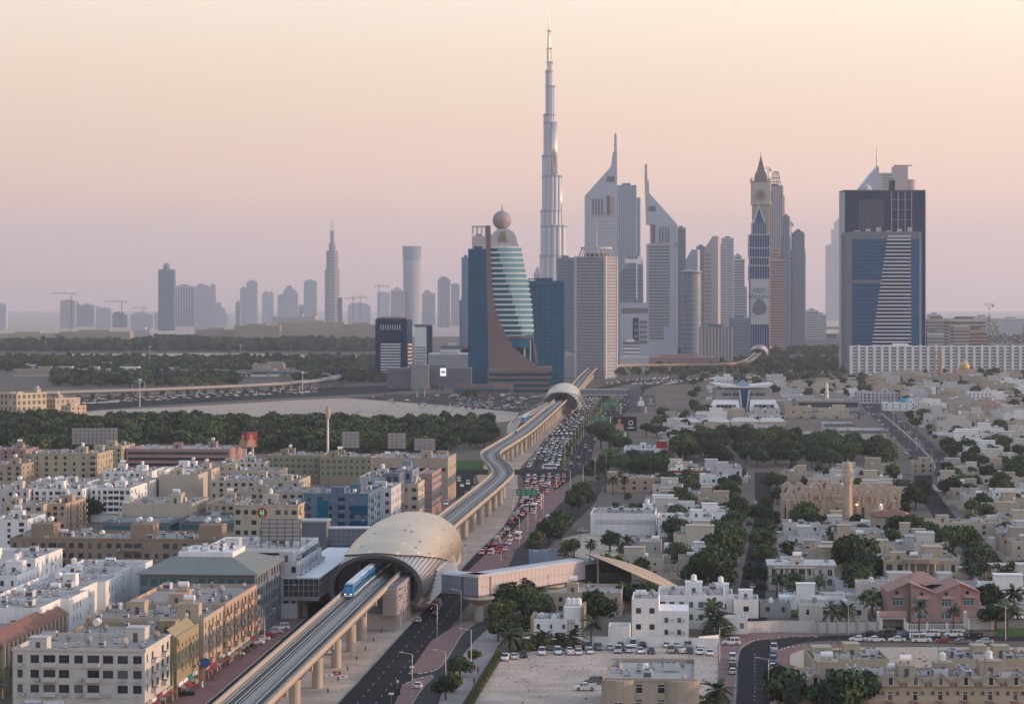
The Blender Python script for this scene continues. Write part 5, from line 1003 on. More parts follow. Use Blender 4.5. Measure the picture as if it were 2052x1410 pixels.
def hip(label_parent, x0, x1, y0, y1, z, h, m, plat=None):
    mb = MB(); px, py = (x1 - x0) * (.28 if plat else .35), (y1 - y0) * (.28 if plat else .5); a = [(x0, y0), (x1, y0), (x1, y1), (x0, y1)]; b = [(x0 + px, y0 + py), (x1 - px, y0 + py), (x1 - px, y1 - py), (x0 + px, y1 - py)]
    for i in range(4): j = (i + 1) % 4; mb.q([(*a[i], z), (*a[j], z), (*b[j], z + h), (*b[i], z + h)])
    mb.q([(*p, z + h) for p in b]); mb.q([(*p, z - .25) for p in a][::-1])
    for i in range(4): j = (i + 1) % 4; mb.q([(*a[i], z - .25), (*a[j], z - .25), (*a[j], z), (*a[i], z)])
    return mb.build('roof', m, label_parent)
r = [o for o in bpy.data.objects if o.name.startswith('apartment_block') and 'hip roof' in o.get('label', '')][0]
Wd = gx(512, (H - 17) * F / (1150 - HY)) - gx(278, (H - 17) * F / (1150 - HY)); hip(r, -Wd / 2 - 1, Wd / 2 + 1, -1, 41, 17.1, 3.4, 'greenroof', True); mb = MB(); mb.box(-Wd * .24, Wd * .24, 11, 29, 20.4, 21.8); mb.build('roof_platform', 'white', r)
for k in range(8): ob('ac_unit', AC, r, (-Wd * .2 + k * Wd * .055, 14 + (k % 3) * 5, 21.8), .2 * k)
block('dark block with pale balconies between the hip-roofed office and the station', 520, 596, 1126, 16, 44, 'palegrey', 4, 5, 12, 1.6, 1.8, 3.6, sbalc=(1, 3, 5, 7, 9, 11), ac=8, dish=3)
r, Wd, fh, s = block('white office with a ribbon window and dark glass end beside the lift tower', 406, 602, 1098, 18, 34, 'white', 4, 0, 0, ribbon=True, wh=2.4, ac=10, dish=2, tank=0, stair=1, roof='roofpale'); mb = MB(); mb.box(Wd / 2, Wd / 2 + .5, .5, 33.5, 0, 16.5); mb.build('glass_end', 'glassblue', r)
for k in range(11): mb = MB(); mb.box(Wd / 2 + .5, Wd / 2 + .62, .5 + 3.2 * k, .7 + 3.2 * k, 0, 16.5); mb.build('mullion', 'palegrey', r)
mb = MB(); mb.lathe([(1.3, 0), (1.3, .3)], 18); o = mb.build('round_sign', 'metaldark', r, (Wd / 2 + .6, 4, 15)); o.rotation_euler = (0, PI / 2, 0)
# shop fronts along the avenue pavement
q = random.Random(12)
for o in [o for o in bpy.data.objects if 'along the avenue' in o.get('label', '') or 'gym sign' in o.get('label', '')]:
    wl = [c for c in o.children if c.name.startswith('wall') and c.type == 'MESH' and 'ac' not in c.name][0]; xs = [v.co.x for v in wl.data.vertices]; D_ = max(v.co.y for v in wl.data.vertices); x = max(xs)
    for k in range(int(D_ / 5)):
        y = .6 + k * 5; mb = MB(); mb.box(x + .01, x + .08, y, y + 4.2, .1, 2.6); mb.build('shop_window', 'glass', o); mb = MB(); mb.box(x + .02, x + .45, y - .1, y + 4.3, 2.7, 3.5); s_ = mb.build('shop_sign', q.choice(('palegrey', 'adred', 'bluegrey', 'beige', 'signgreen', 'cwhite')), o)
        mb = MB(); mb.loft([[(x + .1, y + j * 4.2, 2.65), (x + 1.5, y + j * 4.2, 2.2), (x + 1.5, y + j * 4.2, 2.3), (x + .1, y + j * 4.2, 2.75)] for j in (0, 1)]); mb.build('awning', q.choice(('cgrey', 'cbrown', 'maroon', 'cgrey')), o)
# white stepped row and its neighbours on the far left
r = thing('stepped_white_row', 'long white terrace with zigzag walls running back on the left', 'building', (-122, 592, 0), YAW); 
for k in range(6):
    mb = MB(); dx = (k % 2) * 2.2; holes = [(4 + c * 3.2, 2.5 + f * 3.2, 5 + c * 3.2, 4.2 + f * 3.2) for c in range(3) for f in range(4)]; y0 = k * 18.5
    xr = 8 + dx; facade(mb, (xr, y0), (0, 1), (1, 0), 18.5, 0, 15.5, holes); facade(mb, (-10, y0), (1, 0), (0, -1), 10 + xr, 0, 15.5, []); facade(mb, (-10, y0), (0, 1), (-1, 0), 18.5, 0, 15.5, []); facade(mb, (-10, y0 + 18.5), (1, 0), (0, 1), 10 + xr, 0, 15.5, []); mb.q([(-10, y0, 14.6), (xr, y0, 14.6), (xr, y0 + 18.5, 14.6), (-10, y0 + 18.5, 14.6)], 1)
    mb.q([(xr - .3, y0, 15.5), (xr, y0, 15.5), (xr, y0 + 18.5, 15.5), (xr - .3, y0 + 18.5, 15.5)]); mb.q([(xr - .3, y0, 15.5), (xr - .3, y0 + 18.5, 15.5), (xr - .3, y0 + 18.5, 14.6), (xr - .3, y0, 14.6)]); mb.build('house_bay', ('white', 'roofpale'), r)
    for a, b, c, d in holes: ob('window', win_mesh(1.0, 1.7, 'single', 'framedark'), r, (xr - .24, y0 + (a + c) / 2, b), PI / 2)
    roofkit(r, -9, 5, y0 + 1, y0 + 17.5, 14.61, 7, 1, 1, 1 if k in (2, 4) else 0, 'white', random.Random(k))
occ_obj(-122, 592, 24, 111)
block('white block with small square windows cut by the left picture edge', -60, 72, 1118, 15.5, 30, 'white', 4, 5, 6, 1.0, 1.5, 3.2, ac=6, dish=1, roof='roofpale')
block('narrow white block in front at the left edge, small square windows', -70, 36, 1152, 15.5, 22, 'white', 4, 5, 6, 1.0, 1.5, 3.2, ac=4, dish=1, roof='roofpale')
r, Wd, fh, s = block('beige terrace with a red tiled slope at the bottom left corner', -130, 0, 1290, 12.5, 58, 'olive', 3, 0, 16, 1.0, 2.0, 2.6, ac=3, dish=2, stair=0); mb = MB(); mb.loft([[(Wd / 2 - 3.2, y, 14.6), (Wd / 2 + .6, y, 12.2), (Wd / 2 + .6, y, 11.8), (Wd / 2 - 3.2, y, 11.9)] for y in (0, 58)]); mb.build('tiled_slope', 'tile', r)
for k in range(16):
    mb = MB(); y = 1.8 + k * 3.6; mb.box(Wd / 2 - .5, Wd / 2 + .7, y - .8, y + .8, 7, 12.1); mb.build('dormer', 'sandwall', r)
r, Wd, fh, s = block('long tan block with arched balconies across the left middle', 16, 440, 1078, 16.5, 26, 'tan', 4, 22, 6, 1.6, 1.6, 3.2, balc=(4, 5, 12, 13), arch=(1, 8, 9, 17), ac=24, dish=5, tank=2, stair=0, aerial=4, trim='tan')
for u in (-.36, .12, .45):
    mb = MB(); mb.box(u * Wd - 3.6, u * Wd + 3.6, 4, 12, 15.6, 20.4); mb.build('stair_house', 'tan', r)
    for k in (-1, 1): ob('water_tank', TANK, r, (u * Wd + k * 1.6, 8, 20.4), PI / 2, 1.0)
r, Wd, fh, s = block('cream clinic with a round green logo left of the slate blue block', 468, 598, 1011, 19, 20, 'cream', 4, 8, 5, 1.8, 1.6, 4, ac=8, dish=3, trim='cream', aerial=1)
for loc, rz in (((-.06 * Wd, -.12, 16.3), 0), ((Wd / 2 + .12, 5, 16.6), PI / 2)):
    mb = MB(); mb.loft([[(s_ * math.cos(t), y, s_ * math.sin(t)) for t in [2 * PI * i / 20 for i in range(20)]] for s_, y in ((1.7, .1), (1.7, -.1), (1.4, -.1))]); o = mb.build('round_logo', 'cred', r, loc, rz)
    mb = MB(); mb.lathe([(.3, 0), (.3, .1)], 8); c = ob('emblem', None, None) if False else None
    mb = MB()
    for dx in (-.45, .45): mb.box(dx - .12, dx + .12, -.2, -.12, -.7, .5); mb.box(dx - .3, dx + .3, -.2, -.12, -.05, .12); mb.box(dx - .14, dx + .14, -.2, -.12, .6, .9)
    mb.box(-.45, .45, -.2, -.12, -.35, -.2); mb.build('emblem', 'neongreen', o)
r, Wd, fh, s = block('slate blue block with dark ribbon balconies above the station link', 608, 738, 988, 22, 34, 'blue', 6, 6, 6, 1.9, 1.7, 3.2, sbalc=(1, 4), balc=(3,), ac=8, dish=2, stair=2, tank=2, trim='blue')
mb = MB(); mb.box(-Wd * .29, -Wd * .12, -.35, -.01, 3, 19.5); mb.build('glass_bay', 'glassteal', r)
for i in range(3): mb = MB(); z = 4 + i * 5.4; mb.box(Wd * .24, Wd * .49, -.4, -.02, z, z + 3); mb.build('glass_band', 'glassblue', r)
for lb, x0, x1, yt, h, dep, w_, nf, nc, ns, kw in [
    ('grey stone block with square windows right of the slate blue one', 735, 784, 978, 20, 30, 'palegrey', 5, 3, 6, {}),
    ('dark glass office with tall fins, first past the grey stone block', 772, 800, 948, 23, 22, 'slate', 5, 2, 5, dict(gm='glassblue', wh=2.6)),
    ('grey gabled glass office behind the dark one along the avenue', 790, 826, 942, 23, 24, 'bluegrey', 5, 2, 5, dict(gm='glassblue', wh=2.6)),
    ('wide pale grey hall with rooftop skylights in the left middle', 720, 805, 955, 19, 34, 'palegrey', 4, 6, 4, dict(ac=10)),
    ('block with pink and white bands along the avenue near the bend', 838, 866, 948, 19, 36, 'rose', 5, 3, 1, dict(sribbon=True, fm='frame', gm='glasspale')),
    ('low cream block with dark grilles before the banded pink one', 806, 838, 968, 18, 22, 'cream', 4, 2, 6, {}),
    ('big tan block with one long dark window behind the avenue offices', 745, 898, 917, 20, 36, 'beige', 1, 1, 5, dict(ribbon=True, g=12, ac=16, dish=3, stair=2, roof='roofpale')),
    ('olive tan terrace with green window strips before the park', 534, 640, 912, 13.5, 26, 'olive', 3, 9, 4, dict(gm='glassgreen', stair=2, ac=10)),
    ('right half of the olive tan terrace before the park', 640, 745, 915, 13.5, 26, 'olive', 3, 9, 4, dict(gm='glassgreen', stair=2, ac=10)),
    ('pale yellow block with arched and balconied windows at far left', 46, 196, 908, 16, 32, 'yellow', 4, 8, 6, dict(arch=(1, 2), balc=(0, 7), stair=2, ac=14, trim='yellow')),
    ('smaller yellow block behind the pale yellow one', 193, 244, 894, 15, 30, 'yellow', 4, 4, 5, dict(ac=6)),
    ('long dusty pink block with a dark ribbon window at the park edge', 251, 462, 899, 13.5, 40, 'rose', 3, 1, 4, dict(ribbon=True, stair=2, ac=10, roof='roofpale')),
    ('low white villa with arched windows, left of its row', 207, 258, 944, 9, 24, 'white', 2, 3, 3, dict(arch=(0, 2), roof='roofpale')),
    ('low white villa with arched windows, second of its row', 258, 305, 944, 9, 24, 'white', 2, 4, 3, dict(arch=(1, 2), roof='roofpale')),
    ('low white villa with arched windows, third of its row', 308, 332, 941, 9, 24, 'white', 2, 2, 3, dict(arch=(0, 1), roof='roofpale')),
    ('low white villa with a roof tower, fourth of its row', 335, 402, 938, 9, 28, 'white', 2, 4, 3, dict(arch=(1,), stair=2, roof='roofpale')),
    ('cream annex with a colonnade right of the white arched villas', 405, 462, 932, 10, 26, 'sandwall', 2, 5, 6, {}),
    ('white walk-up with tanks on its roof, left of the pair', 66, 166, 979, 14, 26, 'white', 4, 7, 4, dict(balc=(3, 4), tank=4, ac=6, roof='roofpale')),
    ('white walk-up with tanks on its roof, right of the pair', 181, 262, 977, 14, 30, 'white', 4, 7, 5, dict(balc=(3, 4), tank=4, ac=6, roof='roofpale')),
    ('narrow white walk-up left of the tank-topped pair', -30, 58, 980, 14, 26, 'offwhite', 4, 6, 4, dict(tank=3, roof='roofpale')),
    ('white walk-up standing behind the tank-topped pair', 205, 300, 963, 13, 22, 'offwhite', 4, 7, 4, dict(tank=4, roof='roofpale')),
    ('white walk-up at the back left behind the pair', 60, 176, 965, 13, 22, 'offwhite', 4, 7, 4, dict(tank=4, roof='roofpale')),
    ('windowless cream stair block with a stepped roof', 318, 398, 950, 15, 20, 'cream', 4, 0, 0, dict(ac=2, dish=1)),
    ('small windowless cream block right of the stepped one', 390, 424, 940, 15, 18, 'cream', 4, 0, 2, dict(ac=2)),
    ('big cream block with dishes on its roof, centre left', 243, 386, 1008, 14, 32, 'cream', 4, 0, 9, dict(dish=5, stair=2, ac=8)),
    ('cream block with deep roof terraces beside the one with dishes', 412, 470, 1008, 13.5, 36, 'sandwall', 4, 4, 7, dict(ac=6, dish=3)),
    ('tan balcony block above the street trees at far left', 75, 132, 1008, 13.5, 30, 'peach', 4, 4, 6, dict(sbalc=(1, 3, 5), ac=4)),
    ('cream house with a notched parapet left of the tan balcony block', 5, 88, 1010, 13.5, 20, 'cream', 4, 4, 3, dict(dish=2)),
    ('white modern block with black panels at the left edge', -20, 56, 1040, 13, 24, 'white', 4, 3, 4, dict(gm='glass', wh=2.2, dish=2)),
    ('low glass-sided hall with a flat grey-green roof, left of two', 202, 338, 1046, 10, 36, 'slate', 2, 1, 1, dict(ribbon=True, sribbon=True, roof='greenroof', ac=3, dish=0, tank=0, stair=0, gm='glassgreen')),
    ('low glass-sided hall with a flat grey-green roof, right of two', 358, 458, 1044, 10, 36, 'slate', 2, 1, 1, dict(ribbon=True, sribbon=True, roof='greenroof', ac=3, dish=0, tank=0, stair=0, gm='glassgreen')),
    ('long cream block full of roof fans in the left middle', 420, 600, 962, 14, 30, 'cream', 4, 12, 6, dict(ac=26, stair=2)),
    ('cream row behind the block full of roof fans', 440, 560, 942, 13, 22, 'cream', 3, 9, 4, dict(ac=10)),
    ('cream block between the fan-covered block and the slate blue one', 470, 610, 985, 14, 28, 'sandwall', 4, 9, 5, dict(ac=14, dish=2)),
    ('pale block with a terrace left of the olive terrace', 466, 532, 925, 11, 26, 'offwhite', 3, 5, 4, {}),
    ('off-white block at the far left edge before the park', -40, 44, 930, 12, 30, 'beige', 3, 5, 4, {}),
    ('low brown block at the far left behind the yellow building', -30, 52, 900, 11, 26, 'rose', 3, 5, 4, dict(ac=8)),
]: block(lb, x0, x1, yt, h, dep, w_, nf, nc, ns, **kw)
# pale sunlit pair beyond the park on the far left
block('tall pale block catching the low sun beyond the park, far left', -20, 44, 787, 20, 30, 'cream', 3, 5, 6, 3.0, 3.4, 5, yaw=-R(38), ac=3, dish=0, gm='brown', fm='tan')
block('stepped sunlit beige building right of the tall pale one beyond the park', 74, 118, 797, 15, 26, 'sandwall', 3, 5, 5, 1.8, 1.8, 3, yaw=-R(38), ac=2, dish=0, fm='tan'); block('low stepped beige wing in front of the sunlit pair', 118, 146, 812, 11, 16, 'sandwall', 2, 3, 3, yaw=-R(38), ac=1, dish=0, name='low_wing')
# ---- right side, near
r, Wd, fh, s = block('beige house with rounded bays and a flat sunlit roof at the bottom', 1214, 1392, 1359, 8.6, 30, 'beige', 2, 4, 4, 2.0, 2.1, 1.2, roof='roofpale', ac=7, dish=5, tank=1, stair=0, trim='beige', name='villa', cat='house', fm='white')
for u in (-.36, .36): mb = MB(); mb.prism([(u * Wd + 3.6 * math.cos(a), .3 + 2.2 * math.sin(a) * -1) for a in [PI * i / 8 for i in range(9)]], 0, 8.3); mb.build('bay', 'beige', r); ob('window', win_mesh(1.9, 2.2, 'plain', 'white', 'glass'), r, (u * Wd, -1.96, 1.6))
r, Wd, fh, s = block('white and mustard house with a roof room beside the sandy car park', 1066, 1168, 1239.5, 6.2, 12, 'white', 2, 4, 3, .9, 1.2, .6, roof='roofpale', ac=3, dish=0, tank=3, stair=0, name='villa', cat='house')
mb = MB(); mb.box(Wd * .12, Wd / 2, 1, 10, 5.2, 9.2); mb.build('roof_room', 'white', r)
for x in (Wd * .21, Wd * .27, Wd * .33): mb = MB(); mb.box(x - .13, x + .13, -.14, -.01, 0, 6.2); mb.build('mustard_bar', 'gold', r)
for z in (1.2, 3.0, 5.0): mb = MB(); mb.box(Wd * .2, Wd * .34, -.2, -.15, z, z + .25); mb.build('mustard_bar', 'gold', r)
for x in (-1, 1): mb = MB(); mb.box(x * (Wd / 2 + .01) - .4, x * (Wd / 2 + .01) + .4, -.3, 12, 0, 6.6 if x < 0 else 9.4); mb.build('mustard_wall', 'gold', r)
for k in (0, 1, 2): ob('water_tank', VTANK, r, (Wd * (.2 + .1 * k), 5, 9.2), 0)
r, Wd, fh, s = block('tall white villa with stepped flat roofs above the car park wall', 1266, 1320, 1199, 10.8, 16, 'white', 2, 2, 4, 1.4, 1.5, 1.4, roof='roofpale', ac=2, dish=1, tank=1, stair=0, name='villa', cat='house', occupy=True); mb = MB(); mb.box(Wd / 2, Wd / 2 + 7.8, .4, 15, 0, 7.6); mb.build('lower_wing', 'white', r)
for k in range(2):
    for z in (1.2, 4.4): ob('window', win_mesh(1.1, 1.5), r, (Wd / 2 + 2.0 + 3.4 * k, .38, z)); ob('wall_ac', AC, r, (Wd / 2 + 3.6 + 3.0 * k, .1, z + .4), 0, .5)
block('white villa with a curved parapet and glass roof light, behind the tall one', 1318, 1452, 1192, 9.2, 22, 'white', 2, 7, 3, 1.3, 1.6, 1.4, roof='roofpale', ac=4, dish=4, name='villa', cat='house', gm='glassgreen')
block('long beige villa with a curved roof canopy by the dark tree', 1068, 1245, 1186, 6.8, 22, 'sandwall', 2, 8, 4, 1.1, 1.3, .8, roof='roofpale', ac=4, dish=1, name='villa', cat='house')
block('small white garage block against the car park wall', 1219, 1262, 1232, 4.6, 8, 'white', 1, 0, 0, ac=0, dish=0, tank=1, stair=0, aerial=0, name='garage', cat='garage', Y=640)
r, Wd, fh, s = block('wide clinic clad in white tiles with a grey band beside the sandy plot', 1183, 1313, 1028, 8.4, 26, 'white', 1, 0, 0, g=5, ac=12, dish=2, tank=1, stair=1, roof='roofgrey', name='clinic'); mb = MB(); mb.box(-Wd * .42, Wd * .5, -.2, -.01, 4.3, 5.9); mb.build('grey_band', 'palegrey', r)
for i in range(26): mb = MB(); x = -Wd / 2 + Wd * i / 26; mb.box(x, x + .07, -.08, -.004, 0, 8.3); mb.build('tile_joint', 'palegrey', r)
block('white villa with tall arched windows right of the tiled clinic', 1318, 1428, 1036, 7.5, 20, 'white', 1, 4, 3, 1.7, 2.4, 2.4, arch=(0, 2), ac=3, dish=2, roof='roofpale', name='villa', cat='house', trim='white')
r, Wd, fh, s = block('peach building with a raised block on its left end', 1238, 1326, 957, 7, 22, 'peach', 2, 4, 3, 1.4, 1.2, .8, ac=8, dish=0, roof='roofpale', stair=0); mb = MB(); mb.box(-Wd / 2 - 5, -Wd / 2 + .1, 1, 12, 0, 9.5); mb.build('raised_block', 'peach', r)
r, Wd, fh, s = block('white building with a maroon roof edge behind the peach one', 1343, 1424, 942, 7.4, 18, 'white', 2, 5, 3, 1.6, 1.4, 1, ac=4, roof='roofpale'); mb = MB(); mb.box(-Wd / 2 - .15, Wd / 2 + .15, -.16, -.01, 6.2, 7.3); mb.build('roof_edge', 'maroon', r)
r, Wd, fh, s = block('white and grey restaurant with red roof signs by the lawn', 1250, 1322, 898, 7, 30, 'white', 2, 0, 0, ac=4, roof='roofpale', name='restaurant'); mb = MB(); mb.box(-Wd / 2 + 1, Wd / 2 - 3, -.3, -.01, 3.6, 6); mb.build('dark_band', 'slate', r)
for k, x in enumerate((Wd / 2 + 1, Wd / 2 + 8)): mb = MB(); mb.box(x - 3, x + 3, -.4, 0, 7.2 - k * 1.6, 11 - k * 1.6); mb.build('roof_sign', 'signred', r)
mb = MB(); mb.box(Wd / 2 + 3.6, Wd / 2 + 5.4, 0, 2, 0, 12.5); mb.build('sign_pylon', 'palegrey', r); mb = MB(); mb.box(Wd / 2, Wd / 2 + 10, 0, 10, 0, 5.6); mb.build('annex', 'palegrey', r)
block('small blue-grey kiosk building beside the station footbridge', 1060, 1114, 1105, 5.4, 9, 'bluegrey', 1, 0, 0, ac=2, dish=0, tank=0, stair=0, aerial=0, name='kiosk', yaw=0, roof='roofpale')
# big showroom with twin glazed wings
Y = 2040; k = Y / F; r = thing('showroom', 'large grey showroom with a butterfly roof and two white sloping wings', 'building', (gx(1492, Y), Y, 0)); L = lambda v: v * k
mb = MB(); mb.box(L(-57), L(57), 6, 40, 0, 17.5); mb.build('wall', 'grey', r); mb = MB(); mb.loft([[(L(-60), y, 21.5), (L(-45), y, 19), (0, y, 18.5), (L(45), y, 19), (L(60), y, 21.5), (L(60), y, 22.3), (0, y, 19.6), (L(-60), y, 22.3)] for y in (3, 42)]); mb.build('roof', 'steelwhite', r)
for sgn in (-1, 1):
    mb = MB(); mb.loft([[(sgn * L(x), y, z) for x, y, z in ((9, 6, 0), (71, 6, 0), (62, 6, 8.5), (12, 6, 8.5))], [(sgn * L(x), y, z) for x, y, z in ((9, -6, 0), (71, -6, 0), (62, 2, 8.5), (12, 2, 8.5))]]); mb.build('wing', 'white', r)
    for j in range(5): mb = MB(); x = sgn * L(22 + 8 * j); mb.box(x - 1.4, x + 1.4, -6.3, -3, 1, 5); mb.build('window', 'glass', r)
    for j in range(8): mb = MB(); x = sgn * L(12 + 4.2 * j); mb.box(x - .7, x + .7, 5.8, 6, 12, 14.2); mb.build('window', 'glass', r)
    mb = MB(); mb.tube((sgn * L(5), 2, 0), (sgn * L(10), 2, 17), 1); mb.build('strut', 'palegrey', r)
mb = MB(); mb.box(L(-7), L(7), 3, 6, 0, 17); mb.build('entrance_glass', 'glassblue', r); mb = MB(); mb.loft([[(L(-14), 8, 20), (L(14), 8, 20), (L(14), 30, 20), (L(-14), 30, 20)], [(0, 18, 25), (.3, 18, 25), (.3, 19, 25), (0, 19, 25)]]); mb.build('roof_light', 'bluegrey', r); occ(gx(1415, Y), gx(1570, Y), Y - 10, Y + 50)
block('long grey hall with a dark ribbon window right of the showroom', 1598, 1722, 801, 9.5, 40, 'grey', 1, 1, 1, g=1.5, ribbon=True, wh=4, ac=8, dish=0, stair=0, roof='roofpale', yaw=0, name='hall'); block('pale grey arcaded block behind the long grey hall', 1722, 1800, 786, 10, 30, 'palegrey', 3, 10, 4, 1.6, 2, 1, ac=6, yaw=0)
for i, (x0, x1, yt, h, dep, w_, lb) in enumerate([(1345, 1400, 846, 5, 26, 'offwhite', 'pale tent-roofed shed, first in the row below the showroom'), (1402, 1462, 846, 5, 26, 'cream', 'pale tent-roofed shed, second in the row below the showroom'), (1465, 1520, 845, 5, 26, 'offwhite', 'pale tent-roofed shed, third in the row below the showroom'), (1522, 1574, 845, 5, 26, 'cream', 'pale tent-roofed shed, fourth in the row below the showroom'),
        (1440, 1522, 863, 6, 40, 'offwhite', 'white warehouse with a dark eave left of the dark round trees'), (1524, 1560, 857, 5, 40, 'palegrey', 'grey warehouse between the two white ones'), (1538, 1655, 872, 6, 50, 'offwhite', 'widest white warehouse with a dark eave'), (1652, 1712, 849, 7, 30, 'palegrey', 'flat warehouse behind the palms left of the divided road'), (1684, 1775, 862, 6, 34, 'offwhite', 'white depot beside the divided road')]):
    r, Wd, fh, s = block(lb, x0, x1, yt, h, dep, w_, 1, 0, 0, ac=2 if i > 3 else 0, dish=0, tank=0, stair=0, aerial=0, roof='roofpale', name='warehouse', cat='warehouse', yaw=-R(3))
    mb = MB()
    if i < 4: mb.loft([[(-Wd / 2 - .5, -.6, 5.02), (Wd / 2 + .5, -.6, 5.02), (Wd / 2 + .5, 26.5, 5.02), (-Wd / 2 - .5, 26.5, 5.02)], [(-Wd * .35, 12, 7.6), (Wd * .35, 12, 7.6), (Wd * .35, 13.5, 7.6), (-Wd * .35, 13.5, 7.6)]]); mb.build('tent_roof', 'offwhite', r)
    else: mb.box(-Wd / 2 - .3, Wd / 2 + .3, -.5, -.02, h - 1.8, h + .1); mb.build('eave', 'slate', r)
# stone mosque with a crown of pointed arches
Y = 985; k = Y / F; r = thing('stone_mosque', 'pinkish stone mosque with rows of pointed arched hoods on its roof', 'mosque', (gx(1688, Y), Y, 0), YAW); L = lambda v: v * k; xc = 1688
def hood(x, y, z, w_, h, d):
    mb = MB(); P = [(-w_ / 2, 0), (-w_ / 2, h * .55), (-w_ * .3, h * .85), (0, h), (w_ * .3, h * .85), (w_ / 2, h * .55), (w_ / 2, 0)]; Q = [(-w_ * .26, 0), (-w_ * .26, h * .4), (-w_ * .16, h * .6), (0, h * .72), (w_ * .16, h * .6), (w_ * .26, h * .4), (w_ * .26, 0)]
    for (a, b), (c, e) in zip(zip(P, P[1:]), zip(Q, Q[1:])):
        for yy in (0, d): mb.q([(a[0], yy, a[1]), (b[0], yy, b[1]), (e[0], yy, e[1]), (c[0], yy, c[1])])
        mb.q([(a[0], 0, a[1]), (b[0], 0, b[1]), (b[0], d, b[1]), (a[0], d, a[1])]); mb.q([(c[0], 0, c[1]), (e[0], 0, e[1]), (e[0], d, e[1]), (c[0], d, c[1])])
    return mb.build('arched_hood', 'mosque', r, (x, y, z))
mb = MB(); mb.box(L(-117), L(112), 0, 44, 0, 9.2); mb.box(L(-60), L(60), 8, 36, 9.2, 11); mb.build('wall', 'mosque', r)
for row, (y, z) in enumerate(((-.6, 8.0), (14, 9.0), (28, 9.4))):
    for i in range(9):
        x = L(-105 + 26 * i + (8 if row % 2 else 0)); 
        if row == 0 and abs(x - L(10)) < L(14): continue
        hood(x, y, z if i not in (2, 3) else z + 1.5, L(23), 5.6, 5)
for i in range(22):
    x = L(-112 + 10.2 * i); 
    if abs(x - L(10)) > 2.6: ob('window', arch_mesh(1.3, 5.4, 'mosque', 'sandwall' if i % 5 else 'glass'), r, (x, -.01, 1.6))
for i in range(4): mb = MB(); x = L(-112 + 70 * i); mb.box(x, x + L(8), -1.4, 0, 0, 9.6); mb.build('buttress', 'mosque', r)
for x in (-60, 28, 76): mb = MB(); mb.lathe([(.3, 0), (.34, .2), (.3, .5)], 8, L(x), -1.9); mb.box(L(x) - .05, L(x) + .05, -1.9, -.5, .2, .3); mb.build('wall_lamp', 'lampglow', r, (0, 0, 8.0))
occ(gx(1565, Y), gx(1815, Y), Y - 4, Y + 52)
X = gx(1699, 978); r = thing('stone_minaret', 'pinkish stone minaret with a domed lantern in front of the mosque', 'minaret', (X, 978, 0), R(10)); mb = MB(); mb.lathe([(2.1, 0), (2.05, 2), (1.7, 16.5), (2.3, 18), (2.35, 18.8)], 8); mb.build('shaft', 'mosque', r); mb = MB(); mb.lathe([(2.35, 18.8), (2.35, 19.6), (2.15, 19.6), (2.15, 18.9)], 8); mb.build('gallery', 'mosque', r)
for i in range(8): a = 2 * PI * i / 8; mb = MB(); mb.tube((1.6 * math.cos(a), 1.6 * math.sin(a), 18.8), (1.6 * math.cos(a), 1.6 * math.sin(a), 21.6), .22, 5); mb.build('lantern_column', 'mosque', r)
mb = MB(); mb.lathe([(2.3, 21.5), (2.3, 22.3), (1.7, 22.9), (1.75, 24), (1.3, 25.2), (.5, 26), (.12, 26.3), (.08, 27.2)], 12); mb.build('dome', 'mosque', r)
# domed mosque with two minarets by the white apartments
Y = 2820; k = Y / F; r = thing('domed_mosque', 'orange-lit mosque with a golden dome near the white apartments', 'mosque', (gx(1937, Y), Y, 0)); mb = MB(); mb.box(L(-38), L(34), 0, 30, 0, 8.5); mb.box(L(-20), L(20), 4, 26, 8.5, 13); mb.build('wall', 'peach', r); mb = MB(); mb.lathe([(L(10), 13), (L(10.4), 15.5), (L(9), 19), (L(5), 21.6), (.4, 23), (.1, 25)], 18, 0, 14); mb.build('dome', 'golden', r, smooth=True)
for i in range(9): mb = MB(); x = L(-34 + 8 * i); mb.box(x - .9, x + .9, -.2, 0, 2, 6); mb.build('window', 'brown', r)
for i, px in enumerate((1874, 1886)):
    m = thing('slim_minaret', '%s of two slim peach minarets by the domed mosque' % ('left', 'right')[i], 'minaret', (gx(px, Y - 12), Y - 12, 0)); mb = MB(); mb.box(-2.2, 2.2, -2.2, 2.2, 0, 12); mb.lathe([(1.7, 12), (1.5, 22), (2.4, 23), (2.4, 24), (1.3, 24), (1.2, 32), (1.9, 33), (1.9, 33.8), (.9, 34), (.8, 38), (.1, 42)], 8); mb.build('shaft', 'peach', m)
occ(gx(1865, Y), gx(1980, Y), Y - 20, Y + 40)
# white small mosque minaret
Y = 2100; r = thing('white_minaret', 'small white minaret between the showroom and the grey arcaded block', 'minaret', (gx(1657, Y), Y, 0)); mb = MB(); mb.lathe([(1.6, 0), (1.5, 12), (2.1, 12.6), (2.1, 13.4), (1.2, 13.6), (1.1, 17), (1.5, 17.3), (.9, 19.5), (.1, 22)], 10); mb.build('shaft', 'white', r)
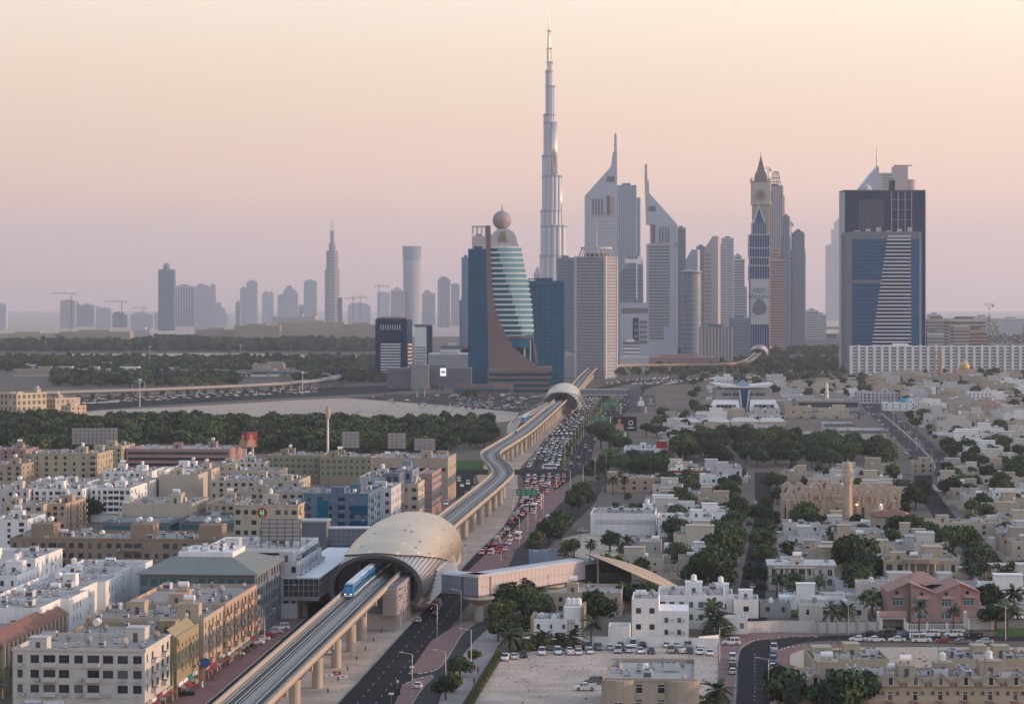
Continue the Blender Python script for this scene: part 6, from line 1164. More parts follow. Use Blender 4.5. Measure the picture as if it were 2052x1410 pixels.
# ---- right side: named houses
r, Wd, fh, s = block('ornate off-white villa with triple arched windows and balustrades', 1541, 1672, 1133, 7.6, 16, 'offwhite', 2, 7, 3, 1.5, 2.0, .9, arch=(0, 1, 5, 6), balc=(3,), ac=5, dish=3, trim='offwhite', name='villa', cat='house', roof='roofpale')
for u in (-.36, -.27, -.18, -.06, .06, .15): mb = MB(); mb.lathe([(.28, 0), (.22, .3), (.2, 6.4), (.34, 6.9)], 8, u * Wd, -1.3); mb.build('column', 'white', r)
mb = MB(); mb.box(-Wd * .42, Wd * .2, -1.8, 0, 6.9, 7.3); mb.build('portico', 'offwhite', r); mb = MB(); mb.box(-Wd / 2 - .6, Wd / 2 + .6, -.6, 16.4, 7.62, 7.9); mb.build('roof_edge', 'offwhite', r)
for k in range(3): mb = MB(); x = -Wd * .3 + k * Wd * .2; mb.box(x - 2, x + 2, -1.5, -1.35, 3.3, 4.2); mb.build('balustrade', 'offwhite', r)
block('small grey house with two dark windows right of the ornate villa', 1674, 1716, 1162, 4.6, 9, 'palegrey', 1, 2, 1, 1.8, 1.2, 1.6, ac=1, dish=0, tank=0, stair=0, name='villa', cat='house', roof='roofpale')
r, Wd, fh, s = block('cream villa with a tall columned portico behind the pink house', 1772, 1920, 1122, 9.6, 18, 'yellow', 2, 7, 3, 1.5, 2.4, 1.2, ac=4, dish=1, trim='yellow', name='villa', cat='house')
for u in (-.17, -.08, .08, .17): mb = MB(); mb.lathe([(.5, 0), (.42, .5), (.4, 8.2), (.6, 8.8)], 8, u * Wd, -2.2); mb.build('column', 'yellow', r)
mb = MB(); mb.prism([(-Wd * .24, 0), (-Wd * .24, -2.2), (-Wd * .1, -3.4), (Wd * .1, -3.4), (Wd * .24, -2.2), (Wd * .24, 0)], 8.8, 10.2); mb.build('portico', 'tan', r); mb = MB(); mb.box(-Wd * .2, Wd * .2, -.3, -.01, 2, 8.4); mb.build('tall_window', 'glass', r)
# pink house with four gables
Y = 684; k = Y / F; r = thing('pink_gabled_house', 'pink double house with four red tiled gables', 'house', (gx(1876, Y), Y, 0), 0); L = lambda v: v * k; occ(gx(1765, Y), gx(1990, Y), Y - 12, Y + 20)
for i, (x0, x1, y0) in enumerate([(-94, -50, 3), (-50, 0, 0), (0, 48, 0), (48, 92, 3)]):
    a, b = L(x0) + .02, L(x1) - .02; hi, lo = (10.6, 7.8); za, zb = (lo, hi) if i in (0, 2) else (hi, lo); hol = [(L(10), 4.2, L(10) + 2.9, 6.4), (L(10), .8, L(10) + 2.9, 2.8)]; mb = MB(); facade(mb, (a, y0), (1, 0), (0, -1), b - a, 0, 7.4, hol)
    mb.q([(a, y0, 7.4), (b, y0, 7.4), (b, y0, zb), (a, y0, za)]); mb.q([(a, y0, 0), (a, y0, za), (a, 16, za), (a, 16, 0)]); mb.q([(b, y0, 0), (b, y0, zb), (b, 16, zb), (b, 16, 0)]); mb.q([(a, 16, 0), (b, 16, 0), (b, 16, zb), (a, 16, za)]); mb.build('gable_wall', 'rose', r)
    for h_ in hol: ob('window', win_mesh(2.9, h_[3] - h_[1], 'plain', 'white', 'glassgreen'), r, (a + (h_[0] + h_[2]) / 2, y0 + .2, h_[1]))
    mb = MB(); mb.loft([[(a - .1, y, za + .05), (b + .1, y, zb + .05), (b + .1, y, zb + .35), (a - .1, y, za + .35)] for y in (y0 - .6, 16.4)]); mb.build('tiled_roof', 'tilepale', r); mb = MB(); mb.lathe([(.5, 0), (.5, .15)], 12); o = mb.build('round_window', 'glass', r, (a + (b - a) * .42, y0 - .01, 7.9)); o.rotation_euler = (PI / 2, 0, 0)
    mb = MB(); mb.loft([[(a + L(8), y0 - 1.1, 6.55), (a + L(8) + 3.8, y0 - 1.1, 6.55), (a + L(8) + 3.8, y0, 6.55), (a + L(8), y0, 6.55)], [(a + L(8) + .8, y0 - .2, 7.3), (a + L(8) + 3, y0 - .2, 7.3), (a + L(8) + 3, y0, 7.3), (a + L(8) + .8, y0, 7.3)]]); mb.build('window_hood', 'tilepale', r)
mb = MB(); mb.loft([[(L(-52), 8, 9.6), (L(28), 8, 9.6), (L(28), 24, 9.6), (L(-52), 24, 9.6)], [(L(-18), 15.5, 12.4), (L(-6), 15.5, 12.4), (L(-6), 16.5, 12.4), (L(-18), 16.5, 12.4)]]); mb.build('hip_roof', 'tilepale', r)
mb = MB(); mb.box(L(-93), L(91), 3.5, 15.9, 7.2, 7.6); mb.build('flat_roof', 'roof', r)
for gxp, nm in ((1790, 'left'), (1965, 'right')):
    Yg = 668; g_ = thing('garage', 'white garage with a red tiled edge on the %s of the pink house' % nm, 'garage', (gx(gxp, Yg), Yg, 0)); mb = MB(); facade(mb, (-3.5, 0), (1, 0), (0, -1), 7, 0, 4.2, [(.6, 0, 6.4, 2.9)], 4 if nm == 'left' else .3); mb.box(-3.5, -3.3, .01, 7, 0, 4.2); mb.box(3.3, 3.5, .01, 7, 0, 4.2); mb.box(-3.5, 3.5, 6.9, 7, 0, 4.2); mb.q([(-3.5, .01, 4.0), (3.5, .01, 4.0), (3.5, 7, 4.0), (-3.5, 7, 4.0)]); mb.build('wall', 'white', g_)
    mb = MB(); mb.loft([[(x, -.7, 3.5), (x, -.7, 3.7), (x, .8, 5.0), (x, .8, 4.3)] for x in (-3.7, 3.7)]); mb.build('tiled_edge', 'tilepale', g_)
    if nm == 'right':
        for j in range(5): mb = MB(); mb.box(-2.85, 2.85, .2, .28, .05 + j * .57, .58 + j * .57); mb.build('door_panel', 'offwhite', g_)
# gabled terrace across the bottom right corner
Y = 530; k = Y / F; r = thing('gabled_terrace', 'cream terrace with a row of small gables at the bottom right', 'terrace', (gx(1608, Y), Y, 0)); L = lambda v: v * k; n = 9; sp = 50.2 * k; Wd = sp * n + 1; occ(gx(1608, Y), gx(1608, Y) + Wd, Y - 3, Y + 17)
mb = MB(); hol = [(sp * i + sp * .5 - .55, 3.0, sp * i + sp * .5 + .55, 5.0) for i in range(n)]; facade(mb, (0, 0), (1, 0), (0, -1), Wd, 0, 8.0, hol); mb.box(0, .25, .01, 15, 0, 8.0); mb.box(Wd - .25, Wd, .01, 15, 0, 8); mb.box(.25, Wd - .25, 14.7, 15, 0, 8); mb.q([(.25, .01, 7.2), (Wd - .25, .01, 7.2), (Wd - .25, 14.7, 7.2), (.25, 14.7, 7.2)], 1); mb.build('wall', ('sandwall', 'roofpale'), r)
gm_ = MB(); gm_.loft([[(x, y, z) for x, z in ((-1.9, 6.2), (1.9, 6.2), (1.9, 7.2), (0, 8.9), (-1.9, 7.2))] for y in (-.8, -.004)]); gme = gm_.mesh('gable', ('sandwall',)); rf = MB()
for s_ in (-1, 1): rf.loft([[(s_ * 2.15, y, 6.9), (0, y, 8.95), (0, y, 9.25), (s_ * 2.15, y, 7.2)] for y in (-1.1, 1.5)])
rme = rf.mesh('gable_roof', ('beige',)); bl = MB(); bl.prism([(-1, 0), (-1, -.7), (-.6, -1.1), (.6, -1.1), (1, -.7), (1, 0)], 1.9, 2.1); bl.prism([(-1, 0), (-1, -.7), (-.6, -1.1), (.6, -1.1), (1, -.7), (1, 0)], 2.9, 3.05)
for i in range(7): bl.box(-.95 + .3 * i, -.85 + .3 * i, -.95, -.85, 2.1, 2.9)
blme = bl.mesh('balcony', ('rose',)); cb = MB(); cb.box(-.25, .25, -.6, 0, 6.2, 6.9); cbm = cb.mesh('bracket', ('rose',))
for i in range(n):
    x = sp * (i + .5); ob('gable', gme, r, (x, 0, 0)); ob('gable_roof', rme, r, (x, 0, 0)); ob('balcony', blme, r, (x, 0, 0)); ob('window', win_mesh(1.1, 2.0, 'plain', 'white'), r, (x, .2, 3.0)); ob('window', win_mesh(1.1, 1.9, 'plain', 'white'), r, (x, -.83, 5.9 + .5))
    for s_ in (-1, 1): ob('arched_window', arch_mesh(.6, .9, 'rose'), r, (x + s_ * 1.6, -.01, 4.2)); ob('bracket', cbm, r, (x + s_ * sp * .47, 0, 0))
roofkit(r, 2, Wd - 2, 3, 14, 7.21, 24, 3, 5, 4, 'beige', random.Random(9), 2)
block('cream roof-walled block with rows of fans, left of the two behind the terrace', 1626, 1782, 1319, 5.6, 15, 'yellow', 1, 0, 0, par=1.2, ac=14, dish=1, tank=0, stair=2, roof='roofpale', name='service_block', yaw=0); block('cream roof-walled block with rows of fans, right of the two behind the terrace', 1902, 2075, 1319, 5.6, 15, 'yellow', 1, 0, 0, par=1.2, ac=14, dish=1, tank=0, stair=2, roof='roofpale', name='service_block', yaw=0)
for lb, x0, x1, yt, h, dep, w_, nf, nc in [('white flat-roofed house left of the palm by the bend', 1400, 1468, 1190, 6.5, 14, 'white', 1, 2), ('white house with roof fans right of the palm by the bend', 1470, 1520, 1200, 5.4, 12, 'white', 1, 1), ('grey open-fronted garage beside the white house', 1523, 1585, 1207, 4.2, 8, 'grey', 1, 2), ('low white villa with a wavy parapet behind the arched wall', 1602, 1738, 1212, 4.4, 14, 'offwhite', 1, 4),
        ('small white gatehouse with a square window at the street bend', 1452, 1498, 1238, 4.4, 7, 'white', 1, 2), ('sandstone villa with a red tiled roof in front of the mosque', 1750, 1828, 1035, 7.0, 14, 'sandwall', 1, 4), ('cream villa with stepped terraces right of the tiled villa', 1856, 2010, 1046, 6.2, 16, 'cream', 2, 6), ('white house with a blue tiled dome near the divided road', 1770, 1850, 806, 7, 22, 'white', 2, 6), ('orange-brown villa at the right edge beyond the divided road', 1970, 2020, 810, 9, 20, 'pink', 2, 5), ('white two-storey villa with dark openings, far right', 1940, 1996, 785, 10, 20, 'white', 3, 7), ('long dusty pink house beside the divided road', 1885, 1940, 838, 8, 26, 'rose', 2, 6), ('cream house with a square tower behind the mosque', 1828, 1872, 925, 7, 14, 'yellow', 2, 3), ('peach double-level house left of the golden dome', 1738, 1775, 757, 12, 24, 'peach', 3, 6), ('peach lower house left of the golden dome', 1750, 1795, 772, 8, 24, 'peach', 2, 6), ('white classical house beyond the arcaded block', 1815, 1862, 776, 10, 22, 'offwhite', 3, 6)]:
    r, Wd, fh, s = block(lb, x0, x1, yt, h, dep, w_, nf, nc, 3, 1.3, 1.5, .9, ac=3, dish=1, tank=1, stair=1 if h > 5 else 0, roof='roofpale', name='villa' if 'garage' not in lb else 'garage', cat='house' if 'garage' not in lb else 'garage', aerial=0)
    if 'tiled roof' in lb: hip(r, -Wd / 2 - .6, Wd / 2 + .6, -.7, 14.6, 7.06, 2.4, 'tile')
    if 'blue tiled dome' in lb: mb = MB(); mb.lathe([(4, 6.5), (3.8, 8), (2.4, 9.6), (.2, 10.4)], 14, 2, 8); mb.build('dome', 'turquoise', r, smooth=True)
# garden walls
def wall(label, pts, h, m, th=.25, z=0):
    P = [gp(*p) for p in pts]; r = thing('garden_wall', label, 'wall', (P[0][0], P[0][1], 0))
    for a, b in zip(P, P[1:]):
        d = Vector((b[0] - a[0], b[1] - a[1], 0)); L_ = d.length; mb = MB(); mb.box(0, L_, 0, th, 0, h); mb.box(-.05, L_ + .05, -.06, th + .06, h, h + .12); mb.build('wall_panel', m, r, (a[0] - P[0][0], a[1] - P[0][1], 0), math.atan2(d.y, d.x))
    return r
wall('white wall behind the parked cars of the sandy lot', [(1063, 1298), (1172, 1294), (1300, 1296), (1437, 1298)], 2.4, 'white'); wall('low white wall at the left of the sandy lot', [(1008, 1295), (1063, 1290)], 2, 'palegrey'); wall('pale wall running along the curved street', [(1497, 1268), (1560, 1266), (1632, 1267)], 3.0, 'offwhite'); wall('short white wall by the parked jeep', [(1401, 1296), (1440, 1292)], 2.6, 'white')
r = wall('grey garden wall with arched panels along the street', [(1632, 1268), (1674, 1268), (1716, 1268), (1764, 1268)], 2.8, 'palegrey')
for i in range(7): X, Y_ = gp(1640 + 20 * i, 1268.4); mb = MB(); mb.box(-.2, .2, -.25, .35, 0, 3.4); mb.build('wall_pier', 'sandwall', r, (X - r.location.x, Y_ - r.location.y, 0))
r = thing('railing_fence', 'white railing fence with piers before the pink house', 'fence', (*gp(1818, 1264), 0))
for i in range(36): mb = MB(); x = i * .45; wd_ = .25 if i % 12 == 0 else .05; mb.box(x - wd_, x + wd_, -.05, .05, 0, 2.4 if wd_ > .1 else 2.0); mb.build('picket' if wd_ < .1 else 'fence_pier', 'white', r)
mb = MB(); mb.box(0, 15.8, -.08, .08, 0, .5); mb.build('fence_base', 'white', r); mb = MB(); mb.box(0, 15.8, -.03, .03, 1.85, 1.95); mb.build('fence_rail', 'white', r)
# ---- filler villas of the low quarters, row by row
def villa(label, X, Y, w_, d, h, wall_, R_, group, nm='villa', small=False):
    r = thing(nm, label, 'house', (X, Y, 0), YAW + R_.uniform(-.02, .02), group); hw = w_ / 2; side = 1 if X < 0 else -1; mb = MB(); nf = 2 if h > 5 else 1; nc = max(2, int(w_ / 4)); hol = []; sh = []
    for f in range(nf):
        for c in range(nc):
            if R_.random() < .75: u = w_ * (c + .5) / nc; q = .45 if small else R_.choice((.4, .5, .7)); hol.append((u - q, .9 + f * 3.1, u + q, .9 + f * 3.1 + R_.choice((1.1, 1.3, 1.5))))
        for c in range(2): u = d * (c + .5) / 2; sh.append((u - .55, .9 + f * 3.1, u + .55, 2.3 + f * 3.1))
    facade(mb, (-hw, 0), (1, 0), (0, -1), w_, 0, h, hol, .2); facade(mb, (side * hw, 0), (0, 1), (side, 0), d, 0, h, sh, .2); facade(mb, (-hw, d), (1, 0), (0, 1), w_, 0, h, []); facade(mb, (-side * hw, 0), (0, 1), (-side, 0), d, 0, h, [])
    z = h - R_.choice((.5, .8, 1.0)); mb.q([(-hw, 0, z), (hw, 0, z), (hw, d, z), (-hw, d, z)], 1)
    for y in (0, d - .2): mb.q([(-hw, y, h), (hw, y, h), (hw, y + .2, h), (-hw, y + .2, h)])
    for x in (-hw, hw - .2): mb.q([(x, .2, h), (x + .2, .2, h), (x + .2, d - .2, h), (x, d - .2, h)]); mb.q([(x + (.2 if x < 0 else 0), .2, h), (x + (.2 if x < 0 else 0), d - .2, h), (x + (.2 if x < 0 else 0), d - .2, z), (x + (.2 if x < 0 else 0), .2, z)])
    mb.q([(-hw, d - .2, h), (hw, d - .2, h), (hw, d - .2, z), (-hw, d - .2, z)]); mb.build('wall', (wall_, R_.choice(('roof', 'roofpale', 'roofgrey', 'roofpale'))), r)
    for a, b, c, e in hol: ob('window', win_mesh(c - a, e - b, 'single' if small else 'plain', R_.choice(('frame', 'framedark'))), r, (-hw + (a + c) / 2, .17, b))
    for a, b, c, e in sh: ob('window', win_mesh(c - a, e - b, 'single', 'frame'), r, (side * (hw - .17), (a + c) / 2, b), side * PI / 2)
    u = MB(); dx = R_.uniform(-hw * .6, hw * .6); u.box(dx - .6, dx + .6, -.06, -.01, 0, 2.2); u.build('door', 'framedark', r)
    if R_.random() < .6: u = MB(); q = R_.uniform(1.4, 3); u.box(dx - q, dx + q, -2.2, -.02, 2.7, 3.0); u.box(dx - q, dx - q + .25, -2.2, -1.95, 0, 2.7); u.box(dx + q - .25, dx + q, -2.2, -1.95, 0, 2.7); u.build('porch', R_.choice((wall_, 'white')), r)
    if R_.random() < .5: u = MB(); q = R_.uniform(2, 3.5); x_ = hw + R_.uniform(.5, 1.2); u.box(x_, x_ + q, d * .3, d * .3 + 5, 2.5, 2.62); [u.box(x_ + i * q * .96, x_ + i * q * .96 + .1, d * .3 + j * 4.9, d * .3 + j * 4.9 + .1, 0, 2.5) for i in (0, 1) for j in (0, 1)]; u.build('car_shade', R_.choice(('palegrey', 'greenroof', 'beige', 'brown')), r)
    if R_.random() < .75 and not small:                       # upper room set back on the roof
        a = R_.uniform(.3, .6) * w_; b = R_.uniform(.35, .6) * d; x0 = R_.uniform(-hw, hw - a); y0 = R_.uniform(d * .2, d - b); u = MB(); u.box(x0, x0 + a, y0, y0 + b, z, h + 2.6); u.box(x0 - .2, x0 + a + .2, y0 - .2, y0 + b + .2, h + 2.6, h + 2.8); u.build('upper_room', wall_, r)
    if R_.random() < .5: u = MB(); u.box(-hw - R_.uniform(2, 5), -hw + .01, d * .2, d * .9, 0, 3.2); u.build('side_wing', R_.choice((wall_, 'white', 'offwhite')), r)
    u = MB(); a, b = hw + R_.uniform(1.5, 4), R_.uniform(2.5, 5)
    for q in ((-a, a, -b, -b + .2), (-a, -a + .2, -b + .2, d + 2), (a - .2, a, -b + .2, d + 2)): u.box(*q, 0, 2.2)
    u.build('yard_wall', R_.choice((wall_, 'white', 'offwhite', 'cream')), r)
    roofkit(r, -hw + .3, hw - .3, .3, d - .3, z + .005, R_.choice((0, 1, 2)) if small else R_.choice((2, 3, 4)), R_.choice((0, 0, 1)), R_.choice((0, 1, 1)), 0, wall_, R_); return r
for nm_, pts in (('service', []),): pass
# keep streets clear
for Yq in range(480, 1320, 12):
    x = 48 + (Yq - 500) * .106 if Yq < 1300 else 130; occ(x - 6.5, x + 6.5, Yq, Yq + 12)
for Yq in range(800, 1340, 12): x = 160 + (Yq - 839) * .102 + (0 if Yq < 1200 else (Yq - 1200) * .12); occ(x - 6, x + 6, Yq, Yq + 12)
for Yq in range(1260, 2240, 15): x = 218 + (Yq - 1270) * .112; occ(x - 15, x + 15, Yq, Yq + 15)
occ(55, 230, 636, 662); occ(-80, 42, 660, 760)
for Yq in range(700, 3000, 20): x = via_at(Yq); occ(x - 34 if Yq < 1250 else x - 25, x + (45 if Yq < 1300 else 68 if Yq < 1900 else 105), Yq, Yq + 20)
occ(*sorted((gp(1128, 1100)[0], gp(1296, 1100)[0])), 880, 960); occ(gp(1000, 1330)[0], gp(1440, 1330)[0], 520, 640)
cols = ['white', 'offwhite', 'offwhite', 'cream', 'offwhite', 'sandwall', 'white', 'cream', 'beige', 'beige', 'palegrey', 'sandwall', 'concrete']
NV = 0
def quarter(title, y0, y1, xl, xr, dy, wr, dr, hr, seed, clear=None, small=False, wood=()):
    global NV
    R_ = random.Random(seed); row = 0; Y = y0
    while Y < y1:
        n = 0; lx_, rx_ = xl(Y), xr(Y); x = lx_ + R_.uniform(0, 6)
        while x < rx_:
            w_, d = R_.uniform(*wr), R_.uniform(*dr); c = x + w_ / 2; y = Y + R_.uniform(-2, 2); px, py = CX + c * F / y, HY + H * F / y
            ok = free(c - w_ / 2 - 1.5, c + w_ / 2 + 1.5, y - 3, y + d + 1.5) and not any(a < px < b and e < py < f for a, b, e, f in wood)
            if ok and R_.random() < .93:
                if n == 0: row += 1
                n += 1; NV += 1; h = R_.choice(hr); wl = R_.choice(cols)
                villa('%s flat-roofed house, %s from the left in the %s row %s' % (WNAME[wl], od(n), od(row), title), c, y, w_, d, h, wl, R_, 'flat-roofed houses ' + title, small=small); occ(c - w_ / 2, c + w_ / 2, y, y + d)
            x += w_ + R_.uniform(2.5, 7)
        Y += dy
quarter('behind the car park wall', 690, 770, lambda Y: 76 + (Y - 690) * .1, lambda Y: Y * 1040 / F, 25, (11, 17), (9, 14), (4, 6.8, 7), 11)
quarter('around the stone mosque', 795, 1130, lambda Y: 30 + (Y - 790) * .1, lambda Y: Y * 1050 / F, 24, (11, 18), (10, 15), (3.6, 4, 6.5, 7), 12)
quarter('behind the stone mosque', 1135, 1260, lambda Y: 60 + (Y - 1100) * .12, lambda Y: Y * 1050 / F, 28, (12, 19), (10, 15), (4, 6.5, 7), 13)
quarter('beside the billboards', 1500, 2180, lambda Y: Y * 292 / F, lambda Y: Y * 392 / F, 58, (14, 26), (12, 20), (4, 5, 7), 18)
quarter('right of the divided road', 1290, 2250, lambda Y: 240 + (Y - 1270) * .115, lambda Y: Y * 1050 / F, 52, (17, 27), (13, 19), (6.5, 7.5, 9, 10), 14)
quarter('left of the divided road', 1900, 2700, lambda Y: Y * 340 / F, lambda Y: Y * 700 / F, 110, (18, 30), (14, 20), (5, 7, 9), 15)
quarter('below the white apartments', 2350, 2850, lambda Y: Y * 725 / F, lambda Y: Y * 1050 / F, 95, (22, 36), (14, 22), (7, 9, 11), 16)
quarter('beyond the flyover', 2990, 3500, lambda Y: -Y * 1000 / F, lambda Y: -Y * 500 / F, 260, (24, 44), (16, 24), (6, 8, 9), 17)
print('villas', NV)
# ================================================================== flyover, footbridges, signs
def deck(name, label, cat, P, hw, z, thick, m='grey', pier=40, rail=.9):
    P = spline(P, 10); q = normals(P); r = thing(name, label, cat, (P[0][0], P[0][1], 0)); o = P[0]; mb = MB()
    sec = [(-hw, z + rail), (-hw, z - thick * .4), (-hw * .5, z - thick), (hw * .5, z - thick), (hw, z - thick * .4), (hw, z + rail), (hw - .35, z + rail), (hw - .35, z), (-hw + .35, z), (-hw + .35, z + rail)]
    mb.loft([[(p[0] - o[0] + n[0] * u, p[1] - o[1] + n[1] * u, zz) for u, zz in sec] for p, n in zip(P, q)]); mb.build('deck', m, r); acc = 0
    mb = MB(); mb.box(-1.5, 1.5, -1, 1, 0, z - thick); mb.box(-hw * .7, hw * .7, -1.05, 1.05, z - thick - 1.4, z - thick + .02); me = mb.mesh('pier', (m,))
    for i in range(1, len(P)):
        acc += math.dist(P[i], P[i - 1])
        if acc > pier: acc = 0; ob('pier', me, r, (P[i][0] - o[0], P[i][1] - o[1], 0), math.atan2(q[i][1], q[i][0]))
    return r
deck('flyover', 'long curving concrete flyover over the highway on the left', 'flyover', [(-520, 2060), (-427, 2190), (-338, 2279), (-252, 2405), (-215, 2500), (-194, 2631), (-200, 2745), (-230, 2825), (-280, 2885), (-340, 2930), (-430, 2960)], 6, 9, 2.2)
deck('loop_ramp', 'upper ramp of the flyover loop beyond the palms', 'flyover', [(-480, 2870), (-400, 2880), (-320, 2900), (-250, 2960), (-190, 3060)], 5, 7, 1.8)
def bridge(label, x0, x1, ytop, ybot, Y, tower=None):
    z1, z0 = gz(ytop, Y), gz(ybot, Y); a, b = gx(x0, Y), gx(x1, Y); r = thing('footbridge', label, 'footbridge', (a, Y, 0)); L_ = b - a
    mb = MB(); mb.box(0, L_, 0, 5, z0, z1); mb.build('glazing', 'glasspale', r); mb = MB(); mb.box(-.3, L_ + .3, -.3, 5.3, z1, z1 + .7); mb.build('roof', 'metal', r); mb = MB(); mb.box(-.1, L_ + .1, -.2, 5.2, z0 - .8, z0); mb.build('floor', 'metal', r); n = max(4, int(L_ / 4))
    for i in range(n + 1): mb = MB(); x = L_ * i / n; mb.box(x - .12, x + .12, -.15, 0, z0, z1); mb.build('mullion', 'metal', r)
    for f in (.3, .75): mb = MB(); mb.lathe([(.9, 0), (.9, z0 - .8)], 8, L_ * f, 2.5); mb.build('pillar', 'concrete', r)
    if tower: mb = MB(); mb.box(L_ + .35, L_ + .35 + tower, -2, 8, 0, z1 + 2); mb.build('stair_tower', 'slate', r)
bridge('glazed footbridge right of the second station with a dark stair tower', 1163, 1262, 781, 790, 2010, 9); bridge('long footbridge from the third station across the highway', 1533, 1696, 711, 716, 3860); bridge('second far footbridge crossing the highway', 1598, 1696, 682, 686, 4950); bridge('farthest footbridge crossing the highway', 1626, 1696, 655, 659, 5960)
def billboard(label, x0, x1, y0, y1, Y, kind, base=0.0, yaw=0.0):
    z1, z0 = gz(y0, Y), gz(y1, Y); hw = (x1 - x0) * Y / F / 2; r = thing('billboard', label, 'billboard', (gx((x0 + x1) / 2, Y), Y, 0), yaw)
    if kind == 'back':
        mb = MB(); mb.box(-hw, hw, .3, .5, z0, z1); mb.build('panel', 'metal', r)
        n = max(4, int(hw * 2 / 2.2))
        for i in range(n + 1): mb = MB(); x = -hw + 2 * hw * i / n; mb.tube((x, 0, max(base, z0 - 3)), (x, 0, z1), .12); mb.tube((x, -2.2, max(base, z0 - 3)), (x, 0, z1 - 1.5), .09); mb.build('brace', 'metaldark', r)
        for i in range(6): mb = MB(); z = z0 + (z1 - z0) * i / 5; mb.box(-hw, hw, -.12, .12, z - .08, z + .08); mb.build('rail', 'metaldark', r)
    else:
        mb = MB(); mb.box(-hw, hw, 0, .8, z0, z1); p = mb.build('panel', kind, r); mb = MB(); mb.box(-hw - .3, hw + .3, -.1, .9, z1, z1 + .4); mb.box(-hw - .3, hw + .3, -.1, .9, z0 - .4, z0); mb.build('frame', 'metaldark', r); hh = z1 - z0; cx = -hw * .45
        m2 = MB(); m2.lathe([(.01, 0)] if False else [(0.02, -.14), (0.02, -.13)], 3); m2 = MB(); m2.q([(cx + hh * .11 * math.cos(t), -.06, z0 + hh * .72 + hh * .15 * math.sin(t)) for t in [2 * PI * i / 14 for i in range(14)]]); m2.q([(cx - hh * .33, -.06, z0 + .05), (cx + hh * .33, -.06, z0 + .05), (cx + hh * .28, -.06, z0 + hh * .42), (cx + hh * .08, -.06, z0 + hh * .56), (cx - hh * .08, -.06, z0 + hh * .56), (cx - hh * .28, -.06, z0 + hh * .42)]); m2.build('portrait', 'skinad' if kind != 'slate' else 'cwhite', p)
        if kind != 'adred':
            m2 = MB(); m2.loft([[(hw * .5 + s * math.cos(t), -.1, z0 + hh * .58 + s * math.sin(t)) for t in [2 * PI * i / 14 for i in range(14)]] for s in (hh * .17, hh * .12)], cap=False); m2.box(hw * .25, hw * .8, -.12, -.02, z0 + hh * .2, z0 + hh * .26); m2.build('emblem', 'cwhite', p)
        mb = MB(); mb.lathe([(.8, 0), (.8, z0)], 10, 0, .8); mb.build('post', 'palegrey', r)
    return r
billboard('dark billboard with a woman and a round emblem beside the road', 1228, 1276, 835, 863, 1580, 'addark'); billboard('dark grey billboard with a man in white behind the other one', 1273, 1314, 792, 813, 1990, 'slate')
billboard('wide scaffold-backed billboard at the left park edge', 144, 236, 857, 890, 1330, 'back'); billboard('billboard back, leftmost of three behind the olive terrace', 685, 720, 864, 897, 1270, 'back'); billboard('billboard back, middle of three behind the olive terrace', 777, 813, 867, 898, 1265, 'back'); billboard('billboard back, rightmost of three behind the olive terrace', 830, 872, 878, 902, 1260, 'back'); billboard('slatted billboard back on the white office roof', 524, 602, 1040, 1082, 716, 'back', 17)
r = billboard('three-sided red advertising pillar at the park edge, left', 482, 497, 867, 896, 1290, 'adred', yaw=R(-30)); r2 = billboard('red poster with a woman on the advertising pillar at the park edge', 498, 516, 866, 895, 1286, 'adred', yaw=R(25))
def gantry(label, x0, x1, y0, y1, Y, lines=4):
    z1, z0 = gz(y0, Y), gz(y1, Y); hw = (x1 - x0) * Y / F / 2; r = thing('road_sign', label, 'road sign', (gx((x0 + x1) / 2, Y), Y, 0)); mb = MB(); mb.box(-hw, hw, -.1, .1, z0, z1); p = mb.build('sign_panel', 'signgreen', r)
    mb = MB(); mb.tube((hw + 1.5, .4, 0), (hw + 1.5, .4, z1 * .8), .22, 6); mb.tube((hw + 1.5, .4, z1 * .8), (hw - 1, .4, z1 * .96), .2, 6); mb.tube((hw - 1, .4, z1 * .96), (-hw - 1, .4, z1 * .96), .18, 6); mb.tube((-hw - 1, .4, z1 * .96), (-hw - 1.6, .4, 0), .2, 6); mb.build('gantry_frame', 'metal', r)
    rr_ = random.Random(int(x0)); mb = MB(); n = lines
    for c in range(n):
        x = -hw + 2 * hw * (c + .1) / n
        for k in range(3): w_ = rr_.uniform(.5, .8) * 2 * hw / n; mb.box(x, x + w_, -.15, -.11, z0 + (z1 - z0) * (.2 + .25 * k), z0 + (z1 - z0) * (.28 + .25 * k))
    stuff(mb.build('sign_lettering', 'marking', p))
gantry('wide green overhead road sign above the red tail lights', 1034, 1077, 979.5, 993, 1042); gantry('green road sign before the billboard, lower of the far pair', 1189, 1219, 834, 844, 1820, 2); gantry('green road sign under the second footbridge, upper of the far pair', 1208, 1240, 805, 814, 1985, 2); gantry('green road sign at the edge of the sand car park', 838, 848, 776, 788, 2330, 1); gantry('green road sign over the highway below the flyover', 268, 287, 762, 768, 2560, 1)
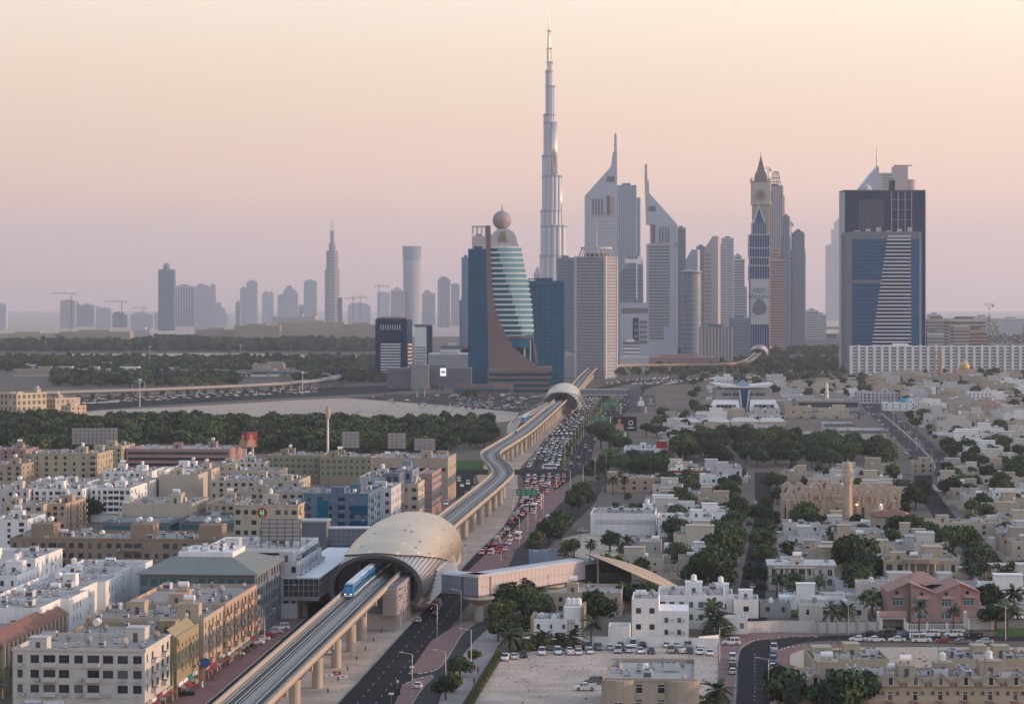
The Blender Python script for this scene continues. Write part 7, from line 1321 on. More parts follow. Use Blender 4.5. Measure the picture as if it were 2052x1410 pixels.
# antenna mast behind the olive terrace, high-mast lights
r = thing('antenna_mast', 'tall white antenna mast rising in front of the park', 'mast', (gx(657, 1262), 1262, 0)); mb = MB(); mb.lathe([(.65, 0), (.55, 20), (.42, 33)], 10); mb.build('pole', 'white', r); mb = MB(); mb.lathe([(1.0, 30), (1.2, 30.5), (1.2, 34), (1.0, 36)], 8); mb.build('antenna_head', 'sandwall', r)
def lamp(label, X, Y, h, ang, arm=2.2, group='street lamps', double=False):
    key = ('lamp', round(h), double)
    if key not in WC:
        mb = MB(); mb.tube((0, 0, 0), (0, 0, h), .13, 6, 0, .07); mb.box(-.25, .25, -.25, .25, 0, .5); a = mb.mesh('pole', ('metal',)); mb = MB(); mb.tube((0, 0, h - .1), (arm, 0, h + .35), .06, 5)
        if double: mb.tube((0, 0, h - .1), (-arm, 0, h + .35), .06, 5)
        b = mb.mesh('arm', ('metal',)); mb = MB(); mb.box(arm - .2, arm + .75, -.17, .17, h + .26, h + .44)
        if double: mb.box(-arm - .75, -arm + .2, -.17, .17, h + .26, h + .44)
        WC[key] = (a, b, mb.mesh('lamp_head', ('palegrey',)))
    r = thing('street_lamp', label, 'street lamp', (X, Y, 0), ang, group)
    for nm, me in zip(('pole', 'arm', 'lamp_head'), WC[key]): ob(nm, me, r)
for i, (x, y) in enumerate([(826, 1398), (876, 1286), (924, 1256), (893, 1392), (944, 1344)]): lamp('street lamp %s' % ['on the brick pavement at the bottom', 'at the brick pavement beside the main road', 'beside the bridge pillar by the main road', 'on the footpath at the bottom by the shade trees', 'on the footpath beside the service road'][i], *gp(x, y), 10, PI if i != 2 else PI * .9)
for i, (x, y) in enumerate([(218, 1408), (346, 1406), (435, 1347), (482, 1316), (530, 1290)]): lamp('tall street lamp, %s from the left along the shop pavement' % od(i + 1), *gp(x, y), 9, 0)
for i in range(11): Y = 850 + i * 42; lamp('street lamp on the right of the main road, %s beyond the station' % od(i + 1), -2 + (Y - 860) * .082 + (2 if Y < 1100 else 2 + (Y - 1100) * .09), Y, 11, PI)
for i in range(14): Y = 1340 + i * 48; lamp('double-armed lamp in the planted median, %s beyond the crossing' % od(i + 1), 29 + (Y - 1340) * .065, Y, 12, 0, 2.4, 'median lamps', True)
for i, (x, y) in enumerate([(1489, 1268), (1700, 1272), (2015, 1282), (1540, 1400), (1442, 1330)]): lamp('villa street lamp %s' % ['at the street bend by the gatehouse', 'before the arched garden wall', 'at the right edge by the lawn', 'on the right kerb of the bottom street', 'on the brick walk beside the sandy lot'][i], *gp(x, y), 9, [0, -1.5, 3, 3.1, 0][i])
for i in range(9): Y = 1330 + i * 75; lamp('lamp on the divided road, %s from the near end' % od(i + 1), 224 + (Y - 1290) * .11, Y, 10, 0, 2, 'divided road lamps', True)
for i, (x, y0, y1) in enumerate([(92, 672, 705), (300, 694, 735), (482, 692, 720), (606, 746, 790), (280, 760, 815)]):
    Y = H * F / (y1 - HY); r = thing('light_mast', 'thin high light mast, %s among those left of the hotels' % od([92, 280, 300, 482, 606].index(x) + 1), 'mast', (gx(x, Y), Y, 0), 0, 'high light masts'); mb = MB(); mb.tube((0, 0, 0), (0, 0, gz(y0, Y)), .6, 6, 0, .35); mb.build('pole', 'palegrey', r); mb = MB(); mb.lathe([(1.6, gz(y0, Y) - 1), (1.8, gz(y0, Y) + .6)], 8); mb.build('lamp_ring', 'palegrey', r)
# ================================================================== trees
def crown(seed, hgt, rad, n, ls, mats, zc=.66, flat=.8):
    R_ = random.Random(seed); mb = MB(); blobs = []
    for i in range(9):
        a, q = R_.uniform(0, 2 * PI), R_.uniform(.15, .68) * rad; blobs.append((q * math.cos(a), q * math.sin(a), hgt * (zc + R_.uniform(-.17, .17)), rad * R_.uniform(.36, .58)))
    blobs.append((0, 0, hgt * (zc + .1), rad * .6))
    for i in range(n):
        bx, by, bz, br = blobs[i % len(blobs)]; d = Vector((R_.gauss(0, 1), R_.gauss(0, 1), R_.gauss(0, 1) + .25)).normalized(); k = br * R_.uniform(.55, 1.08); c = Vector((bx, by, bz)) + Vector((d.x * k, d.y * k, d.z * k * flat))
        nrm = (d + Vector((R_.uniform(-1, 1), R_.uniform(-1, 1), R_.uniform(-1, 1))) * .8).normalized(); u = nrm.orthogonal().normalized(); a = R_.uniform(0, PI); v = nrm.cross(u); u, v = u * math.cos(a) + v * math.sin(a), v * math.cos(a) - u * math.sin(a); s = ls * R_.uniform(.6, 1.3)
        mb.q([c - u * s, c - v * s * .55 + nrm * s * .15, c + u * s, c + v * s * .55 - nrm * s * .1], 0 if R_.random() < .7 else 1)
    return mb.mesh('crown', mats)
def trunk(seed, hgt, rad):
    R_ = random.Random(seed); mb = MB(); t = rad * .075; top = hgt * .45; mb.tube((0, 0, -.2), (0, 0, top), t * 1.3, 6, 0, t * .8)
    for i in range(5): a = 2 * PI * i / 5 + R_.random(); e = rad * R_.uniform(.4, .65); mb.tube((0, 0, top * R_.uniform(.7, 1)), (e * math.cos(a), e * math.sin(a), hgt * R_.uniform(.6, .8)), t * .6, 4, 0, t * .15)
    return mb.mesh('trunk', ('bark',))
KIND = {}
for k, (hgt, rad, n, ls, mats, zc) in dict(round=(9, 4.6, 1500, .62, ('leafdark', 'leaf'), .62), broad=(9, 5.6, 1700, .65, ('leaf', 'leafpale'), .64), loose=(9, 4.4, 1050, .6, ('leaf', 'leafolive'), .62), tall=(11, 4.2, 1500, .62, ('leafdark', 'leafpale'), .58), olive=(8, 4.4, 1200, .58, ('leafolive', 'leaf'), .6)).items():
    KIND[k] = [(trunk(i * 7 + len(k), hgt, rad), crown(i * 13 + len(k) * 3, hgt, rad, n, ls, mats, zc), hgt) for i in range(3)]
def palm(seed, hgt, fl, bushy):
    R_ = random.Random(seed); mb = MB(); prev = Vector((0, 0, -.2)); lean = R_.uniform(-.04, .04)
    for i in range(6): p = Vector((lean * (i + 1) ** 1.5, lean * .5 * i, hgt * (i + 1) / 6)); mb.tube(prev, p, .26 - .015 * i, 7, 0, .25 - .015 * (i + 1)); prev = p
    t = mb.mesh('trunk', ('bark',)); mb = MB()
    for i in range(bushy):
        a = 2.4 * i + R_.uniform(-.2, .2); el = R_.uniform(-.25, 1.25); L_ = fl * R_.uniform(.8, 1.1); pts = []; d = Vector((math.cos(a) * math.cos(el), math.sin(a) * math.cos(el), math.sin(el))); p = prev.copy()
        for j in range(8): pts.append(p.copy()); d = (d + Vector((0, 0, -.19))).normalized(); p = p + d * L_ / 7
        sd_ = Vector((-math.sin(a), math.cos(a), 0))
        for j in range(7):
            w0 = fl * .17 * (math.sin(PI * (j + .6) / 8.2)); q0, q1 = pts[j], pts[j + 1]; m = (q0 + q1) / 2
            for s in (-1, 1): mb.q([q0, q1, m + sd_ * s * w0 + Vector((0, 0, -.3 * w0)) + (q1 - q0) * .7, m + sd_ * s * w0 * .9 + Vector((0, 0, -.35 * w0)) - (q1 - q0) * .1], 0)
    return t, mb.mesh('crown', ('palmleaf',)), hgt + 1.5
KIND['palm'] = [palm(1, 6.5, 3.4, 34), palm(2, 5.5, 3.2, 30), palm(3, 7.5, 3.4, 36)]; KIND['lowpalm'] = [palm(4, 2.4, 3.4, 34), palm(5, 3.2, 3.2, 30)]
ADJ = dict(round='dark rounded', broad='broad spreading', loose='thin loose', tall='tall dark', olive='olive green', palm='date', lowpalm='short bushy date')
NT = {}
def tree(kind, X, Y, h, label, group):
    R_ = random.Random(int(X * 13 + Y * 7)); t, c, hh = R_.choice(KIND[kind]); s = h / hh; nm = 'date_palm' if 'palm' in kind else 'shade_tree'; NT[nm] = NT.get(nm, 0) + 1
    r = thing(nm, label, 'palm' if 'palm' in kind else 'tree', (X, Y, 0), R_.uniform(0, 6.28), group); r.scale = (s * R_.uniform(.9, 1.15), s * R_.uniform(.9, 1.15), s); ob('trunk', t, r); ob('crown', c, r)
def row(place, items, group):
    """items: (px, py of the foot, height in m, kind), labelled from left to right"""
    items = sorted(items)
    for i, (px, py, h, k) in enumerate(items): tree(k, *gp(px, py), h, '%s %s, %s from the left %s' % (ADJ[k], 'palm' if 'palm' in k else 'tree', od(i + 1), place), group)
def scatter(place, n, x0, x1, y0, y1, hr, kinds, seed, group, gap=5, chk=2.0, clip=None):
    R_ = random.Random(seed); P = []; it = []
    for _ in range(n * 25):
        if len(it) >= n: break
        Ya, Yb = H * F / (y1 - HY), H * F / (y0 - HY); Y = R_.uniform(Ya, Yb); px = R_.uniform(x0, x1); X = gx(px, Y); py = HY + H * F / Y
        if clip and not clip(px, py): continue
        if not free(X - chk, X + chk, Y - chk, Y + chk): continue
        if any((X - a) ** 2 + (Y - b) ** 2 < gap * gap for a, b in P): continue
        P.append((X, Y)); it.append((px, py, R_.uniform(*hr), R_.choice(kinds)))
    row(place, it, group)
BR = ['round', 'broad', 'loose', 'tall', 'round', 'broad']
row('at the bottom footpath', [(893, 1402, 6, 'round'), (906, 1388, 5, 'olive'), (922, 1356, 5, 'broad'), (948, 1335, 4.5, 'loose')], 'trees on the bottom footpath')
row('between the footbridge and the white-mustard house', [(1012, 1262, 9, 'loose'), (1024, 1240, 10, 'broad'), (1048, 1232, 11, 'loose'), (1036, 1280, 7, 'olive'), (1066, 1238, 9, 'broad'), (1082, 1246, 8, 'loose'), (998, 1285, 6, 'loose'), (1020, 1296, 7, 'round')], 'trees below the footbridge')
row('around the leaf canopy', [(1190, 1258, 11, 'round'), (1218, 1200, 13, 'broad'), (1250, 1218, 8, 'loose'), (1276, 1222, 8, 'round'), (1296, 1222, 8, 'broad'), (1318, 1222, 7, 'loose'), (1150, 1122, 8, 'loose'), (1222, 1105, 8, 'round')], 'trees around the leaf canopy')
row('along the left kerb of the villa street', [(1372, 1140, 9, 'loose'), (1352, 1130, 8, 'loose'), (1408, 1176, 11, 'round'), (1424, 1182, 12, 'broad'), (1440, 1160, 12, 'round'), (1450, 1130, 12, 'broad'), (1462, 1105, 12, 'tall'), (1452, 1190, 9, 'round'), (1468, 1076, 11, 'round'), (1478, 1050, 11, 'broad'), (1434, 1092, 10, 'loose'), (1420, 1120, 9, 'loose')], 'trees along the villa street')
row('right of the villa street', [(1512, 1175, 8, 'round'), (1528, 1140, 9, 'loose'), (1520, 1110, 9, 'broad'), (1536, 1085, 9, 'round'), (1548, 1062, 9, 'tall'), (1526, 1048, 8, 'broad'), (1540, 1030, 8, 'loose')], 'trees right of the villa street')
row('before the bottom terrace', [(1562, 1440, 11, 'tall'), (1586, 1428, 10, 'round'), (1600, 1404, 7, 'broad'), (1636, 1434, 8, 'tall'), (1678, 1440, 11, 'round'), (1706, 1436, 12, 'tall'), (1722, 1432, 10, 'round'), (1556, 1388, 7, 'round')], 'trees before the terrace')
row('among the villas by the pink house', [(1715, 1160, 14, 'broad'), (1735, 1178, 12, 'round'), (1722, 1190, 9, 'broad'), (1748, 1232, 8, 'loose'), (1775, 1226, 7, 'round'), (1985, 1235, 10, 'round'), (2018, 1200, 9, 'broad'), (2040, 1185, 10, 'round'), (1960, 1140, 9, 'broad'), (1910, 1118, 11, 'broad'), (1938, 1105, 10, 'loose'), (1860, 1090, 9, 'loose'), (1825, 1080, 10, 'loose'), (1800, 1078, 9, 'round'), (1785, 1100, 8, 'loose'), (1996, 1262, 8, 'round')], 'trees by the pink house')
row('around the stone mosque', [(1610, 1062, 11, 'broad'), (1630, 1068, 8, 'round'), (1835, 1020, 11, 'round'), (1850, 1005, 10, 'round'), (1590, 1040, 9, 'loose'), (1558, 1010, 9, 'tall'), (1740, 975, 9, 'loose'), (1790, 965, 10, 'loose'), (1545, 985, 10, 'loose'), (1810, 1000, 9, 'broad'), (1660, 1064, 7, 'loose')], 'trees around the mosque')
row('between the service road and the tiled clinic', [(1146, 1032, 10, 'round'), (1160, 1020, 11, 'broad'), (1172, 1005, 10, 'round'), (1100, 1092, 10, 'round'), (1118, 1078, 10, 'broad'), (1126, 1066, 9, 'round'), (1080, 1105, 8, 'loose'), (1064, 1118, 7, 'loose')], 'trees by the tiled clinic')
row('beside the billboard lawn', [(1204, 898, 17, 'tall'), (1222, 900, 16, 'round'), (1188, 880, 10, 'round'), (1240, 905, 9, 'round'), (1252, 902, 8, 'broad')], 'trees beside the lawn')
scatter('behind the peach building', 22, 1198, 1345, 932, 955, (8, 11), ['round', 'broad', 'tall'], 21, 'trees behind the peach building', 6, 1)
WOOD = 'tall trees before the warehouses'
scatter('in the tall wood before the warehouses', 88, 1352, 1868, 884, 942, (10, 14), ['round', 'broad', 'round', 'tall'], 22, WOOD, 8, 1.5, lambda x, y: (x < 1500 and y < 925) or (x > 1480 and y > 900) or 1420 < x < 1600)
scatter('in the clump right of the cross street', 36, 1890, 2060, 905, 1005, (8, 12), ['round', 'broad', 'tall', 'loose'], 23, 'trees at the right edge', 7, 1.5)
scatter('among the houses right of the divided road', 34, 1800, 2060, 765, 890, (7, 11), ['round', 'broad', 'loose'], 24, 'trees among the far houses', 8, 1.5)
scatter('among the houses left of the mosque', 26, 1330, 1560, 960, 1120, (6, 10), ['loose', 'round', 'broad'], 25, 'trees among the houses left of the mosque', 8, 1.5)
scatter('among the houses right of the mosque', 22, 1640, 2040, 950, 1150, (6, 9), ['loose', 'round', 'broad'], 26, 'trees among the houses right of the mosque', 8, 1.5)
row('in the small square between the left blocks', [(122, 1052, 9, 'round'), (140, 1056, 9, 'round'), (158, 1050, 10, 'tall'), (178, 1046, 10, 'round'), (196, 1040, 11, 'round'), (212, 1036, 11, 'tall'), (150, 1040, 9, 'round')], 'trees between the left blocks')
scatter('between the park and the metro viaduct', 18, 930, 1035, 872, 905, (7, 10), ['loose', 'round', 'broad'], 27, 'trees left of the viaduct', 7, 1)
scatter('around the showroom and billboards', 30, 1310, 1760, 760, 800, (8, 12), ['round', 'broad'], 28, 'trees around the showroom', 12, 2)
scatter('between the billboards and the showroom', 22, 1290, 1420, 800, 880, (6, 10), ['round', 'broad', 'loose'], 29, 'trees beside the billboards', 9, 1.5)
# palms
row('along the sandy lot wall', [(1045, 1304, 5, 'lowpalm'), (1072, 1302, 4, 'lowpalm'), (1092, 1300, 5, 'lowpalm'), (1118, 1300, 4, 'lowpalm'), (1142, 1300, 5, 'lowpalm'), (1184, 1296, 8, 'palm'), (1022, 1306, 6, 'lowpalm'), (1010, 1260, 8, 'palm')], 'palms along the lot wall')
row('near the street bend and pink house', [(1425, 1268, 9, 'palm'), (1440, 1272, 7, 'lowpalm'), (1604, 1206, 7, 'lowpalm'), (1641, 1206, 8, 'palm'), (1556, 1196, 7, 'palm'), (1745, 1248, 8, 'palm'), (1698, 1250, 6, 'lowpalm'), (1668, 1252, 6, 'lowpalm'), (1842, 1264, 8, 'palm'), (1910, 1264, 7, 'palm'), (2018, 1278, 10, 'palm'), (2034, 1240, 9, 'palm'), (1944, 1180, 8, 'palm'), (1972, 1178, 9, 'palm'), (2000, 1182, 8, 'palm'), (1440, 1420, 6, 'lowpalm'), (1420, 1430, 5, 'lowpalm')], 'palms near the street bend')
row('around the tiled clinic and canopy', [(1256, 1128, 9, 'palm'), (1244, 1130, 7, 'palm'), (1182, 1122, 7, 'palm'), (1134, 1112, 5, 'lowpalm'), (1228, 992, 9, 'palm'), (1240, 985, 10, 'palm'), (1252, 990, 8, 'palm'), (1212, 985, 8, 'palm'), (1380, 1024, 8, 'palm'), (1436, 1012, 8, 'palm'), (1420, 1038, 7, 'palm'), (1340, 1080, 7, 'palm'), (1545, 1100, 8, 'palm'), (1860, 1110, 8, 'palm'), (1548, 1165, 7, 'palm')], 'palms around the tiled clinic')
for i in range(26): Y = 1350 + i * 36; tree('palm', 29.5 + (Y - 1346) * .058 + .00001 * (Y - 1346) ** 2, Y, 8.5, 'date palm, %s beyond the crossing in the planted median' % od(i + 1), 'palms in the planted median')
R_ = random.Random(31); row('along the highway below the flyover', [(165 + i * 27 + R_.uniform(-6, 6), 812 - i * 1.35, 9, 'palm') for i in range(17)], 'palms along the highway')
row('on the sand car park', [(868, 790, 8, 'palm'), (876, 792, 8, 'palm'), (885, 791, 8, 'palm'), (798, 788, 7, 'palm'), (940, 795, 8, 'loose'), (952, 797, 8, 'loose'), (934, 797, 7, 'round')], 'trees on the sand car park')
row('under the far elevated track', [(1222 + i * 15, 757 + (i % 3) * 3, 12, 'palm') for i in range(12)], 'palms under the far track')
# woods that read as one mass: instanced crowns on points
pc = bpy.data.collections.new('wood_trees'); 
for k in ('round', 'broad', 'tall', 'olive', 'loose'):
    for t, c, hh in KIND[k][:2]:
        o = bpy.data.objects.new('wood_' + k, crown(len(k) * 5 + 1, hh, {'round': 4.6, 'broad': 5.6, 'tall': 4.2, 'olive': 4.4, 'loose': 4.4}[k], 420, 1.05, {'round': ('leaf', 'leafdark'), 'broad': ('leaf', 'leafpale'), 'tall': ('leafdark', 'leafpale'), 'olive': ('leafolive', 'leafpale'), 'loose': ('leafpale', 'leafolive')}[k], .5)); pc.objects.link(o)
ng = bpy.data.node_groups.new('wood_scatter', 'GeometryNodeTree'); ng.interface.new_socket('Geometry', in_out='INPUT', socket_type='NodeSocketGeometry'); ng.interface.new_socket('Geometry', in_out='OUTPUT', socket_type='NodeSocketGeometry')
gi, go = ng.nodes.new('NodeGroupInput'), ng.nodes.new('NodeGroupOutput'); ip = ng.nodes.new('GeometryNodeInstanceOnPoints'); ci = ng.nodes.new('GeometryNodeCollectionInfo'); ci.inputs['Collection'].default_value = pc; ci.inputs['Separate Children'].default_value = True; ci.inputs['Reset Children'].default_value = True
na = ng.nodes.new('GeometryNodeInputNamedAttribute'); na.data_type = 'FLOAT'; na.inputs['Name'].default_value = 'size'; nb_ = ng.nodes.new('GeometryNodeInputNamedAttribute'); nb_.data_type = 'FLOAT'; nb_.inputs['Name'].default_value = 'turn'; cx_ = ng.nodes.new('ShaderNodeCombineXYZ')
ip.inputs['Pick Instance'].default_value = True; ng.links.new(gi.outputs[0], ip.inputs['Points']); ng.links.new(ci.outputs[0], ip.inputs['Instance']); ng.links.new(na.outputs[0], ip.inputs['Scale']); ng.links.new(nb_.outputs[0], cx_.inputs[2]); ng.links.new(cx_.outputs[0], ip.inputs['Rotation']); ng.links.new(ip.outputs[0], go.inputs[0])
def wood(name, label, rects, seed, gap, hr, dens=1.0, clip=None):
    R_ = random.Random(seed); v = []; sz = []; tn = []
    for x0, x1, y0, y1 in rects:
        Ya, Yb = H * F / (y1 - HY), H * F / (y0 - HY); Y = Ya
        while Y < Yb:
            xa, xb = gx(x0, Y), gx(x1, Y); X = xa + R_.uniform(0, gap)
            while X < xb:
                if R_.random() < dens:
                    x, y = X + R_.uniform(-.35, .35) * gap, Y + R_.uniform(-.35, .35) * gap; px, py = CX + x * F / y, HY + H * F / y
                    if free(x - 2, x + 2, y - 2, y + 2) and (clip is None or clip(px, py)): v.append((x, y, 0)); sz.append(R_.uniform(*hr) / 9); tn.append(R_.uniform(0, 6.28))
                X += gap
            Y += gap * .9
    me = bpy.data.meshes.new(name); me.from_pydata(v, [], []); me.attributes.new('size', 'FLOAT', 'POINT').data.foreach_set('value', sz); me.attributes.new('turn', 'FLOAT', 'POINT').data.foreach_set('value', tn); o = ob(name, me); stuff(o, label, 'trees'); m = o.modifiers.new('scatter', 'NODES'); m.node_group = ng; print(name, len(v)); return o
clear_ = lambda x, y: not (y < 872 and x < 60) 
wood('park_wood', 'dense dark green park wood behind the left rooftops', [(-60, 985, 850, 908)], 41, 8.0, (5, 13), .86, lambda x, y: y > 856 - (8 if 230 < x < 420 or x < 150 else 0) and not (x > 905 and y > 890))
wood('far_wood', 'hazy wood belts at the foot of the left skyline', [(-60, 760, 683, 706), (-60, 730, 681, 690)], 42, 20, (10, 19), .62); wood('villa_wood', 'dark wood around the villas beyond the flyover', [(-60, 500, 722, 745), (100, 480, 742, 776), (480, 760, 722, 738), (600, 960, 742, 768)], 43, 15, (8, 14), .62)
wood('roadside_wood', 'trees at the foot of the trade towers', [(1130, 1700, 734, 752), (1460, 1700, 700, 730), (1860, 2080, 700, 760), (1300, 1420, 690, 712)], 44, 20, (8, 14), .45); wood('villa_trees', 'small trees between the far right villas', [(1560, 2070, 752, 800), (1780, 2070, 640, 690)], 45, 22, (6, 10), .30)
wood('garden_trees', 'small garden trees scattered between the flat-roofed houses', [(1150, 2070, 945, 1185), (1790, 2070, 800, 940)], 46, 12, (3.5, 7.5), .30); print(NT)
r = thing('clipped_hedge', 'clipped green hedge along the sandy lot at the bottom', 'hedge', (0, 0, 0)); R_ = random.Random(8)
P = [gp(*p) for p in ((1001, 1316), (972, 1362), (944, 1408), (920, 1446))]; P = spline(P, 2.0)
mb = MB(); mb.loft([[(x - .8, y, 0), (x + .8, y, 0), (x + .7, y, 1.25), (x - .7, y, 1.25)] for x, y in P]); mb.build('twigs', 'leafdark', r); mb = MB()
for x, y in spline(P, .22):
    for k in range(12):
        c = Vector((x + R_.uniform(-.95, .95), y + R_.uniform(-.3, .3), R_.choice((R_.uniform(.1, 1.5), 1.35)))); n = Vector((R_.uniform(-1, 1), R_.uniform(-1, .3), R_.uniform(0, 1))).normalized(); u = n.orthogonal().normalized() * .2; v = n.cross(u); mb.q([c - u, c - v * .7, c + u, c + v * .7])
stuff(mb.build('leaves', 'leafolive', r))
# ================================================================== vehicles
def loftbox(mb, secs, mi):
    # secs: (x, half width low, half width high, z low, z high)
    mb.loft([[(x, -a, z0), (x, a, z0), (x, b, z1), (x, -b, z1)] for x, a, b, z0, z1 in secs], mi)
def car_parts(kind):
    L_, w_, h = dict(sedan=(4.6, .9, 1.45), suv=(4.8, .96, 1.85), van=(5.3, .97, 2.2), pickup=(5.2, .93, 1.75), hatch=(3.9, .86, 1.5))[kind]; b = MB(); g = MB(); e = L_ / 2; bz = .95 if kind in ('sedan', 'hatch') else 1.1
    nose = bz - .22 if kind != 'van' else bz
    loftbox(b, [(-e, w_ * .86, w_ * .84, .42, bz - .08), (-e + .18, w_ * .97, w_ * .94, .28, bz), (-e * .3, w_, w_ * .95, .25, bz), (e * .35, w_, w_ * .95, .25, bz), (e * .5, w_, w_ * .94, .25, bz - .05), (e - .35, w_ * .96, w_ * .88, .28, nose), (e, w_ * .82, w_ * .76, .42, nose - .16)], 0)
    c = dict(sedan=(-e * .78, -e * .42, e * .08, e * .48), hatch=(-e * .92, -e * .74, e * .08, e * .52), suv=(-e * .95, -e * .84, e * .1, e * .44), van=(-e * .97, -e * .92, e * .42, e * .74), pickup=(-e * .18, -e * .1, e * .2, e * .5))[kind]
    loftbox(g, [(c[0], w_ * .88, w_ * .86, bz - .02, bz + .03), (c[1], w_ * .9, w_ * .74, bz - .02, h - .06), (c[2], w_ * .9, w_ * .74, bz - .02, h - .06), (c[3], w_ * .86, w_ * .82, bz - .08, bz)], 0)
    loftbox(b, [(c[1] - .08, w_ * .70, w_ * .66, h - .08, h - .02), (c[1] + .2, w_ * .76, w_ * .72, h - .07, h), (c[2] - .2, w_ * .76, w_ * .72, h - .07, h), (c[2] + .08, w_ * .70, w_ * .66, h - .08, h - .03)], 0)
    mid = (c[1] + c[2]) / 2
    for s in (-1, 1):
        for x in (mid, c[1] + .05, c[2] - .05): b.loft([[(x - .05, s * (w_ * .91), bz - .05), (x + .05, s * (w_ * .91), bz - .05), (x + .05, s * (w_ * .76), h - .05), (x - .05, s * (w_ * .76), h - .05)], [(x - .05, s * (w_ * .86), bz - .05), (x + .05, s * (w_ * .86), bz - .05), (x + .05, s * (w_ * .72), h - .05), (x - .05, s * (w_ * .72), h - .05)]], 0)
    if kind == 'pickup': b.box(-e + .08, -e * .2, -w_ * .95, -w_ * .86, bz, bz + .35); b.box(-e + .08, -e * .2, w_ * .86, w_ * .95, bz, bz + .35); b.box(-e + .02, -e + .1, -w_ * .9, w_ * .9, bz, bz + .35)
    wh = MB(); n = 12; rr_ = .34 if kind in ('sedan', 'hatch') else .39
    wh.loft([[(rr_ * s * math.cos(t), y, rr_ * s * math.sin(t)) for t in [2 * PI * i / n for i in range(n)]] for s, y in ((.92, -.12), (1, -.08), (1, .08), (.92, .12))], 0); wh.loft([[(rr_ * .6 * math.cos(t), y, rr_ * .6 * math.sin(t)) for t in [2 * PI * i / n for i in range(n)]] for y in (-.13, .13)], 1)
    hl = MB(); hl.box(-.06, .06, -.2, .2, -.09, .09); tl = MB(); tl.box(-.05, .05, -.17, .17, -.12, .12)
    pos = dict(wheel=[(x, s * (w_ - .1), rr_) for x in (-e * .58, e * .62) for s in (-1, 1)], headlight=[(e - .06, s * w_ * .58, nose - .27) for s in (-1, 1)], tail_light=[(-e - .005, s * w_ * .64, bz - .24) for s in (-1, 1)])
    return b, g, wh, hl, tl, pos
CAR = {}
for k in ('sedan', 'suv', 'van', 'pickup', 'hatch'):
    b, g, wh, hl, tl, pos = car_parts(k); one = MB()
    def join(src, off, mi):
        n = len(one.v); one.v.extend([(x + off[0], y + off[1], z + off[2]) for x, y, z in src.v]); one.f.extend([tuple(i + n for i in f) for f in src.f]); one.m.extend([mi] * len(src.f))
    join(b, (0, 0, 0), 0); join(g, (0, 0, 0), 1)
    for p in pos['wheel']: join(wh, p, 2)
    for p in pos['headlight']: join(hl, p, 3)
    for p in pos['tail_light']: join(tl, p, 4)
    CAR[k] = dict(body=b.mesh('body', ('pwhite',)), glass=g.mesh('windows', ('carglass',)), wheel=wh.mesh('wheel', ('tyre', 'rim')), head=hl.mesh('headlight', ('headlight',)), tail=tl.mesh('tail_light', ('taillight',)), pos=pos,
                  far=one.mesh('car', ('pwhite', 'carglass', 'tyre', 'headlight', 'taillight')), brake=one.mesh('car', ('pwhite', 'carglass', 'tyre', 'headlight', 'taillit')), lit=one.mesh('car', ('pwhite', 'carglass', 'tyre', 'headlit', 'taillight')), one=one)
PAINT = ['pwhite'] * 9 + ['psilver'] * 4 + ['pgrey'] * 2 + ['pblack'] * 3 + ['pred', 'pblue', 'pgold']
PN = dict(pwhite='white', psilver='silver', pgrey='dark grey', pblack='black', pred='red', pblue='blue', pgold='gold', pyellow='yellow', porange='orange', psky='sky blue')
KN = dict(sedan='saloon', suv='off-roader', van='minivan', pickup='pickup', hatch='hatchback')
def setpaint(o, m): o.material_slots[0].link = 'OBJECT'; o.material_slots[0].material = M[m]
def car(kind, paint, X, Y, ang, label, group, mode='parts', z=.06):
    C = CAR[kind]
    if mode == 'parts':
        r = thing('car', label, 'car', (X, Y, z), ang, group); setpaint(ob('body', C['body'], r), paint); ob('windows', C['glass'], r)
        for nm, key in (('wheel', 'wheel'), ('headlight', 'head'), ('tail_light', 'tail')):
            for p in C['pos'][nm]: ob(nm, C[key], r, p)
    else: r = tag(ob('car', C[mode], None, (X, Y, z), ang), label, 'car', group); setpaint(r, paint)
    return r
R_ = random.Random(77); NC = 0
def pick(): return R_.choice(['sedan', 'sedan', 'suv', 'suv', 'hatch', 'sedan', 'van', 'suv', 'pickup']), R_.choice(PAINT)
def lane_x(rows, f, Y):
    for a, b in zip(rows, rows[1:]):
        if a[0] <= Y <= b[0]: t = (Y - a[0]) / (b[0] - a[0]); xl, xr = a[1] + (b[1] - a[1]) * t, a[2] + (b[2] - a[2]) * t; return xl + (xr - xl) * f, math.atan2((b[1] + b[2] - a[1] - a[2]) / 2, b[0] - a[0])
    return None
ONC = [(1310, 7, 27), (1346, 8, 27), (1543, 18, 34.5), (1700, 28, 44), (1904, 42, 57), (2300, 69, 85)]; OUTB = [(1320, 30, 42.5), (1346, 31, 43.5), (1543, 39, 52), (1700, 50, 64), (1904, 68, 84), (2300, 102, 120)]
RED = [(860, -13, -3), (973, -3, 6.8), (1060, 1.5, 12.5), (1100, 3.2, 14.4), (1160, 4.7, 19.6), (1230, 6.4, 28.4), (1260, 6, 29)]
def queue(rows, lanes, y0, y1, gap, away, phrase, group, mode, skip=.12, order=1):
    for l in range(lanes):
        n = 0; Y = y0 + R_.uniform(0, gap * .6); f = (l + .5) / lanes
        items = []
        while Y < y1:
            if R_.random() > skip: items.append(Y)
            Y += gap * R_.uniform(.85, 1.5)
        for Y in (items if order > 0 else items[::-1]):
            q = lane_x(rows, f, Y)
            if not q: continue
            n += 1; k, p = pick(); a = PI / 2 - q[1]; car(k, p, q[0] + R_.uniform(-.55, .55), Y, a + R_.uniform(-.05, .05) if away else a + PI, '%s %s, %s in the %s lane from the left %s' % (PN[p], KN[k], od(n), od(l + 1), phrase), group, mode)
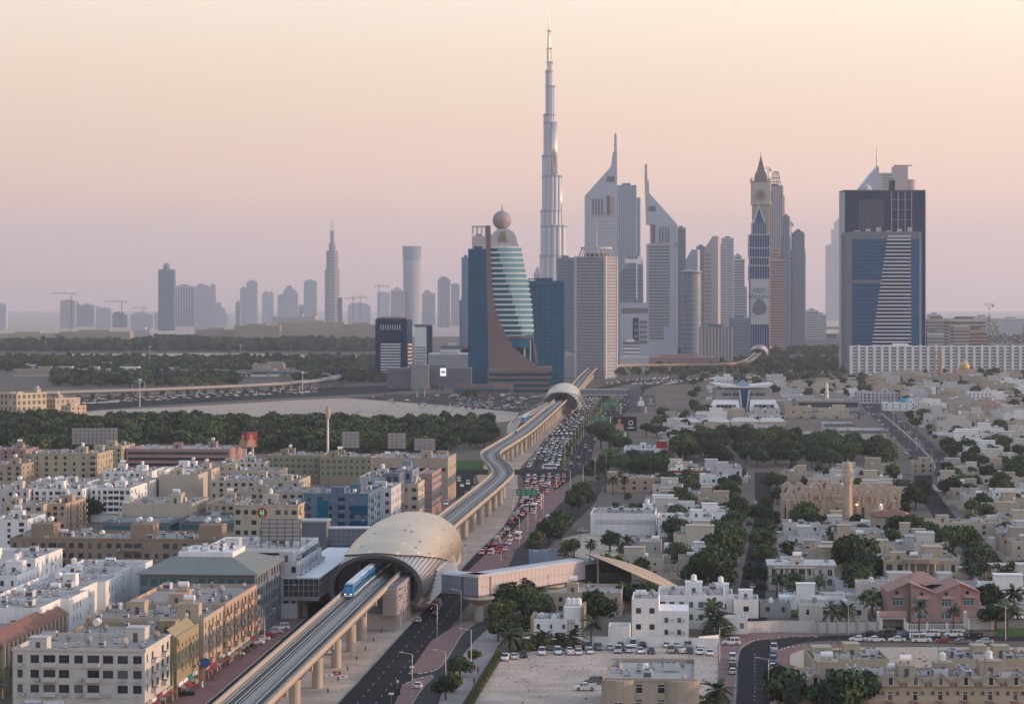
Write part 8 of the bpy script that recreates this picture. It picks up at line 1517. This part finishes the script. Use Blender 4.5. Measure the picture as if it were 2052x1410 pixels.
queue(ONC, 5, 1323, 1600, 9.4, False, 'of the oncoming jam', 'cars in the oncoming jam', 'lit', .30)
queue(RED, 6, 1165, 1258, 7.6, True, 'waiting at the crossing', 'cars waiting at the crossing', 'brake', .16, -1); queue(RED, 3, 1010, 1163, 8.6, True, 'of the tail-lit queue', 'cars in the tail-lit queue', 'brake', .2, -1); queue(RED, 2, 915, 1008, 13, True, 'ending the tail-lit queue', 'cars ending the queue', 'brake', .25, -1); queue(RED, 3, 868, 905, 8, True, 'beside the station louvres', 'cars beside the station', 'brake', .05, -1)
queue(OUTB, 4, 1340, 1950, 120, True, 'of the free outgoing road', 'cars driving away beyond the crossing', 'far', .3)
for i, (x, y, k, p) in enumerate([(838, 1246, 'hatch', 'pwhite'), (873, 1232, 'sedan', 'pgrey'), (838, 1378, 'sedan', 'pwhite'), (662, 1310, 'suv', 'pwhite')]): X, Y = gp(x, y); car(k, p, X, Y, PI / 2 - .08 + (0 if i < 2 else PI if i == 3 else 0), ['white hatchback with lit tail lights driving under the footbridge', 'dark saloon just behind the lorry near the station', 'white saloon on the service road at the bottom', 'white off-roader seen under the viaduct'][i], 'cars near the station')
for i in range(8): X, Y = gp(498 + i * 12.6, 1314 - i * 7.4); k, p = [('sedan', 'pwhite'), ('sedan', 'pgrey'), ('sedan', 'pblack'), ('suv', 'pwhite'), ('sedan', 'pwhite'), ('suv', 'pred'), ('sedan', 'psilver'), ('suv', 'pwhite')][i]; car(k, p, X - 3.2, Y, .12 + (PI if i % 3 == 1 else 0), '%s %s, %s from the near end of the pavement parking row' % (PN[p], KN[k], od(i + 1)), 'cars parked beside the avenue', z=.2)
lots = [(905, 1304, 0), (1012, 1322, 0), (1030, 1319, 0), (1049, 1316, 0), (1086, 1311, 1), (1118, 1310, 1), (1141, 1310, 0), (1160, 1311, 0), (1182, 1309, 0), (1239, 1307, 1), (1259, 1306, 0), (1283, 1308, 0), (1305, 1309, 0), (1344, 1307, 0), (1363, 1307, 0), (1382, 1308, 0), (1403, 1310, 0), (1423, 1312, 0)]
for i, (x, y, v) in enumerate(lots[1:]): X, Y = gp(x, y); k, p = pick(); k = 'suv' if v else k; p = 'pwhite' if i in (0, 4, 5, 7, 9, 13, 16) else p; car(k, p, X, Y, -PI / 2 + R_.uniform(-.2, .2) + (PI if i % 4 == 1 else 0), '%s %s, %s from the left in the front row of the sandy lot' % (PN[p], KN[k], od(i + 1)), 'cars in the sandy lot')
for i, x in enumerate([1056, 1070, 1084, 1104, 1128, 1144, 1158, 1176, 1199, 1222, 1243, 1269, 1288, 1335, 1355, 1378, 1403]): X, Y = gp(x, 1301 - (i > 10) * 5); k, p = pick(); car(k, p, X, Y, -PI / 2 + R_.uniform(-.15, .15) + (PI if i % 3 == 0 else 0), '%s %s, %s from the left in the back row of the sandy lot' % (PN[p], KN[k], od(i + 1)), 'cars in the sandy lot')
for lb, k, p, x, y, a in [('white pickup parked side-on beside the beige house', 'pickup', 'pwhite', 1173, 1383, PI), ('grey off-roader parked behind the white pickup', 'suv', 'pgrey', 1189, 1370, PI), ('white jeep-like off-roader on the brick walk at the bend', 'suv', 'pwhite', 1465, 1292, PI)]: X, Y = gp(x, y); car(k, p, X, Y, a, lb, 'cars near the sandy lot', z=.16)
for i, (x, y, k, p) in enumerate([(1719, 1284, 'sedan', 'pwhite'), (1756, 1285, 'sedan', 'pwhite'), (1797, 1285, 'sedan', 'pwhite'), (1846, 1286, 'van', 'pwhite'), (1888, 1287, 'hatch', 'pred'), (1930, 1289, 'sedan', 'pgrey'), (1973, 1289, 'sedan', 'psilver')]): X, Y = gp(x, y); car(k, p, X, Y, PI + (i % 2) * PI, '%s %s, %s from the left in the near row before the pink house' % (PN[p], KN[k], od(i + 1)), 'cars before the pink house')
for i, (x, y, k, p) in enumerate([(1742, 1273, 'sedan', 'pblack'), (1778, 1270, 'suv', 'pblack'), (1816, 1275, 'sedan', 'pblue'), (1864, 1275, 'suv', 'pwhite'), (1910, 1275, 'suv', 'pwhite'), (1951, 1275, 'suv', 'pblack')]): X, Y = gp(x, y); car(k, p, X, Y, PI, '%s %s, %s from the left in the far row before the pink house' % (PN[p], KN[k], od(i + 1)), 'cars before the pink house')
for i in range(4): X, Y = gp(1468, 1322 + i * 9.5); k, p = [('suv', 'pwhite'), ('sedan', 'psilver'), ('suv', 'pblack'), ('hatch', 'pwhite')][i]; car(k, p, X, Y, PI / 2 - .1, '%s %s, %s from the bend on the left kerb of the bottom street' % (PN[p], KN[k], od(i + 1)), 'cars on the bottom street', z=.15)
for i in range(7): X, Y = gp(1551 - i * .9, 1304 + i * 12.5); k, p = [('suv', 'psilver'), ('sedan', 'pblack'), ('suv', 'pblue'), ('sedan', 'pwhite'), ('sedan', 'psilver'), ('suv', 'pgrey'), ('sedan', 'pblack')][i]; car(k, p, X, Y, -PI / 2 - .1, '%s %s, %s from the bend on the right kerb of the bottom street' % (PN[p], KN[k], od(i + 1)), 'cars on the bottom street', z=.15)
for i, (x, p) in enumerate([(1169, 'pwhite'), (1196, 'pblack'), (1221, 'pwhite'), (1252, 'pblack'), (1277, 'psilver')]): X, Y = gp(x, 1066 + .3 * i); car('sedan', p, X, Y, 0, '%s saloon, %s from the left before the tiled clinic' % (PN[p], od(i + 1)), 'cars before the tiled clinic')
for i, (x, y, p, k) in enumerate([(1518, 1128, 'pblue', 'sedan'), (1518, 1117, 'psilver', 'sedan'), (1517, 1105, 'pwhite', 'sedan'), (1508, 1178, 'pwhite', 'sedan'), (1501, 1052, 'pblack', 'suv'), (1514, 1010, 'pwhite', 'sedan')]): X, Y = gp(x, y); car(k, p, X, Y, PI / 2 - .1, '%s %s on the villa street, %s of the six there from the left' % (PN[p], KN[k], od(sorted([1518.1, 1518, 1517, 1508, 1501, 1514]).index([1518.1, 1518, 1517, 1508, 1501, 1514][i]) + 1)), 'cars on the villa street', 'far')
for i, (x, y, p, k) in enumerate([(1684, 1194, 'pwhite', 'sedan'), (2040, 1193, 'psilver', 'sedan'), (1575, 1192, 'pwhite', 'sedan'), (1928, 1064, 'psilver', 'sedan'), (1875, 1062, 'pblack', 'suv'), (1976, 1122, 'psilver', 'suv'), (2048, 1240, 'pwhite', 'suv')]): X, Y = gp(x, y); car(k, p, X, Y, 0, '%s %s %s' % (PN[p], KN[k], ['beside the small grey house', 'at the right edge beyond the palms', 'behind the grey open garage', 'before the stepped cream villa', 'left of the silver car at the cream villa', 'on the cross street', 'at the right edge by the lawn'][i]), 'cars among the villas', 'far')
def bus(label, X, Y, ang, paint, L_=9.5, truck=False):
    r = thing('lorry' if truck else 'bus', label, 'lorry' if truck else 'bus', (X, Y, .06), ang); e = L_ / 2; mb = MB()
    if truck: loftbox(mb, [(e - 1.9, 1.15, 1.1, .6, 2.7), (e - .3, 1.15, 1.05, .6, 2.6), (e, 1.1, 1.0, .6, 1.5)], 0); mb.build('cab', 'pwhite', r); mb = MB(); mb.box(-e, e - 2.1, -1.2, 1.2, 1.1, 3.3); mb.build('load_box', paint, r); mb = MB(); mb.box(-e, e, -.8, .8, .5, 1.1); mb.build('chassis', 'tyre', r)
    else:
        loftbox(mb, [(-e, 1.1, 1.05, .4, 2.9), (-e + .2, 1.22, 1.15, .35, 3.05), (e - .4, 1.22, 1.15, .35, 3.05), (e, 1.1, 1.0, .4, 2.7)], 0); mb.build('body', paint, r); n = int(L_ / 1.3)
        for s in (-1, 1):
            for i in range(n): mb = MB(); x = -e + .5 + i * 1.3; mb.box(x, x + 1.1, s * 1.2 - .03, s * 1.2 + .03, 1.5, 2.5); mb.build('window', 'carglass', r)
        mb = MB(); mb.box(e - .12, e + .03, -1, 1, 1.3, 2.5); mb.build('windscreen', 'carglass', r); mb = MB(); mb.box(-e - .03, -e + .1, -.95, .95, 1.5, 2.5); mb.build('rear_window', 'carglass', r)
    for s in (-1, 1): mb = MB(); mb.box(-e - .05, -e + .02, s * .9 - .15, s * .9 + .15, .8, 1.1); mb.build('tail_light', 'taillit', r)
    for x in (-e * .6, e * .65):
        for s in (-1, 1): o = ob('wheel', CAR['suv']['wheel'], r, (x, s * 1.1, .46), 0, 1.2)
    return r
bus('orange bus parked by the trees right of the road', *gp(1105, 1057), .05, 'porange', 10); bus('pale blue bus parked behind the orange bus', *gp(1118, 1046), .05, 'pwhite', 10); bus('small white bus driving right of the tail-lit queue', *gp(1039, 1081), PI / 2 - .09, 'pwhite', 7); bus('white coach in the middle of the tail-lit queue', 9.6, 1052, PI / 2 - .1, 'pwhite', 8); bus('white minibus in the oncoming jam', 20.2, 1312, PI, 'pwhite', 7.5); bus('open lorry under the footbridge beside the station', *gp(874, 1222), PI / 2 - .08, 'brown', 8.5, True); bus('brown lorry in the queue beside the station louvres', -5.4, 897, PI / 2 - .08, 'beige', 7.5, True); bus('white box lorry among the tail-lit queue', 6.2, 1105, PI / 2 - .08, 'pwhite', 7.5, True)
# cars too many and too far to pick apart singly
st = MB()
def farcar(X, Y, a, paint):
    src = CAR[R_.choice(('sedan', 'suv', 'sedan'))]['one']; n = len(st.v); c, s = math.cos(a), math.sin(a); st.v.extend([(X + x * c - y * s, Y + x * s + y * c, z + .06) for x, y, z in src.v]); st.f.extend([tuple(i + n for i in f) for f in src.f]); st.m.extend([paint if m == 0 else {1: 5, 2: 5, 3: 6, 4: 7}[m] for m in src.m])
for rows, lanes, y0, y1, gap, away in ((ONC, 5, 1605, 2290, 44, False), (OUTB, 4, 1960, 2290, 60, True)):
    for l in range(lanes):
        Y = y0 + R_.uniform(0, 8)
        while Y < y1:
            q = lane_x(rows, (l + .5) / lanes, Y)
            if q: farcar(q[0], Y, PI / 2 - q[1] + (0 if away else PI), R_.choice((0, 0, 0, 0, 1, 1, 2, 3, 4)))
            Y += gap * R_.uniform(.7, 1.4)
for _ in range(360):
    px, py = R_.uniform(690, 1085), R_.uniform(790, 822); X, Y = gp(px, py)
    if px > 700 + (py - 790) * 4 and (px > 900 or R_.random() < .25): farcar(round(X / 3) * 3, round(Y / 16) * 16, R_.choice((PI / 2, PI / 2, 0, .4)), R_.choice((0, 0, 0, 1, 1, 2, 3, 4)))
for _ in range(170): px = R_.uniform(1400, 1740); X, Y = gp(px, R_.choice((828, 831, 834, 838))); farcar(round(X / 2.8) * 2.8, Y, PI / 2, R_.choice((0, 0, 0, 1, 1, 2, 3)))
for _ in range(150): px = R_.uniform(150, 640); X, Y = gp(px, 806 - (px - 150) * .05 + R_.choice((-4, -2, 2, 4))); farcar(X, Y, .3, R_.choice((0, 0, 0, 1, 1, 3)))
HP = spline([(120, 2700), (178, 2850), (270, 2985), (365, 3120), (420, 3320), (470, 3800), (560, 4600), (730, 5900)], 14); HN = normals(HP)
for p, n in zip(HP, HN):
    for u in (-28, -22, -16, -10, 14, 20, 26, 32, 38, 44, 50):
        if R_.random() < .55: farcar(p[0] + n[0] * u, p[1] + n[1] * u, math.atan2(n[0], -n[1]) + (PI if u > 0 else 0), R_.choice((0, 0, 0, 1, 2, 3)))
for _ in range(40): Y = R_.uniform(1300, 2100); X = 224 + (Y - 1290) * .11 + R_.choice((-8, -5, 5, 8)); farcar(X, Y, PI / 2, R_.choice((0, 0, 1, 3)))
for _ in range(46): X, Y = gp(R_.uniform(820, 935), R_.uniform(950, 1045)); X = via_at(Y) - R_.choice((12, 16, 24, 27)); farcar(X, Y, PI / 2 + PI, R_.choice((0, 0, 0, 1, 1, 3)))
stuff(st.build('distant_traffic', ('pwhite', 'psilver', 'pgrey', 'pblack', 'pred', 'carglass', 'headlit', 'taillight')), 'distant cars on the far roads and car parks', 'cars')
# ================================================================== people
def figure(walk):
    V = [(0, 0, .95), (0, 0, 1.15), (0, 0, 1.38), (0, 0, 1.5), (0, .01, 1.62), (0, .01, 1.74)]; rad = [.14, .13, .15, .055, .095, .08]; E = [(0, 1), (1, 2), (2, 3), (3, 4), (4, 5)]
    def chain(root, pts, rs):
        p = root
        for q, r_ in zip(pts, rs): V.append(q); rad.append(r_); E.append((p, len(V) - 1)); p = len(V) - 1
    s = .26 if walk else .04
    chain(0, [(.09, 0, .9), (.1, s * .5, .5), (.1, s * .75 - .05, .09), (.1, s * .8 + .12, .04)], [.095, .07, .045, .04]); chain(0, [(-.09, 0, .9), (-.1, -s * .35, .5), (-.1, -s * .95, .1), (-.1, -s * .9 + .1, .04)], [.095, .07, .045, .04])
    chain(2, [(.19, 0, 1.38), (.24, -s * .4, 1.12), (.24, -s * .3 + .1, .9), (.24, -s * .2 + .14, .8)], [.06, .045, .035, .04]); chain(2, [(-.19, 0, 1.38), (-.24, s * .4, 1.12), (-.24, s * .5 + .08, .9), (-.24, s * .6 + .1, .8)], [.06, .045, .035, .04])
    me = bpy.data.meshes.new('person_frame'); me.from_pydata(V, E, []); o = bpy.data.objects.new('person_frame', me); col.objects.link(o); m = o.modifiers.new('skin', 'SKIN'); sv = me.skin_vertices[0].data
    for i, r_ in enumerate(rad): sv[i].radius = (r_, r_ * .8 if i < 3 else r_); sv[i].use_root = i == 0
    o.modifiers.new('sub', 'SUBSURF').levels = 1
    out_ = bpy.data.meshes.new_from_object(o.evaluated_get(bpy.context.evaluated_depsgraph_get())); bpy.data.objects.remove(o); return out_
def person_mesh(walk, robe):
    me = figure(walk); me.materials.clear()
    for m in ('cwhite', 'cblack', 'skin', 'hair'): me.materials.append(M[m])
    idx = []
    for p in me.polygons:
        c = p.center; idx.append(3 if c.z > 1.68 or (c.z > 1.6 and c.y < -.02) else 2 if c.z > 1.47 or (abs(c.x) > .2 and c.z < .92) else 0 if c.z > .93 else 1)
    me.polygons.foreach_set('material_index', idx); me.polygons.foreach_set('use_smooth', [True] * len(idx)); return me
PM = [person_mesh(True, False), person_mesh(False, False)]; rb = MB(); rb.lathe([(.30, .06), (.27, .5), (.2, .95), (.23, 1.3), (.2, 1.44), (.07, 1.5)], 12); ROBE = rb.mesh('robe', ('cwhite',))
def person(label, px, py, ang, shirt, legs, robe=None, z=.16, walk=True):
    X, Y = gp(px, py); r = thing('person', label, 'person', (X, Y, z), ang, 'people on the pavements'); o = ob('body', PM[0 if walk else 1], r)
    for i, m in ((0, shirt), (1, legs)): o.material_slots[i].link = 'OBJECT'; o.material_slots[i].material = M[m]
    if robe: q = ob('robe', ROBE, r); q.material_slots[0].link = 'OBJECT'; q.material_slots[0].material = M[robe]
for lb, x, y, a, s_, l_, rb_ in [('person in a long white robe walking on the shop pavement', 405, 1378, .4, 'cwhite', 'cwhite', 'cwhite'), ('person in dark clothes on the kerb by the white robe', 426, 1366, 2, 'cblack', 'cblack', None), ('person in red top walking on the bottom footpath', 958, 1350, 3, 'cred', 'cblack', None), ('person in dark clothes ahead of the red top', 950, 1372, 3, 'cblue', 'cblack', None), ('person in black at the corner of the footpath', 951, 1346, .3, 'cblack', 'cblack', None), ('person in teal top near the footpath tree', 958, 1320, 0, 'cblue', 'cgrey', None), ('person in a black robe on the lower brick pavement', 799, 1393, 0, 'cblack', 'cblack', 'cblack'), ('left of two people under the footbridge', 980, 1222, 0, 'cblack', 'cblack', None), ('right of two people under the footbridge', 986, 1221, 0, 'cblack', 'cgrey', None), ('person in red on the walk by the footbridge', 989, 1201, 3, 'cred', 'cblack', None), ('person in black right of the red one by the footbridge', 1000, 1205, 3, 'cblack', 'cblack', None), ('person crossing by the louvred station side', 1013, 1122, 0, 'cgrey', 'cblack', None), ('person waiting at the road edge beyond the station', 1006, 1118, 0, 'cblue', 'cblack', None), ('person standing at the second lamp beyond the station', 1030, 1108, 0, 'cblack', 'cbrown', None), ('person in white shirt on the brick footway', 1054, 1082, 3, 'cwhite', 'cgrey', None), ('person behind the white shirt on the footway', 1068, 1074, 3, 'cred', 'cblack', None), ('person in white robe beside the cars at the pink house', 1824, 1279, 1, 'cwhite', 'cwhite', 'cwhite'), ('person in blue shirt by the yellow block shops', 441, 1341, .5, 'cblue', 'cblack', None), ('person in red outside the shop signs', 420, 1348, .3, 'cred', 'cblack', None), ('person in dark clothes by the parked cars on the avenue', 488, 1307, 0, 'cblack', 'cgrey', None), ('person in brown near the parked white car', 484, 1318, 2, 'cbrown', 'cblack', None)]: person(lb, x, y, a, s_, l_, rb_)
# ================================================================== small street things
r = thing('flower_stall', 'low planter stall under a red parasol on the shop pavement', 'stall', (*gp(378, 1393), .17)); mb = MB(); mb.box(-1.4, 1.4, -1, 1, 0, .7); mb.build('planter', 'leafdark', r); mb = MB(); mb.lathe([(1.5, 2.1), (1.45, 2.2), (.1, 2.7)], 8); mb.build('parasol', 'cred', r); mb = MB(); mb.tube((0, 0, .7), (0, 0, 2.6), .05); mb.build('pole', 'metal', r)
r = thing('round_shop_sign', 'round blue sign with a red ring hanging over the shops', 'sign', (gx(411, 575), 575, 0)); mb = MB(); mb.lathe([(1.1, -.1), (1.1, .1)], 20); o = mb.build('disc', 'signblue', r, (0, 0, 4.6)); o.rotation_euler = (PI / 2, 0, .3); mb = MB(); mb.loft([[(s * math.cos(t), y, s * math.sin(t)) for t in [2 * PI * i / 20 for i in range(20)]] for s, y in ((1.15, -.14), (1.15, .14), (.95, .14), (.95, -.14))], cap=False); mb.build('ring', 'signred', r, (0, 0, 4.6), .3); mb = MB(); mb.tube((0, .2, 0), (0, .2, 3.6), .08); mb.build('post', 'metal', r)
for i, (x, y) in enumerate([(660, 1356), (675, 1351), (688, 1358)]):
    r = thing('road_barrier', '%s red and white barrier block on the median under the viaduct' % ('left', 'middle', 'right')[i], 'barrier', (*gp(x, y), .05)); mb = MB(); mb.loft([[(-1, -.3, 0), (1, -.3, 0), (1, .3, 0), (-1, .3, 0)], [(-1, -.1, .8), (1, -.1, .8), (1, .1, .8), (-1, .1, .8)]]); mb.build('block', 'cwhite' if i != 1 else 'cred', r); mb = MB(); mb.box(-.35, .35, -.26, -.14, .25, .5); mb.build('stripe', 'cred' if i != 1 else 'cwhite', r)
def tlight(label, x, y, c):
    r = thing('traffic_light', label, 'traffic light', (*gp(x, y), 0)); mb = MB(); mb.tube((0, 0, 0), (0, 0, 3.6), .09, 6); mb.build('post', 'metal', r); mb = MB(); mb.box(-.2, .2, -.16, .1, 3.2, 4.3); mb.build('housing', 'metaldark', r)
    for k, m in enumerate(('taillit' if c == 'red' else 'taillight', 'pgold', 'neongreen' if c == 'green' else 'signgreen')): mb = MB(); mb.lathe([(.13, 0), (.13, .05)], 8); o = mb.build('lens', m, r, (0, -.17, 4.1 - .35 * k)); o.rotation_euler = (PI / 2, 0, 0)
tlight('green traffic light on the median beside the station', 932, 1114, 'green'); tlight('green traffic light on the brick footway by the station', 1004, 1124, 'green'); tlight('red traffic light left of the crossing', 1131, 936, 'red'); tlight('red traffic light right of the crossing', 1141, 940, 'red')
for i, (x, y) in enumerate([(826, 1355), (784, 1410), (797, 1385)]):
    r = thing('small_road_sign', 'small %s road sign on the brick pavement' % ('white upper', 'white lowest', 'round white')[i], 'road sign', (*gp(x, y), .1)); mb = MB(); mb.tube((0, 0, 0), (0, 0, 2.4), .05); mb.build('post', 'metal', r); mb = MB(); mb.box(-.6, .6, -.08, -.03, 2, 2.5) if i != 2 else mb.box(-.3, .3, -.08, -.03, 2, 2.6); mb.build('plate', 'cwhite', r)
# bollards and kerb blocks along the median
for i in range(14):
    Y = 560 + i * 17; X = via_at(Y) + 3.4; r = thing('median_bollard', 'dark bollard on the sandy median, %s from the near end' % od(i + 1), 'bollard', (X, Y, .03), 0, 'bollards on the median'); mb = MB(); mb.lathe([(.16, 0), (.16, .85), (.08, .95)], 8); mb.build('post', 'tyre', r); mb = MB(); mb.box(-.3, .3, -.3, .3, 0, .12); mb.build('foot', 'concrete', r)
# ================================================================== evening haze
mb = MB(); mb.box(-6600, 6600, -400, 28100, -1.5, 960); hz = mb.build('haze', 'white'); hz['kind'] = 'stuff'
hm = bpy.data.materials.new('haze_air'); hm.use_nodes = True; t = hm.node_tree; t.nodes.clear(); o_ = t.nodes.new('ShaderNodeOutputMaterial'); v_ = t.nodes.new('ShaderNodeVolumePrincipled')
v_.inputs['Color'].default_value = (.71, .745, .86, 1); v_.inputs['Density'].default_value = 5.0e-5; v_.inputs['Anisotropy'].default_value = .25; v_.inputs['Density Attribute'].default_value = ''
t.links.new(v_.outputs[0], o_.inputs['Volume']); hz.data.materials.clear(); hz.data.materials.append(hm)
